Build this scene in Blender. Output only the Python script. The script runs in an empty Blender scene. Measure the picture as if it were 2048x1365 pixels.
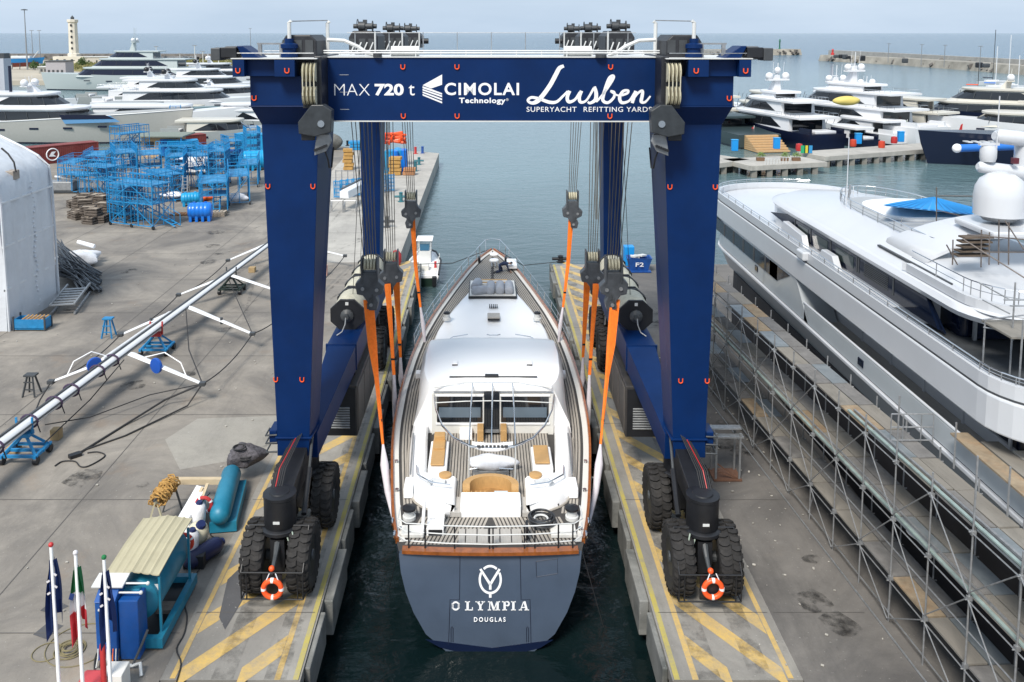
import bpy, math, random
from mathutils import Vector, Matrix
R = math.radians
random.seed(7)
sc = bpy.context.scene
# ------------------------------------------------------------------ camera
F, PX, PY, H = 1750.0, 970.0, 247.0, 19.0
TH = math.atan((PY - 66) / F); CT, ST = math.cos(TH), math.sin(TH)
cam = bpy.data.cameras.new('camera'); co = bpy.data.objects.new('camera', cam)
sc.collection.objects.link(co); sc.camera = co
co.location = (0, 0, H); co.rotation_euler = (math.pi / 2 - TH, 0, 0)
cam.sensor_width = 36; cam.lens = F / 2048 * 36
cam.shift_x = (1024 - PX) / 2048; cam.shift_y = -(682.5 - PY) / 2048
cam.clip_end = 60000; cam.clip_start = 0.5
# ------------------------------------------------------------------ sky and sun
w = bpy.data.worlds.new('World'); sc.world = w; w.use_nodes = True
nt = w.node_tree; N = nt.nodes; N.clear()
def wn(t): return N.new(t)
out = wn('ShaderNodeOutputWorld'); bg = wn('ShaderNodeBackground'); bg.inputs[1].default_value = 0.10
sky = wn('ShaderNodeTexSky'); sky.sky_type = 'NISHITA'; sky.sun_disc = False
sky.sun_elevation = R(50); sky.sun_rotation = R(205); sky.air_density = 1.3; sky.dust_density = 2.5; sky.ozone_density = 1.5
tc = wn('ShaderNodeTexCoord'); mp = wn('ShaderNodeMapping'); mp.inputs['Scale'].default_value = (1, 1, 5)
ns = wn('ShaderNodeTexNoise'); ns.inputs['Scale'].default_value = 2.2; ns.inputs['Detail'].default_value = 6; ns.inputs['Roughness'].default_value = .55
rp = wn('ShaderNodeValToRGB'); rp.color_ramp.elements[0].position = .35; rp.color_ramp.elements[1].position = .7
rp.color_ramp.elements[0].color = (3.15, 3.95, 4.95, 1); rp.color_ramp.elements[1].color = (4.1, 4.85, 5.8, 1)
mx = wn('ShaderNodeMix'); mx.data_type = 'RGBA'; mx.inputs[0].default_value = .9
nt.links.new(tc.outputs['Generated'], mp.inputs[0]); nt.links.new(mp.outputs[0], ns.inputs[0])
nt.links.new(ns.outputs[0], rp.inputs[0]); nt.links.new(sky.outputs[0], mx.inputs[6]); nt.links.new(rp.outputs[0], mx.inputs[7])
nt.links.new(mx.outputs[2], bg.inputs[0]); nt.links.new(bg.outputs[0], out.inputs[0])
sl = bpy.data.lights.new('sun', 'SUN'); sl.energy = 2.5; sl.angle = R(17); sl.color = (1, .94, .85)
so = bpy.data.objects.new('sun', sl); sc.collection.objects.link(so)
# sun stands behind and to the left of the camera, as the sky's sun does
az, el = R(205), R(50)
d = Vector((math.sin(az) * math.cos(el), math.cos(az) * math.cos(el), math.sin(el)))
so.rotation_euler = (-d).to_track_quat('-Z', 'Y').to_euler(); so.location = d * 50
sc.view_settings.view_transform = 'Standard'; sc.view_settings.look = 'None'
sc.view_settings.exposure = 0.84; sc.view_settings.gamma = 1.0; sc.view_settings.use_curve_mapping = False
# ------------------------------------------------------------------ site survey: sight lines to points on the ground or on a known upright plane
def ray(u, v):
    a = (u - PX) / F; b = (PY - v) / F
    return Vector((a, CT + b * ST, -ST + b * CT))
def G(u, v, z=0.0):
    r = ray(u, v); k = (z - H) / r.z; return Vector((r.x * k, r.y * k, z))
def AY(u, v, Y):
    r = ray(u, v); k = Y / r.y; return Vector((r.x * k, Y, H + r.z * k))
def AX(u, v, X):
    r = ray(u, v); k = X / r.x; return Vector((X, r.y * k, H + r.z * k))
# ------------------------------------------------------------------ materials
MAT = {}
def mat(name, col, rough=.5, metal=0, var=0, vs=3, bump=0, bs=20, spec=None, col2=None, coat=0, stretch=None, thr=None, emit=None, dirt=0, ds=.6, dcol=(.12, .1, .08)):
    if name in MAT: return MAT[name]
    m = bpy.data.materials.new(name); m.use_nodes = True; t = m.node_tree; n = t.nodes; L = t.links
    b = n['Principled BSDF']; b.inputs['Base Color'].default_value = (*col, 1)
    b.inputs['Roughness'].default_value = rough; b.inputs['Metallic'].default_value = metal
    if spec is not None: b.inputs['Specular IOR Level'].default_value = spec
    if coat: b.inputs['Coat Weight'].default_value = coat; b.inputs['Coat Roughness'].default_value = .08
    g = n.new('ShaderNodeNewGeometry'); src = g.outputs['Position']
    if stretch:
        q = n.new('ShaderNodeMapping'); q.inputs['Scale'].default_value = stretch; L.new(src, q.inputs[0]); src = q.outputs[0]
    last = None
    if var or col2:
        x = n.new('ShaderNodeTexNoise'); x.inputs['Scale'].default_value = vs; x.inputs['Detail'].default_value = 8; x.inputs['Roughness'].default_value = .62
        L.new(src, x.inputs[0]); r = n.new('ShaderNodeValToRGB'); e = r.color_ramp.elements
        lo, hi = thr or (.3, .7); e[0].position = lo; e[1].position = hi
        c2 = col2 or tuple(min(1, c * (1 + var)) for c in col); c1 = col if col2 else tuple(c * (1 - var) for c in col)
        e[0].color = (*c1, 1); e[1].color = (*c2, 1); L.new(x.outputs[0], r.inputs[0]); last = r.outputs[0]
    if dirt:
        x = n.new('ShaderNodeTexNoise'); x.inputs['Scale'].default_value = ds; x.inputs['Detail'].default_value = 10; x.inputs['Roughness'].default_value = .72
        L.new(src, x.inputs[0]); r = n.new('ShaderNodeValToRGB'); e = r.color_ramp.elements; e[0].position = .48; e[1].position = .75
        e[0].color = (0, 0, 0, 1); e[1].color = (dirt, dirt, dirt, 1); L.new(x.outputs[0], r.inputs[0])
        k = n.new('ShaderNodeMix'); k.data_type = 'RGBA'; L.new(r.outputs[0], k.inputs[0]); k.inputs[7].default_value = (*dcol, 1)
        if last: L.new(last, k.inputs[6])
        else: k.inputs[6].default_value = (*col, 1)
        last = k.outputs[2]
    if last: L.new(last, b.inputs['Base Color'])
    if bump:
        x = n.new('ShaderNodeTexNoise'); x.inputs['Scale'].default_value = bs; x.inputs['Detail'].default_value = 6
        L.new(src, x.inputs[0]); q = n.new('ShaderNodeBump'); q.inputs['Strength'].default_value = bump; q.inputs['Distance'].default_value = .03
        L.new(x.outputs[0], q.inputs['Height']); L.new(q.outputs[0], b.inputs['Normal'])
    MAT[name] = m; return m
navy = mat('navy_paint', (.0006, .018, .088), .42, var=.18, vs=.5, spec=.22, dirt=.10, ds=1.1, dcol=(.015, .035, .10))
blk = mat('black_steel', (.012, .013, .016), .45, var=.3, vs=2)
dgrey = mat('dark_grey_steel', (.05, .055, .06), .5, var=.25, vs=2)
grey = mat('grey_steel', (.28, .29, .30), .45, .4, var=.2, vs=4)
galv = mat('galvanised_tube', (.36, .37, .38), .42, .6, var=.25, vs=6)
cream = mat('cream_sheave', (.55, .52, .40), .5, var=.15, vs=5)
white = mat('white_gelcoat', (.78, .79, .80), .28, var=.03, vs=.7)
whitec = mat('white_cloth', (.72, .73, .76), .8, var=.1, vs=4, bump=.6, bs=7)
offw = mat('off_white_paint', (.62, .63, .62), .45, var=.08, vs=1.5)
orange = mat('orange_webbing', (.92, .19, .012), .75, var=.14, vs=7)
oring = mat('orange_plastic', (.85, .10, .02), .4)
rubber = mat('tyre_rubber', (.017, .016, .016), .8, var=.4, vs=3, dirt=.35, ds=2.5, dcol=(.07, .062, .055))
rope = mat('wire_rope', (.16, .15, .13), .55, .5)
rope2 = mat('dark_rope', (.03, .03, .032), .8)
glass = mat('dark_glass', (.01, .013, .018), .06, spec=.7)
chrome = mat('polished_steel', (.7, .71, .72), .18, 1)
red = mat('red_paint', (.45, .03, .03), .5, var=.1)
blue = mat('yard_blue_paint', (.012, .20, .44), .5, var=.22, vs=4, dirt=.25, ds=2, dcol=(.10, .10, .09))
# ------------------------------------------------------------------ mesh builder
ORG = {}
class MB:
    def __init__(s): s.v = []; s.f = []
    def add(s, vs, fs):
        k = len(s.v); s.v += [tuple(p) for p in vs]; s.f += [tuple(i + k for i in q) for q in fs]; return s
    def box(s, x0, x1, y0, y1, z0, z1):
        vs = [(x, y, z) for z in (z0, z1) for y in (y0, y1) for x in (x0, x1)]
        return s.add(vs, [(0, 2, 3, 1), (4, 5, 7, 6), (0, 1, 5, 4), (2, 6, 7, 3), (0, 4, 6, 2), (1, 3, 7, 5)])
    def cbox(s, c, sx, sy, sz, rz=0, rx=0, ry=0):
        M = Matrix.Translation(c) @ Matrix.Rotation(rz, 4, 'Z') @ Matrix.Rotation(ry, 4, 'Y') @ Matrix.Rotation(rx, 4, 'X')
        vs = [M @ Vector((x * sx / 2, y * sy / 2, z * sz / 2)) for z in (-1, 1) for y in (-1, 1) for x in (-1, 1)]
        return s.add(vs, [(0, 2, 3, 1), (4, 5, 7, 6), (0, 1, 5, 4), (2, 6, 7, 3), (0, 4, 6, 2), (1, 3, 7, 5)])
    def hexa(s, p): # eight corners: four below, four above, same order
        return s.add(p, [(3, 2, 1, 0), (4, 5, 6, 7), (0, 1, 5, 4), (1, 2, 6, 5), (2, 3, 7, 6), (3, 0, 4, 7)])
    def bar(s, p, q, wd, ht=None, up=(0, 0, 1)):
        ht = ht or wd; p = Vector(p); q = Vector(q); d = (q - p).normalized(); u = Vector(up)
        if abs(d.dot(u)) > .97: u = Vector((0, 1, 0))
        a = d.cross(u).normalized() * wd / 2; b = a.cross(d).normalized() * ht / 2
        return s.hexa([p - a - b, p + a - b, p + a + b, p - a + b, q - a - b, q + a - b, q + a + b, q - a + b])
    def tube(s, pts, r, n=8, cap=True):
        pts = [Vector(p) for p in pts]; m = len(pts); rr = r if isinstance(r, (list, tuple)) else [r] * m
        rings = []
        for i, p in enumerate(pts):
            d = (pts[min(i + 1, m - 1)] - pts[max(i - 1, 0)])
            d = d.normalized() if d.length > 1e-9 else Vector((0, 0, 1))
            u = Vector((0, 0, 1)) if abs(d.z) < .9 else Vector((0, 1, 0))
            a = d.cross(u).normalized(); b = a.cross(d).normalized()
            rings.append([p + (a * math.cos(2 * math.pi * k / n) + b * math.sin(2 * math.pi * k / n)) * rr[i] for k in range(n)])
        return s.loft(rings, cap)
    def loft(s, rings, cap=True, closed=True):
        n = len(rings[0]); vs = [p for r in rings for p in r]; fs = []
        for i in range(len(rings) - 1):
            for k in range(n if closed else n - 1):
                a = i * n + k; b = i * n + (k + 1) % n; fs.append((a, b, b + n, a + n))
        if cap:
            fs.append(tuple(range(n))[::-1]); fs.append(tuple((len(rings) - 1) * n + k for k in range(n)))
        return s.add(vs, fs)
    def prism(s, poly, ax, a, b): # poly in the two other axes (kept in x,y,z order)
        def P(p, t):
            return {'x': (t, p[0], p[1]), 'y': (p[0], t, p[1]), 'z': (p[0], p[1], t)}[ax]
        return s.loft([[P(p, a) for p in poly], [P(p, b) for p in poly]])
    def lathe(s, prof, c, axis='z', n=20): # prof: (radius, height)
        rings = []
        for r, h in prof:
            ring = []
            for k in range(n):
                ca, sa = math.cos(2 * math.pi * k / n) * r, math.sin(2 * math.pi * k / n) * r
                o = {'z': (ca, sa, h), 'y': (ca, h, sa), 'x': (h, ca, sa)}[axis]
                ring.append((c[0] + o[0], c[1] + o[1], c[2] + o[2]))
            rings.append(ring)
        return s.loft(rings)
    def dome(s, c, r, sz=1, n=16, m=6, low=-.3):
        prof = []
        for i in range(m * 2 + 1):
            a = low * math.pi / 2 + (math.pi / 2 * .99 - low * math.pi / 2) * i / (m * 2)
            prof.append((r * math.cos(a), r * sz * math.sin(a)))
        return s.lathe(prof, c, 'z', n)
    def torus(s, c, Rr, r, axis='y', n=28, m=10, a0=0, a1=2 * math.pi, arc=False):
        rings = []; N_ = n + (1 if arc else 0)
        for i in range(N_):
            a = a0 + (a1 - a0) * i / n; ring = []
            for k in range(m):
                b = 2 * math.pi * k / m; q = Rr + r * math.cos(b); h = r * math.sin(b)
                x, y = q * math.cos(a), q * math.sin(a)
                o = {'z': (x, y, h), 'y': (x, h, y), 'x': (h, x, y)}[axis]
                ring.append((c[0] + o[0], c[1] + o[1], c[2] + o[2]))
            rings.append(ring)
        if not arc: rings.append(rings[0])
        return s.loft(rings, arc)
    def rod(s, p, q, r, n=8): return s.tube([p, q], r, n)
    def build(s, name, m, parent=None, smooth=False, bevel=0, org=None, mats=None, rec=True):
        off = Vector(org) if org is not None else (ORG.get(parent.name, Vector((0, 0, 0))) if parent else Vector((0, 0, 0)))
        me = bpy.data.meshes.new(name); me.from_pydata([Vector(p) - off for p in s.v], [], s.f); me.validate()
        if rec:
            import bmesh
            bm = bmesh.new(); bm.from_mesh(me); bmesh.ops.recalc_face_normals(bm, faces=bm.faces); bm.to_mesh(me); bm.free()
        me.materials.append(m)
        o = bpy.data.objects.new(name, me); sc.collection.objects.link(o)
        if parent: o.parent = parent; ORG[o.name] = off
        elif org is not None: o.location = org; ORG[o.name] = off
        if smooth:
            me.shade_smooth()
            md = o.modifiers.new('es', 'EDGE_SPLIT'); md.split_angle = R(smooth if smooth > 1 else 40)
        if bevel:
            b = o.modifiers.new('bv', 'BEVEL'); b.width = bevel; b.segments = 2; b.limit_method = 'ANGLE'; b.angle_limit = R(50)
        return o
def tag(o, label=None, cat=None, group=None, kind=None):
    if label: o['label'] = label
    if cat: o['category'] = cat
    if group: o['group'] = group
    if kind: o['kind'] = kind
    return o
def thing(name, label, cat, loc=(0, 0, 0), group=None, rotz=0, world=True):
    o = bpy.data.objects.new(name, None); o.empty_display_size = .3; sc.collection.objects.link(o); o.location = loc; o.rotation_euler = (0, 0, rotz)
    if world and not rotz: ORG[o.name] = Vector(loc)
    return tag(o, label, cat, group)
KIDS = {}
def copy_tree(o, parent=None):
    c = o.copy(); sc.collection.objects.link(c)
    if parent: c.parent = parent
    ORG[c.name] = ORG.get(o.name, Vector((0, 0, 0)))
    for ch in list(o.children): copy_tree(ch, c)
    return c
def dup(root, loc, rotz=0, label=None, group=None, scale=None):
    r = copy_tree(root); r.location = loc; r.rotation_euler = (0, 0, rotz)
    if scale: r.scale = scale
    if label: r['label'] = label
    if group: r['group'] = group
    return r
def struct(o): o['kind'] = 'structure'; return o
def ribbon(mb, pts, wd, th=.03, side=(1, 0, 0)):
    pts = [Vector(p) for p in pts]; sd = Vector(side); rings = []
    wd = wd if isinstance(wd, (list, tuple)) else [wd] * len(pts)
    for i, p in enumerate(pts):
        d = (pts[min(i + 1, len(pts) - 1)] - pts[max(i - 1, 0)]).normalized(); a = (sd - d * sd.dot(d)).normalized(); b = d.cross(a).normalized()
        a = a * wd[i] / 2; b = b * th / 2
        rings.append([p - a - b, p + a - b, p + a + b, p - a + b])
    mb.loft(rings)
def text_mesh(name, s, p0, p1, m, parent, offset=0.0, shear=0, spacing=1, thick=.004, size=1, word=1):
    """flat lettering that fills the box from p0 (lower left) to p1 (upper right) on an upright plane facing -Y"""
    c = bpy.data.curves.new(name, 'FONT'); c.body = s; c.offset = offset; c.shear = shear; c.space_character = spacing; c.space_word = word; c.extrude = .001; c.resolution_u = 4
    t = bpy.data.objects.new('tmp', c); sc.collection.objects.link(t)
    me = bpy.data.meshes.new_from_object(t.evaluated_get(bpy.context.evaluated_depsgraph_get())); bpy.data.objects.remove(t); me.name = name
    xs = [v.co.x for v in me.vertices]; ys = [v.co.y for v in me.vertices]
    x0, x1, y0, y1 = min(xs), max(xs), min(ys), max(ys); off = ORG.get(parent.name, Vector((0, 0, 0)))
    p0 = Vector(p0); p1 = Vector(p1)
    for v in me.vertices:
        a = (v.co.x - x0) / (x1 - x0); b = (v.co.y - y0) / (y1 - y0)
        v.co = Vector((p0.x + (p1.x - p0.x) * a, p0.y + (p1.y - p0.y) * b - thick * (1 if v.co.z > 0 else 0), p0.z + (p1.z - p0.z) * b)) - off
    me.materials.clear(); me.materials.append(m)
    o = bpy.data.objects.new(name, me); sc.collection.objects.link(o); o.parent = parent; return o
# ================================================================== water, quays and painted markings
ZW = -1.8
def water_mat():
    m = bpy.data.materials.new('harbour_water'); m.use_nodes = True; t = m.node_tree; n = t.nodes; L = t.links; b = n['Principled BSDF']
    b.inputs['Roughness'].default_value = .12; b.inputs['IOR'].default_value = 1.33
    g = n.new('ShaderNodeNewGeometry')
    # silt makes the open harbour milky, the slip's shade is painted into the base colour as near-black, the sea beyond the moles is bluer
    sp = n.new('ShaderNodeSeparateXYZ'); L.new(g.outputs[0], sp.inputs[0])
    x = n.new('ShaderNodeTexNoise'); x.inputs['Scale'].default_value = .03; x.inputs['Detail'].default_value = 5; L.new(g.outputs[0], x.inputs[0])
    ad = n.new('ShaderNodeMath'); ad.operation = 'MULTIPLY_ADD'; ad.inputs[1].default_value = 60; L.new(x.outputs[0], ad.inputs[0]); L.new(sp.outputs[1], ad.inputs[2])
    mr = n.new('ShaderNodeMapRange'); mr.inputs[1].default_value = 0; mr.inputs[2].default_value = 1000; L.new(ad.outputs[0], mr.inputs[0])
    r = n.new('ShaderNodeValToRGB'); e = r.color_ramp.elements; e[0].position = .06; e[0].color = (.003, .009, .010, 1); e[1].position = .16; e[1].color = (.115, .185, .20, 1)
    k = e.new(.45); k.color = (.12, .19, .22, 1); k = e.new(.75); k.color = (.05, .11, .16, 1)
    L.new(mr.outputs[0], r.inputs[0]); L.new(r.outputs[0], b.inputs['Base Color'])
    q = n.new('ShaderNodeMapping'); q.inputs['Scale'].default_value = (.55, 1.0, 1); L.new(g.outputs[0], q.inputs[0])
    hs = None
    rs = n.new('ShaderNodeMapRange'); rs.inputs[1].default_value = 200; rs.inputs[2].default_value = 700; rs.inputs[3].default_value = .3; rs.inputs[4].default_value = 3.0; L.new(sp.outputs[1], rs.inputs[0])
    for sc_, st, di in ((1.6, .5, .12), (.45, .5, .3), (5.5, .25, .03)):
        x = n.new('ShaderNodeTexNoise'); x.inputs['Scale'].default_value = sc_; x.inputs['Detail'].default_value = 5; x.inputs['Distortion'].default_value = .6
        L.new(q.outputs[0], x.inputs[0]); bp = n.new('ShaderNodeBump'); bp.inputs['Strength'].default_value = st; bp.inputs['Distance'].default_value = di
        L.new(x.outputs[0], bp.inputs['Height'])
        if sc_ == .45: L.new(rs.outputs[0], bp.inputs['Distance'])
        if hs: L.new(hs, bp.inputs['Normal'])
        hs = bp.outputs[0]
    L.new(hs, b.inputs['Normal']); return m
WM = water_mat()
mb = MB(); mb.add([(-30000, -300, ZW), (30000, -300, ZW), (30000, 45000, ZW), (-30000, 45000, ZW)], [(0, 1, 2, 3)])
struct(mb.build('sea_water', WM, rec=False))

def concrete(name, base, dark, yellow=None, scale=1.0, rust=0):
    m = bpy.data.materials.new(name); m.use_nodes = True; t = m.node_tree; n = t.nodes; L = t.links; b = n['Principled BSDF']
    b.inputs['Roughness'].default_value = .82
    g = n.new('ShaderNodeNewGeometry'); src = g.outputs[0]
    def noise(s, d=8, ro=.6, st=None, di=0):
        s0 = src
        if st: q = n.new('ShaderNodeMapping'); q.inputs['Scale'].default_value = st; q.inputs['Rotation'].default_value = (0, 0, .5); L.new(src, q.inputs[0]); s0 = q.outputs[0]
        x = n.new('ShaderNodeTexNoise'); x.inputs['Scale'].default_value = s * scale; x.inputs['Detail'].default_value = d; x.inputs['Roughness'].default_value = ro
        x.inputs['Distortion'].default_value = di; L.new(s0, x.inputs[0]); return x.outputs[0]
    def ramp(i, a, bb, ca, cb):
        r = n.new('ShaderNodeValToRGB'); e = r.color_ramp.elements; e[0].position = a; e[1].position = bb; e[0].color = (*ca, 1); e[1].color = (*cb, 1); L.new(i, r.inputs[0]); return r.outputs[0]
    def mix(f, a, c, bt='MIX'):
        k = n.new('ShaderNodeMix'); k.data_type = 'RGBA'; k.blend_type = bt
        if isinstance(f, float): k.inputs[0].default_value = f
        else: L.new(f, k.inputs[0])
        for s_, v_ in ((6, a), (7, c)):
            if isinstance(v_, tuple): k.inputs[s_].default_value = (*v_, 1)
            else: L.new(v_, k.inputs[s_])
        return k.outputs[2]
    c = ramp(noise(.16, 10, .68, di=.8), .36, .62, dark, base)
    c = mix(ramp(noise(.9, 9, .7), .45, .72, (0, 0, 0), (.55, .55, .55)), c, tuple(x * .62 for x in base))
    c = mix(ramp(noise(.5, 9, .75, (1, .18, 1)), .52, .75, (0, 0, 0), (.5, .5, .5)), c, tuple(x * .55 for x in dark))
    c = mix(ramp(noise(14, 3, .5), .62, .75, (0, 0, 0), (.35, .35, .35)), c, (.05, .05, .05))
    c = mix(ramp(noise(9, 2, .5), .68, .76, (0, 0, 0), (.5, .5, .5)), c, (.42, .41, .38))
    if rust: c = mix(ramp(noise(.35, 6, .6), .6, .8, (0, 0, 0), (rust,) * 3), c, (.28, .17, .09))
    if yellow:
        wv = ramp(noise(1.1, 12, .85), .42, .70, (.9, .9, .9), (.08, .08, .08)); c = mix(wv, c, yellow)
    L.new(c, b.inputs['Base Color'])
    bp = n.new('ShaderNodeBump'); bp.inputs['Strength'].default_value = .35; bp.inputs['Distance'].default_value = .03; L.new(noise(5, 10, .7), bp.inputs['Height']); L.new(bp.outputs[0], b.inputs['Normal'])
    return m
CB, CD = (.29, .262, .225), (.135, .124, .113)
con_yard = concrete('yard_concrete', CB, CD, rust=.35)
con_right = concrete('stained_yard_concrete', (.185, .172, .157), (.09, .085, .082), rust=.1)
con_apron = concrete('apron_concrete', (.31, .295, .265), (.19, .18, .165))
con_pier = concrete('pale_pier_concrete', (.44, .42, .38), (.33, .315, .29))
con_wall = concrete('quay_wall_concrete', (.26, .26, .245), (.09, .095, .09), scale=2)
yel = concrete('worn_yellow_paint', (.31, .295, .265), (.19, .18, .165), (.60, .40, .11))
yedge = concrete('yellow_edge_paint', (.31, .295, .265), (.19, .18, .165), (.46, .38, .07))
jn = mat('joint_bitumen', (.10, .095, .09), .9)
XL, XR = -5.52, 5.60
def slab(name, poly, m, z1=0.0, z0=-6.0):
    mb = MB(); mb.prism(poly, 'z', z0, z1); return struct(mb.build(name, m))
slab('left_yard_ground', [(-9.6, 23.9), (-9.6, 98), (-260, 98), (-260, -60), (-9.6, -60)], con_yard)
slab('left_yard_ground', [(-9.6, 98.003), (-9.6, 139), (-26, 146.7), (-52, 146.0), (-52, 134), (-260, 134), (-260, 98.003)], con_yard, z1=0.0)
slab('left_apron', [(XL, 24.0), (XL, 71.3), (-9.597, 71.3), (-9.597, 24.0)], con_apron, z1=-.002)
slab('right_apron', [(XR, 24.0), (XR, 70.6), (9.397, 70.6), (9.397, 24.0)], con_apron, z1=-.002)
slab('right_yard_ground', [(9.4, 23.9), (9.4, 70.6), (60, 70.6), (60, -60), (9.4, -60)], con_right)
slab('slip_head_ground', [(-9.597, 23.85), (9.397, 23.85), (9.397, -60), (-9.597, -60)], con_right)
slab('far_pier', [(-7.3, 71.303), (-7.3, 137.5), (-9.597, 139.0), (-9.597, 71.303)], con_pier)
mb = MB(); mb.add([(-17.5, 71.2, .004), (-9.6, 71.2, .004), (-9.6, 139, .004), (-22, 144.8, .004), (-20.5, 100, .004)], [(0, 1, 2, 3, 4)]); struct(mb.build('pier_surface', con_pier, rec=False))
# fender blocks of the slip walls, dark face under the deck edge, coping line
blocks = MB()
for sx, X in ((-1, XL), (1, XR)):
    par = struct(MB().box(min(X, X - sx * .06), max(X, X - sx * .06), 24, 70.5, -.42, -.03).build('slip_coping', con_apron))
    k = 0; y = 24.6
    while y < 70:
        L_ = 2.6 + .5 * math.sin(k * 2.1); a, b = sorted((X - sx * .06, X - sx * (.24 + .14 * (k % 2))))
        MB().box(a, b, y, y + L_, -1.25 - .1 * (k % 3), -.1).build('fender_block', con_wall, par, bevel=.04)
        y += L_ + .55; k += 1
    a, b = sorted((X - sx * .005, X + sx * .16))
    e = MB(); e.add([(a, 24, .003), (b, 24, .003), (b, 70.5, .003), (a, 70.5, .003)], [(0, 1, 2, 3)]); struct(e.build('yellow_edge_line', yedge, rec=False))
# hatch markings of both aprons
hm = MB()
def stripe(x0, y0, x1, y1, wd, z=.004):
    a = Vector((x0, y0)); b = Vector((x1, y1)); n_ = (b - a).normalized(); n_ = Vector((-n_.y, n_.x)) * wd / 2
    hm.add([(*(a - n_), z), (*(b - n_), z), (*(b + n_), z), (*(a + n_), z)], [(0, 1, 2, 3)])
for X in (XL - .62, XR + .62): stripe(X, 24, X, 70, .18)
for sx, xi, xo in ((-1, XL - .72, -9.15), (1, XR + .72, 8.95)):
    for k in range(-2, 19):
        yf = 27.9 + 2.42 * k
        a, b = [xi, yf], [xo, yf - 3.9]
        if b[1] < 24.05:
            t_ = (a[1] - 24.05) / (a[1] - b[1])
            if t_ <= 0: continue
            b = [xi + (xo - xi) * t_, 24.05]
        n_ = .38
        hm.add([(a[0], a[1] - n_ * 1.2, .0045), (a[0], a[1] + n_ * 1.2, .0045), (b[0], b[1] + n_ * 1.2, .0045), (b[0], b[1] - n_ * 1.2, .0045)], [(0, 1, 2, 3)])
for X in (-9.25, 9.05): stripe(X, 24.05, X, 60, .16, .0085)
struct(hm.build('yellow_hatching', yel, rec=False))
# fresher concrete patch and dark patch
pt = concrete('repair_concrete', (.33, .31, .27), (.26, .245, .22)); pd = concrete('dark_asphalt_patch', (.10, .10, .105), (.07, .07, .075))
a = [G(440, 862), G(540, 842), G(545, 905), G(430, 940)]
MB().add([(p.x, p.y, .006) for p in (G(395, 838), G(560, 832), G(560, 905), G(360, 940), G(330, 880))], [(0, 1, 2, 3, 4)]).build('repair_patch', pt, rec=False)['kind'] = 'structure'
MB().add([(p.x, p.y, .010) for p in (G(487, 1130), G(492, 1190), G(450, 1260), G(438, 1235), G(455, 1160))], [(0, 1, 2, 3, 4)]).build('dark_patch', pd, rec=False)['kind'] = 'structure'
for q in ([(80, 1222), (108, 1200), (138, 1213), (106, 1229)], [(66, 1270), (98, 1244), (127, 1252), (92, 1279)]):
    MB().add([(p.x, p.y, .008) for p in (G(*c) for c in q)], [(0, 1, 2, 3)]).build('dark_patch', pd, rec=False)['kind'] = 'structure'

# slab joints, tyre marks and oil stains: thin worn films on the slabs
jt = MB(); rd = random.Random(2)
def film(mb_, pts, z): mb_.add([(x, y, z) for x, y in pts], [tuple(range(len(pts)))])
for x in (-16.5, -23.5, -30.5, -38.0, -46.0): film(jt, [(x, 24), (x + .035, 24), (x + .035, 138 if x > -17 else 130), (x, 138 if x > -17 else 130)], .0125)
for y in range(26, 130, 8): film(jt, [(-60, y), (-9.7, y), (-9.7, y + .035), (-60, y + .035)], .0120)
struct(jt.build('slab_joint', jn, rec=False))
jt = MB()
for y in range(27, 70, 7):
    for a, b in ((9.5, 12.5), (-9.5, -5.6), (5.7, 9.3)): film(jt, [(a, y), (b, y), (b, y + .025), (a, y + .025)], .0140)
struct(jt.build('slab_joint', jn, rec=False))
def stain_mat(name, c, dens):
    m = bpy.data.materials.new(name); m.use_nodes = True; t = m.node_tree; n = t.nodes; L = t.links; b = n['Principled BSDF']; b.inputs['Base Color'].default_value = (*c, 1); b.inputs['Roughness'].default_value = .6
    g = n.new('ShaderNodeNewGeometry'); x = n.new('ShaderNodeTexNoise'); x.inputs['Scale'].default_value = 1.6; x.inputs['Detail'].default_value = 10; x.inputs['Roughness'].default_value = .7; L.new(g.outputs[0], x.inputs[0])
    r = n.new('ShaderNodeValToRGB'); r.color_ramp.elements[0].position = .45; r.color_ramp.elements[1].position = .7; r.color_ramp.elements[1].color = (dens,) * 3 + (1,)
    L.new(x.outputs[0], r.inputs[0]); L.new(r.outputs[0], b.inputs['Alpha']); return m
sm1 = stain_mat('tyre_mark', (.05, .048, .045), .45); sm2 = stain_mat('oil_stain', (.02, .018, .016), .85)
q = MB()
for x in (-7.77, -6.2, 6.65, 8.2): film(q, [(x - .33, 24), (x + .33, 24), (x + .33, 69), (x - .33, 69)], .0165)
for k in range(16):
    x, y, a = rd.uniform(-30, -11), rd.uniform(26, 90), rd.uniform(-.5, .9); dx, dy = math.sin(a), math.cos(a); l_ = rd.uniform(6, 16); film(q, [(x, y), (x + .22, y), (x + .22 + dx * l_, y + dy * l_), (x + dx * l_, y + dy * l_)], .017 + k * .0004)
tag(q.build('tyre_tracks', sm1, rec=False), kind='stuff')
q = MB()
for k in range(46):
    if k < 28: x, y = rd.uniform(-34, -10), rd.uniform(25, 90)
    else: x, y = rd.uniform(9, 12.6), rd.uniform(24.5, 60)
    r_ = rd.uniform(.15, .9); film(q, [(x + r_ * math.cos(a) * rd.uniform(.7, 1.2), y + r_ * math.sin(a) * rd.uniform(.6, 1.1)) for a in [i * math.pi / 5 for i in range(10)]], .026 + k * .0004)
tag(q.build('oil_stains', sm2, rec=False), kind='stuff')
q = MB()
for k in range(260):
    if k < 160: x, y = rd.uniform(-32, -9), rd.uniform(24.5, 85)
    else: x, y = rd.uniform(8.5, 12.8), rd.uniform(24.3, 50)
    s_ = rd.uniform(.02, .07); q.cbox((x, y, s_ * .3 + .02), s_ * 1.6, s_, s_ * .5, rd.random() * 3)
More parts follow.
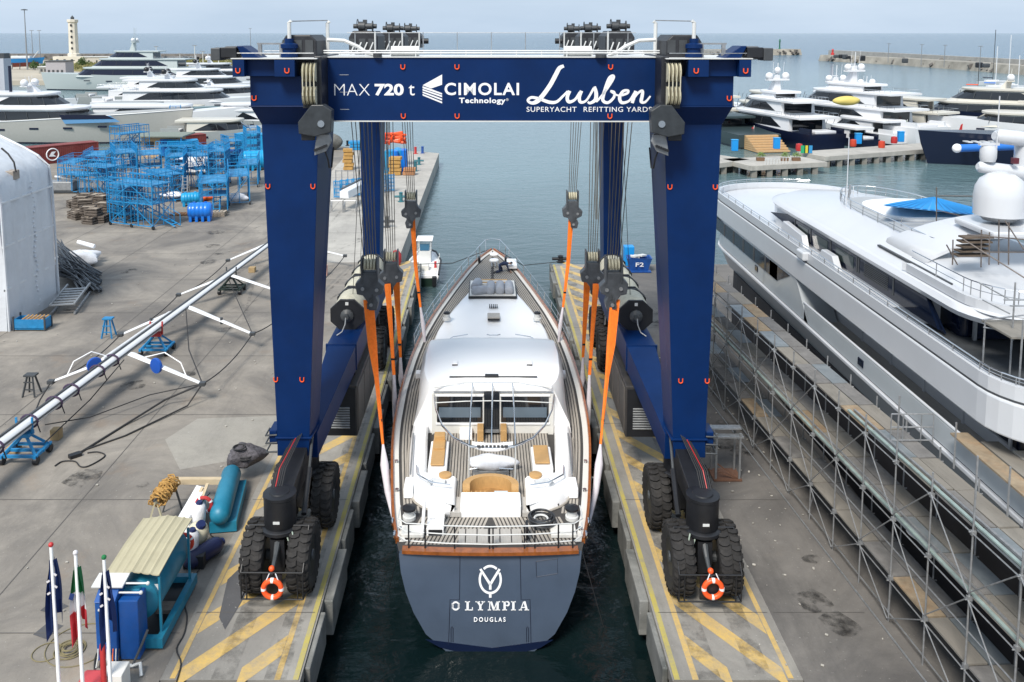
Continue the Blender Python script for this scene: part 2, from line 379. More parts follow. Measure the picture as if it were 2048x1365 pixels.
tag(q.build('grit_and_litter', mat('litter', (.4, .38, .34), .8, var=.6, vs=.5), rec=False), kind='stuff')
# ================================================================== travel lift
CR = thing('travel_lift', 'huge navy blue four legged boat lift straddling the slip', 'boat lift', (0.22, 31, 0), rotz=-.0087)
def cx(s, d): return s * d
def panel(name, pts8, m=navy, bevel=.015, parent=CR): return MB().hexa(pts8).build(name, m, parent, bevel=bevel)
padmesh = None
def padeye(x, y, z, face='y'):
    global padmesh
    if padmesh is None:
        b = MB(); b.torus((0, 0, 0), .07, .021, 'y', 16, 6, math.pi, 2 * math.pi, True); b.rod((-.07, 0, 0), (-.07, 0, .1), .021, 6); b.rod((.07, 0, 0), (.07, 0, .1), .021, 6)
        o = b.build('padeye', oring, CR, smooth=True); padmesh = o; o.location = (x, y, z); return
    o = padmesh.copy(); sc.collection.objects.link(o); o.location = (x, y, z)
tyre_me = rim_me = None
def wheel(x, y, par, z=1.17, dx=1):
    global tyre_me, rim_me
    if rim_me is None:
        b = MB(); b.lathe([(.62, -.30), (.62, -.18), (.42, -.14), (.42, -.05), (.20, -.05), (.20, .05), (.42, .05), (.42, .14), (.62, .18), (.62, .30)], (0, 0, 0), 'x', 24)
        rim = b.build('wheel', blk, par, smooth=True); rim_me = rim
        t = MB(); Rt, W = 1.12, .37
        t.lathe([(.62, -.29), (.80, -W), (1.0, -W), (1.075, -W + .05), (Rt, -W + .14), (Rt, W - .14), (1.075, W - .05), (1.0, W), (.80, W), (.62, .29)], (0, 0, 0), 'x', 40)
        for k in range(25):
            for sd in (-1, 1):
                a0 = 2 * math.pi * (k + (.5 if sd > 0 else 0)) / 25
                pts = [(.02, 0), (.15, .055), (.27, .045), (.37, -.03)] # chevron lug from centre to shoulder
                for i in range(3):
                    (xa, da), (xb, db) = pts[i], pts[i + 1]
                    ring = []
                    for (xx, dd, rr) in ((xa, da, Rt), (xb, db, Rt - (.05 if i == 2 else 0))):
                        for hh in (-.062, .062):
                            for dr in (-.02, .07):
                                aa = a0 + dd + hh; q = rr + dr; ring.append((sd * xx, q * math.cos(aa), q * math.sin(aa)))
                    v_ = ring; t.hexa([v_[0], v_[2], v_[3], v_[1], v_[4], v_[6], v_[7], v_[5]])
        ty = t.build('tyre', rubber, rim, smooth=30); tyre_me = ty
        hb = MB(); hb.lathe([(.17, -.34), (.22, -.25), (.22, .25), (.17, .34)], (0, 0, 0), 'x', 12)
        for k in range(10):
            a = k * math.pi / 5; hb.lathe([(.03, -.08), (.03, .08)], (0, .31 * math.cos(a), .31 * math.sin(a)), 'x', 6)
        hb.build('hub', dgrey, rim); rim.location = (x, y, z); return rim
    r = rim_me.copy(); sc.collection.objects.link(r); r.location = (x, y, z); r.parent = par
    for ch in rim_me.children:
        c = ch.copy(); sc.collection.objects.link(c); c.parent = r; c.rotation_euler = (random.random() * .2, 0, 0)
    return r
for s in (-1, 1):
    X = lambda d: s * d
    # front leg: tapering box, flange plates, foot
    t8 = [(X(7.92), 0, 4.1), (X(6.72), 0, 4.1), (X(6.62), 1.3, 4.1), (X(7.92), 1.3, 4.1), (X(8.2), 0, 15.9), (X(6.15), 0, 15.9), (X(6.12), 2.95, 15.9), (X(8.2), 2.95, 15.9)]
    panel('front_leg', t8)
    panel('front_leg_foot', [(X(7.94), .02, 3.35), (X(6.78), .02, 3.35), (X(6.7), 1.3, 3.35), (X(7.94), 1.3, 3.35), (X(7.92), .0, 4.06), (X(6.72), .0, 4.06), (X(6.65), 1.3, 4.06), (X(7.92), 1.3, 4.06)])
    panel('flange', [(X(7.99), -.07, 4.04), (X(6.64), -.07, 4.04), (X(6.54), 1.38, 4.04), (X(7.99), 1.38, 4.04), (X(7.99), -.07, 4.11), (X(6.64), -.07, 4.11), (X(6.54), 1.38, 4.11), (X(7.99), 1.38, 4.11)])
    panel('leg_head', [(X(8.2), -.0, 15.75), (X(5.95), -.0, 15.75), (X(5.95), 3.0, 15.75), (X(8.2), 3.0, 15.75), (X(8.42), -.55, 16.42), (X(5.95), -.55, 16.42), (X(5.95), 3.2, 16.42), (X(8.42), 3.2, 16.42)])
    panel('head_box', [(X(8.42), -.55, 16.46), (X(5.95), -.55, 16.46), (X(5.95), 3.2, 16.46), (X(8.42), 3.2, 16.46), (X(8.42), -.55, 17.5), (X(5.95), -.55, 17.5), (X(5.95), 3.2, 17.5), (X(8.42), 3.2, 17.5)])
    panel('flange', [(X(8.47), -.6, 16.42), (X(6.3), -.6, 16.42), (X(6.3), 3.2, 16.42), (X(8.47), 3.2, 16.42), (X(8.47), -.6, 16.46), (X(6.3), -.6, 16.46), (X(6.3), 3.2, 16.46), (X(8.47), 3.2, 16.46)])
    # cantilever platform box on top of the head: two end blocks and a recessed middle
    for a, b, y in ((8.86, 8.45, -1.1), (8.45, 7.42, -.75), (7.42, 6.72, -1.1)):
        panel('outrigger_box', [(X(a), y, 17.5), (X(b), y, 17.5), (X(b), 3.2, 17.5), (X(a), 3.2, 17.5), (X(a), y, 18.1), (X(b), y, 18.1), (X(b), 3.2, 18.1), (X(a), 3.2, 18.1)])
    tp = MB().box(*sorted((X(8.9), X(5.95))), -1.12, 3.2, 18.104, 18.14); tp.build('top_plate', offw, CR)
    # side girder over the legs, lower side beam with its haunch, rear leg
    MB().box(*sorted((X(7.6), X(6.1))), 3.2, 20.6, 16.6, 18.0).build('side_girder', navy, CR, bevel=.02)
    MB().box(*sorted((X(7.6), X(6.1))), 3.25, 20.6, 18.003, 18.03).build('walkway_plate', offw, CR)
    panel('rear_leg', [(X(7.35), 18.4, 3.4), (X(6.5), 18.4, 3.4), (X(6.5), 19.8, 3.4), (X(7.35), 19.8, 3.4), (X(7.5), 18.0, 16.6), (X(6.22), 18.0, 16.6), (X(6.22), 20.4, 16.6), (X(7.5), 20.4, 16.6)])
    MB().box(*sorted((X(7.2), X(5.92))), 6.1, 18.6, 4.35, 5.42).build('side_beam', navy, CR, bevel=.02)
    MB().box(*sorted((X(7.24), X(5.88))), 5.98, 6.1, 4.3, 5.46).build('splice_flange', navy, CR, bevel=.01)
    panel('haunch', [(X(7.15), 5.98, 4.32), (X(5.92), 5.98, 4.32), (X(6.55), .6, 3.0), (X(7.15), .6, 3.0), (X(7.15), 5.98, 5.42), (X(5.92), 5.98, 5.42), (X(6.55), .6, 4.0), (X(7.15), .6, 4.0)])
    # hoist winch drums along the beam
    for k in range(4):
        y0 = 8.0 + k * 2.15
        dr = MB(); dr.lathe([(.68, y0 + .12), (.70, y0 + .2), (.70, y0 + 1.7), (.68, y0 + 1.75)], (X(6.62), 0, 6.15), 'y', 20); w_ = dr.build('winch_drum', cream, CR, smooth=True)
        for g in range(12):
            pass
        for yy in (y0, y0 + 1.8):
            fl = MB(); pl = []
            for q in range(8):
                a = math.pi / 8 + q * math.pi / 4; pl.append((X(6.62) + .84 * math.cos(a), 6.1 + .78 * math.sin(a)))
            fl.prism(pl, 'y', yy, yy + .16); fl.build('drum_flange', blk, w_, bevel=.02)
        MB().cbox((X(6.62), y0 - .03, 6.65), .14, .03, .14).build('flange_plate', offw, w_)
        if k == 0:
            MB().lathe([(.12, y0 - .4), (.14, y0 - .2), (.3, y0 - .1), (.3, y0 + .02)], (X(6.62), 0, 6.1), 'y', 12).build('drum_motor', dgrey, w_, smooth=True)
            MB().tube([(X(6.62), y0 - .4, 6.1), (X(6.6), y0 - .7, 5.9), (X(6.72), y0 - .8, 5.6), (X(6.95), y0 - .9, 5.46)], .03, 6).build('drum_cable', grey, w_)
    # power pack hanging below the beam
    cb = MB().box(*sorted((X(7.2), X(5.75))), 5.0, 10.5, 1.75, 4.0).build('engine_cabinet', mat('cabinet_paint', (.045, .042, .04), .5, var=.3, vs=1.5), CR, bevel=.03)
    fr = MB().box(*sorted((X(7.15), X(5.8))), 4.94, 5.0, 1.8, 3.9).build('cabinet_front', blk, cb, bevel=.01)
    for k in range(9): MB().cbox((X(6.45), 4.92, 2.15 + k * .11), .8, .05, .06, rx=.6).build('louvre', grey, cb)
    for k in range(3):
        MB().box(*sorted((X(5.75), X(5.71))), 5.2 + k * 1.8, 6.85 + k * 1.8, 1.9, 3.85).build('cabinet_door', mat('cabinet_door_paint', (.11, .10, .09), .5, var=.15, vs=2), cb, bevel=.01)
    MB().box(*sorted((X(6.9), X(6.0))), 6.2, 10, 4.0, 4.35).build('cabinet_hanger', blk, CR)
    # bogies
    for y in (-.75 - 1.95 + .0, 1.32, 17.2, 21.0):
        pass
    for bi, (ya, yb, yl) in enumerate(((-2.68, 1.30, .3), (17.2, 21.0, 19.1))):
        eq = MB()
        eq.hexa([(X(7.85), yl - .1, 2.7), (X(6.85), yl - .1, 2.7), (X(6.85), yl + .9, 2.7), (X(7.85), yl + .9, 2.7), (X(7.8), yl - .1, 3.4), (X(6.85), yl - .1, 3.4), (X(6.85), yl + .9, 3.4), (X(7.8), yl + .9, 3.4)])
        prof = [(ya - .0, 2.75), (ya + .2, 3.38), (yl, 3.72), (yl + .8, 3.72), (yb - .2, 3.38), (yb, 2.75), (yl + .4, 2.6)]
        eq.prism([(p[0], p[1]) for p in prof], 'x', X(6.82), X(7.62)); e = eq.build('equaliser_beam', blk, CR, bevel=.03)
        for yy in (ya, yb):
            pn = MB(); pn.lathe([(.52, 2.3), (.54, 2.35), (.54, 3.3), (.56, 3.32), (.56, 3.42), (.35, 3.44), (.33, 3.48)], (X(7.2), yy, 0), 'z', 24); pn.build('steering_column', blk, e, smooth=True)
            pn = MB(); pn.lathe([(.62, 2.12), (.66, 2.16), (.66, 2.26), (.6, 2.3)], (X(7.2), yy, 0), 'z', 24); pn.lathe([(.3, .7), (.3, 2.2)], (X(7.2), yy, 0), 'z', 16); pn.box(X(7.2) - .24, X(7.2) + .24, yy - .5, yy + .5, .9, 2.0); pn.build('steering_fork', blk, e, smooth=True)
            ax = MB(); ax.lathe([(.18, -.95), (.18, .95)], (X(7.2), yy, 1.17), 'x', 12); ax.build('axle', dgrey, e)
            MB().cbox((X(7.2), yy - .545, 2.62), .22, .02, .09).build('number_plate', offw, e)
            for dx in (-.78, .78): wheel(X(7.2) + dx, yy, CR)
            # protective wire frame round the pair of tyres
            if yy == ya:
                fb = MB(); x0, x1 = X(7.2) - 1.02, X(7.2) + 1.02; y0 = yy - 1.30
                for z in (.42, 1.35): fb.rod((x0, y0, z), (x1, y0, z), .028, 6)
                for x in (x0, x0 + .18, x1 - .18, x1): fb.rod((x, y0, .42), (x, y0, 1.35), .025, 6)
                for x in (x0, x1):
                    fb.rod((x, y0, 1.35), (x, yy - .2, 2.35), .025, 6); fb.rod((x, y0, .42), (x, y0 + .4, .42), .025, 6)
                fb.rod((x0, yy - .2, 2.35), (x1, yy - .2, 2.35), .025, 6); fb.build('wheel_guard', blk, CR)
                MB().tube([(X(7.2), y0 - .02, 1.3), (X(7.2), yy - .75, 1.6), (X(7.2), yy - .4, 1.9)], [.05, .08, .12], 8).build('guard_stay', dgrey, CR)
                MB().dome((X(7.2), y0 + .02, 1.48), .1, 1, 10, 4, -1).build('warning_lamp', oring, CR, smooth=True)
                MB().box(X(7.2) - .32, X(7.2) + .32, y0 + .05, y0 + .12, .45, 1.3).build('guard_plate', blk, CR)
        # steering ram and hoses
        MB().tube([(X(6.72), yl + .3, 4.1), (X(6.6), yl - 1.2, 2.95)], .05, 8).build('ram_rod', dgrey, CR)
        MB().tube([(X(6.62), yl - .9, 3.2), (X(6.5), ya + .5, 2.35)], .1, 10).build('steering_ram', blk, CR)
        for k in range(6):
            o_ = .07 * k
            MB().tube([(X(7.55) - s * o_, ya + .25, 3.42), (X(7.5) - s * o_, ya + .7, 3.9), (X(7.35) - s * o_, yl - .18, 4.0 + .05 * k), (X(7.45), yl - .12, 3.55)], .018, 5).build('hydraulic_hose', red if k == 2 else rope2, CR)
        MB().tube([(X(6.68), ya - .5, 2.3), (X(6.6), ya - .62, 2.0), (X(6.75), ya - .6, 1.85), (X(6.85), ya - .5, 2.1)], .025, 6).build('hydraulic_hose', mat('pale_hose', (.35, .42, .35), .5), CR)
    # outer foot fittings
    MB().box(*sorted((X(8.25), X(7.95))), .1, .9, 3.75, 4.3).build('ladder_bracket', navy, CR, bevel=.03)
    for z in (3.5, 3.85, 4.15): MB().tube([(X(7.95), .05, z), (X(8.35), .0, z), (X(8.35), .6, z)], .035, 6).build('bracket_rail', dgrey, CR)
    # padeyes
    for d, z in ((8.28, 16.72), (6.42, 16.72)): padeye(X(d), -.58, z)
    for d, z in ((8.66, 17.7), (6.98, 17.7)): padeye(X(d), -1.13, z)
    for d, z in ((8.02, 13.5), (6.4, 13.5), (7.92, 6.3), (6.95, 6.3)): padeye(X(d), -.03, z)
    # hoist head: sheaves, ropes, black rocker arm and machined link
    hd = MB(); hd.box(*sorted((X(6.1), X(5.84))), -.9, 2.6, 16.0, 18.2); hd.build('hoist_frame', mat('machine_black', (.014, .015, .02), .4, var=.4, vs=3), CR, bevel=.03)
    for (z, n_) in ((17.65, 4), (16.85, 4)):
        for k in range(n_):
            q = MB(); q.lathe([(.30, -.03), (.33, -.028), (.28, 0), (.33, .028), (.30, .03)], (X(6.42) - s * (.13 * k), -1.0, z), 'x', 20); q.build('sheave', cream, CR, smooth=True)
    for k in range(4):
        for dy in (-.3,): MB().rod((X(6.42) - s * .13 * k, -1.0 + dy, 17.65), (X(6.42) - s * .13 * k, -1.0 + dy, 16.85), .02, 6).build('hoist_rope', cream, CR)
    MB().box(*sorted((X(6.5), X(5.95))), -.95, -.56, 16.4, 18.0).build('sheave_cheek', blk, CR, bevel=.02)
    ra = MB(); ra.prism([(X(6.15), 16.55), (X(5.75), 16.55), (X(5.45), 16.35), (X(5.5), 15.6), (X(6.05), 15.45), (X(6.6), 15.55), (X(6.62), 15.95)], 'y', -1.25, -.75); ra.build('rocker_arm', mat('arm_grey', (.03, .035, .04), .38, var=.3, vs=3), CR, bevel=.03)
    MB().lathe([(.12, -1.3), (.12, -1.2)], (X(5.82), 0, 15.9), 'y', 14).build('arm_pin', chrome, CR, smooth=True)
    MB().box(*sorted((X(6.55), X(6.1))), -1.1, -.9, 15.3, 15.6).build('arm_foot', blk, CR, bevel=.03)
    lk = MB(); lk.prism([(X(6.05), 15.5), (X(5.62), 15.5), (X(5.55), 15.25), (X(5.75), 14.9), (X(6.15), 14.75), (X(6.12), 15.1)], 'y', -.9, -.7); lk.build('hook_link', grey, CR, bevel=.02)
    for k in range(6): MB().lathe([(.05, -1.0), (.05, -.6)], (X(6.1) - s * .075 * k, 0, 14.95 + .03 * k), 'y', 8).build('link_pin', blk, CR)
    MB().tube([(X(5.9), -.35, 14.9), (X(5.83), -.1, 14.5), (X(5.86), .3, 14.15), (X(5.96), 1.3, 14.0), (X(6.08), 2.4, 14.6)], .03, 6).build('hanging_cable', rope2, CR)
    # outboard sheave arm on a strut
    MB().hexa([(X(8.55), -.9, 18.13), (X(7.95), -.9, 18.13), (X(7.95), .2, 18.13), (X(8.55), .2, 18.13), (X(8.75), -.9, 18.55), (X(8.55), -.9, 18.55), (X(8.55), .2, 18.55), (X(8.75), .2, 18.55)]).build('outrigger_strut', navy, CR, bevel=.02)
    MB().box(*sorted((X(8.75), X(9.3))), -.95, -.2, 18.15, 18.5).build('sheave_arm', blk, CR, bevel=.02)
    for k in range(4): MB().lathe([(.24, 0), (.28, .02), (.28, .05), (.24, .07)], (X(8.95), -.6, 18.08 + k * .13), 'z', 16).build('sheave', mat('grey_sheave', (.18, .18, .18), .4, .5), CR, smooth=True)
    MB().box(*sorted((X(9.3), X(9.62))), -1.0, -.2, 18.05, 18.48).build('counter_box', dgrey, CR, bevel=.03)
    # grid of winch houses and motors over the side girder
    mach = [(6.55, 3.0, 2.3, .85), (5.45, 6.3, 2.5, .9), (4.85, 11.6, 2.1, .85), (4.45, 16.6, 2.1, .85)]
    for k, (d_, y_, L_, h_) in enumerate(mach):
        if k == 0: d_, y_ = 6.75, -.2
        pr = [(d_ - .62, 18.18), (d_ + .62, 18.18), (d_ + .62, 18.18 + h_ * .7), (d_ + .45, 18.18 + h_), (d_ - .40, 18.18 + h_), (d_ - .62, 18.18 + h_ * .75)]
        hs = MB(); hs.prism([(X(p[0]), p[1] - (.1 if k == 0 else 0)) for p in pr], 'y', y_, y_ + L_); hh = hs.build('winch_house', mat('winch_black', (.02, .021, .026), .5, var=.3, vs=3), CR, bevel=.05)
        for q in range(3): MB().box(X(d_) - .58 + .4 * q, X(d_) - .3 + .4 * q, y_ - .03, y_ - .005, 18.3, 18.75).build('house_panel', dgrey, hh)
        if k:
            mt = MB(); zt = 18.18 + h_ + .2
            mt.lathe([(.1, -.5), (.1, -.3), (.2, -.28), (.2, 0), (.13, .02), (.13, .3), (.24, .31), (.24, .34), (.1, .35), (.1, .5)], (X(d_), y_ + .6, zt), 'x', 12); mt.box(X(d_) - .08, X(d_) + .08, y_ + .5, y_ + .7, zt - .25, zt + .28); mt.torus((X(d_) - .32, y_ + .6, zt + .1), .2, .02, 'x', 16, 5)
            mt.build('winch_motor', dgrey, CR, smooth=True)
            for q in range(4): MB().rod((X(d_) - .5 + .25 * q, y_ - .35, 18.1), (X(d_) - .3 + .25 * q, y_ - .2, 18.6), .03, 6).build('rope_guide', offw, CR)
            MB().rod((X(d_) - s * .55, y_ - .3, 18.0), (X(d_) - s * .55, y_ - .3, 19.05), .04, 6).build('guard_post', offw, CR)
    MB().lathe([(.15, 4.0 * s), (.15, 3.45 * s)], (0, 16.9, 18.55), 'x', 12).build('end_motor', blk, CR, smooth=True)
    # the deck under the winch houses
    MB().box(*sorted((X(6.1), X(3.9))), 5.8, 18.8, 17.85, 18.0).build('trolley_deck', dgrey, CR)
    # tall white vents, spools, rope pipes
    for d_, y_ in ((7.05, -.35), (6.0, 1.2)):
        MB().tube([(X(d_), y_, 18.1), (X(d_), y_, 19.35), (X(d_ - .08), y_, 19.42)], .07, 8).build('vent_pipe', offw, CR, smooth=True)
    MB().tube([(X(7.05), -.35, 19.4), (X(6.0), 1.2, 19.45)], .02, 5).build('guard_wire', grey, CR)
    MB().lathe([(.3, 18.15), (.3, 18.3), (.24, 18.32), (.24, 18.45), (.3, 18.47), (.3, 18.6), (.16, 18.65), (.16, 18.8)], (X(7.05), -.4, 0), 'z', 16).build('swivel_spool', navy, CR, smooth=True)
    MB().tube([(X(5.9), .6, 18.75), (X(5.3), .6, 18.72), (X(4.8), .6, 18.5), (X(4.5), .6, 18.28), (X(4.2), .6, 18.2)], .07, 8).build('cable_duct', offw, CR, smooth=True)
    MB().lathe([(.2, -.5), (.2, .5)], (X(3.1), .6, 18.33), 'x', 14).build('cable_reel', offw, CR, smooth=True)
    # portal frame in the walkway and hand rails
    gp = MB()
    for d_ in (8.1, 7.35): gp.bar((X(d_), -.3, 18.1), (X(d_), -.3, 18.62), .12)
    gp.bar((X(8.2), -.3, 18.62), (X(7.25), -.3, 18.62), .1, .06); gp.build('portal_frame', grey, CR)
    for y_ in (-.9, 2.9): MB().rod((X(8.8), y_, 18.3), (X(6.1), y_, 18.3), .015, 5).build('hand_wire', galv, CR)
    # drop ropes of the side girder
    for q in range(4): MB().rod((X(5.75) + .02 * q, 8.5 + q * 1.6, 17.8), (X(6.5), 8.9 + q * 2.1, 6.6), .014, 5).build('drop_rope', rope2, CR)
    for q in range(9): MB().rod((X(5.72 - .035 * q), 16.6, 17.8), (X(5.72 - .035 * q), 15.4, 9.0 + .0 * q), .012, 5).build('drop_rope', rope, CR) if q < 5 else None
# front cross beam
cb = MB().box(-6.0, 6.0, .25, 2.6, 15.86, 18.12).build('cross_beam', navy, CR, bevel=.015)
MB().box(-6.0, 6.0, .2, .3, 15.82, 15.86).build('beam_flange', offw, cb)
MB().box(-6.0, 6.0, .2, 2.65, 18.12, 18.16).build('beam_walkway', offw, cb)
for z in (18.28, 18.36): MB().rod((-6, .35, z), (6, .35, z), .03, 6).build('beam_rail', offw, cb)
for k in range(13): MB().rod((-5.4 + k * .9, .35, 18.14), (-5.4 + k * .9, .35, 18.38), .02, 5).build('rail_post', offw, cb)
MB().rod((-5.5, 2.5, 19.0), (5.5, 2.5, 19.0), .012, 5).build('guard_wire', galv, cb)
for k in range(9): MB().rod((-5.2 + k * 1.3, 2.5, 18.14), (-5.2 + k * 1.3, 2.5, 19.02), .018, 5).build('rail_post', galv, cb)
for x_ in (-3.15, -1.22, 4.25):
    for z in (17.78, 16.02): padeye(x_, .21, z)
for k in range(3): MB().box(-5.42, -5.1, .24, .25, 17.5 - .62 * k, 17.51 - .62 * k).build('ladder_rung', offw, cb)
MB().lathe([(.16, 0), (.16, .12)], (-4.05, .2, 18.15), 'z', 12).build('beam_lamp', dgrey, cb)
MB().lathe([(.2, 0), (.2, .12)], (3.9, .2, 18.12), 'z', 12).build('beam_lamp', dgrey, cb)
# lettering of the beam: positions given on the beam's own face
wm = mat('white_lettering', (.82, .83, .85), .5, var=.04, vs=3)
def bx(u, v):
    p = AY(u, v, 31.24); return Vector((p.x - .22, .245, p.z))
text_mesh('lettering_max', 'MAX', bx(668, 191.5), bx(739, 168.5), wm, cb, -.018)
text_mesh('lettering_capacity', '720', bx(749, 192), bx(807, 168), wm, cb, .035)
text_mesh('lettering_unit', 't', bx(817, 191.5), bx(829, 170), wm, cb)
text_mesh('lettering_maker', 'CIMOLAI', bx(889, 191), bx(1038, 166), wm, cb, .022, spacing=1.14)
text_mesh('lettering_division', 'Technology', bx(918, 210), bx(1011, 196), wm, cb, .03, spacing=1.1)
text_mesh('lettering_mark', '®', bx(1012, 202), bx(1017, 197), wm, cb)
text_mesh('lettering_trade', 'SUPERYACHT', bx(1053, 224), bx(1153, 214), wm, cb, .0, spacing=1.1)
text_mesh('lettering_trade', 'REFITTING YARDS', bx(1167, 224), bx(1303, 214), wm, cb, .0, spacing=1.1)
def flat(mb, pts): # flat polygon on the beam face, drawn in sight coordinates
    P_ = [bx(*p) for p in pts]; mb.loft([P_, [p - Vector((0, .004, 0)) for p in P_]])
lg = MB(); flat(lg, [(845, 171), (884, 149.5), (884, 170), (862, 177.5)])
flat(lg, [(845, 173), (862, 178.5), (884, 187), (884, 190), (845, 177)])
for k in range(3): flat(lg, [(845, 178.5 + 5 * k), (884, 191.5 + 6.2 * k), (884, 195 + 6.2 * k), (845, 181.5 + 5 * k)])
lg.build('maker_emblem', wm, cb)
# the script word is one brush stroke of changing width per letter
def stroke(pts, closed=False):
    sm = MB(); P_ = [Vector((u, v, w_)) for u, v, w_ in pts]; S = []
    for i in range(len(P_) - 1):
        p0, p1, p2, p3 = P_[max(i - 1, 0)], P_[i], P_[i + 1], P_[min(i + 2, len(P_) - 1)]
        for t_ in [k / 6 for k in range(6)]:
            S.append(.5 * ((2 * p1) + (p2 - p0) * t_ + (2 * p0 - 5 * p1 + 4 * p2 - p3) * t_ ** 2 + (3 * p1 - p0 - 3 * p2 + p3) * t_ ** 3))
    S.append(P_[-1]); L_, R_ = [], []
    for i, p in enumerate(S):
        d_ = (S[min(i + 1, len(S) - 1)] - S[max(i - 1, 0)]); d2 = Vector((d_.x, d_.y)).normalized(); n_ = Vector((-d2.y, d2.x)) * p.z / 2
        L_.append((p.x + n_.x, p.y + n_.y)); R_.append((p.x - n_.x, p.y - n_.y))
    return L_, R_
sm = MB(); zoff = 0
U0, V0, SX = 1000, 40, 1 / 3.413
for w_ in ([(435, 315, 18), (405, 330, 24), (380, 375, 26), (345, 440, 26), (300, 505, 26), (255, 555, 26), (215, 568, 18), (190, 550, 16), (215, 530, 16), (270, 540, 18), (335, 562, 20), (385, 560, 17), (430, 520, 14), (462, 488, 14)],
           [(475, 485, 20), (458, 530, 20), (470, 560, 20), (510, 545, 15), (545, 495, 16)], [(555, 485, 20), (540, 530, 20), (550, 562, 18), (590, 548, 13), (640, 465, 14)],
           [(645, 455, 14), (655, 500, 22), (650, 545, 22), (615, 568, 16), (598, 560, 13)], [(655, 560, 12), (700, 510, 14), (760, 420, 18), (772, 385, 20), (745, 400, 20), (718, 470, 20), (700, 545, 20), (735, 565, 17), (775, 530, 16), (778, 495, 15), (755, 488, 13), (800, 515, 11), (830, 510, 12)],
           [(830, 515, 14), (868, 500, 15), (872, 482, 14), (838, 488, 17), (815, 530, 20), (830, 565, 19), (880, 552, 14), (915, 500, 14)],
           [(925, 485, 20), (912, 530, 20), (900, 568, 18)], [(905, 545, 13), (940, 500, 14), (970, 485, 17), (968, 520, 20), (962, 558, 20), (990, 560, 14), (1025, 520, 10)]):
    L_, R_ = stroke([(U0 + a * SX, V0 + b * SX, c * SX * 1.15) for a, b, c in w_])
    zoff += .0006
    for i in range(len(L_) - 1):
        q = [bx(*L_[i]), bx(*L_[i + 1]), bx(*R_[i + 1]), bx(*R_[i])]; q = [p - Vector((0, .004 + zoff + (i % 2) * .0002, 0)) for p in q]
        sm.add(q, [(0, 1, 2, 3)])
sm.build('lettering_script', wm, cb, rec=False)
# lifebuoys
def ring_mesh(b, c, Rr=.29, r=.085): b.torus(c, Rr, r, 'y', 28, 10)
for s in (-1, 1):
    x_ = .22 + s * 7.2 + .03; y_ = 31 - 2.68 - 1.44
    lr = thing('lifebuoy', f'orange lifebuoy on the wheel guard at the {"left" if s < 0 else "right"} front foot of the lift', 'lifebuoy', (x_, y_, .35), 'lifebuoys on the wheel guards of the lift')
    ORG[lr.name] = Vector((x_, y_, .35)); b = MB(); ring_mesh(b, (x_, y_, .92)); b.build('ring', oring, lr, smooth=True)
    for k in range(4):
        a = k * math.pi / 2; b = MB(); b.torus((x_, y_, .92), .29, .089, 'y', 4, 10, a - .14, a + .14, True); b.build('band', white, lr, smooth=True)
    for q in (-1, 1): MB().tube([(x_ + q * .22, y_ - .02, 1.16), (x_ + q * .1, y_ + .05, 1.42)], .018, 5).build('lanyard', whitec, lr)
# ================================================================== sailing yacht in the slip
YT = thing('sailing_yacht', 'dismasted white decked sailing yacht with blue grey transom floating in the slip', 'sailing yacht', (.3, 28.3, -1.8))
def cxl(Y): return .18 + (Y - 28.3) * .011
def dz(Y): return 1.45 + 1.3 * (max(0, Y - 28) / 36) ** 1.8
def D(u, v, h=0):
    z = 1.5
    for i in range(8):
        g = G(u, v, z); z = dz(g.y) + h
    return G(u, v, z)
def interp(tab, Y):
    if Y <= tab[0][0]: return tab[0][1]
    for (a, p), (b, q) in zip(tab, tab[1:]):
        if Y <= b:
            t_ = (Y - a) / (b - a); return p + (q - p) * t_
    return tab[-1][1]
def smooth_tab(tab, n=60):
    a, b = tab[0][0], tab[-1][0]; T = [(a + (b - a) * i / n) for i in range(n + 1)]; V_ = [interp(tab, t_) for t_ in T]
    for _ in range(3): V_ = [V_[0]] + [(V_[i - 1] + 2 * V_[i] + V_[i + 1]) / 4 for i in range(1, n)] + [V_[-1]]
    return list(zip(T, V_))
HB = smooth_tab([(28.15, 3.12), (29.5, 3.45), (31.4, 3.74), (35.3, 4.2), (37.5, 4.36), (41.2, 4.43), (44.8, 4.3), (47.9, 4.05), (51.6, 3.5), (55.7, 2.68), (59.6, 1.8), (62.5, .95), (64.3, .12)], 72)
hull_m = mat('blue_grey_hull', (.062, .085, .125), .22, var=.10, vs=.8, coat=.5)
navyh = mat('navy_boot_top', (.004, .010, .035), .35)
teak = mat('weathered_teak', (.36, .33, .29), .8, var=.16, vs=5, stretch=(6, .5, 1))
teak2 = mat('pale_teak', (.42, .40, .37), .8, var=.12, vs=5, stretch=(6, .5, 1))
caulk = mat('deck_caulking', (.05, .047, .045), .8)
mahog = mat('varnished_mahogany', (.27, .085, .022), .25, var=.3, vs=4, coat=.4)
tan = mat('light_varnished_wood', (.50, .30, .12), .4, var=.12, vs=6, stretch=(1, 6, 1))
gel = mat('bright_gelcoat', (.93, .93, .93), .3, var=.015, vs=.5, coat=.2)
gel2 = mat('cream_gelcoat', (.70, .69, .65), .4, var=.03, vs=1)
secs = []
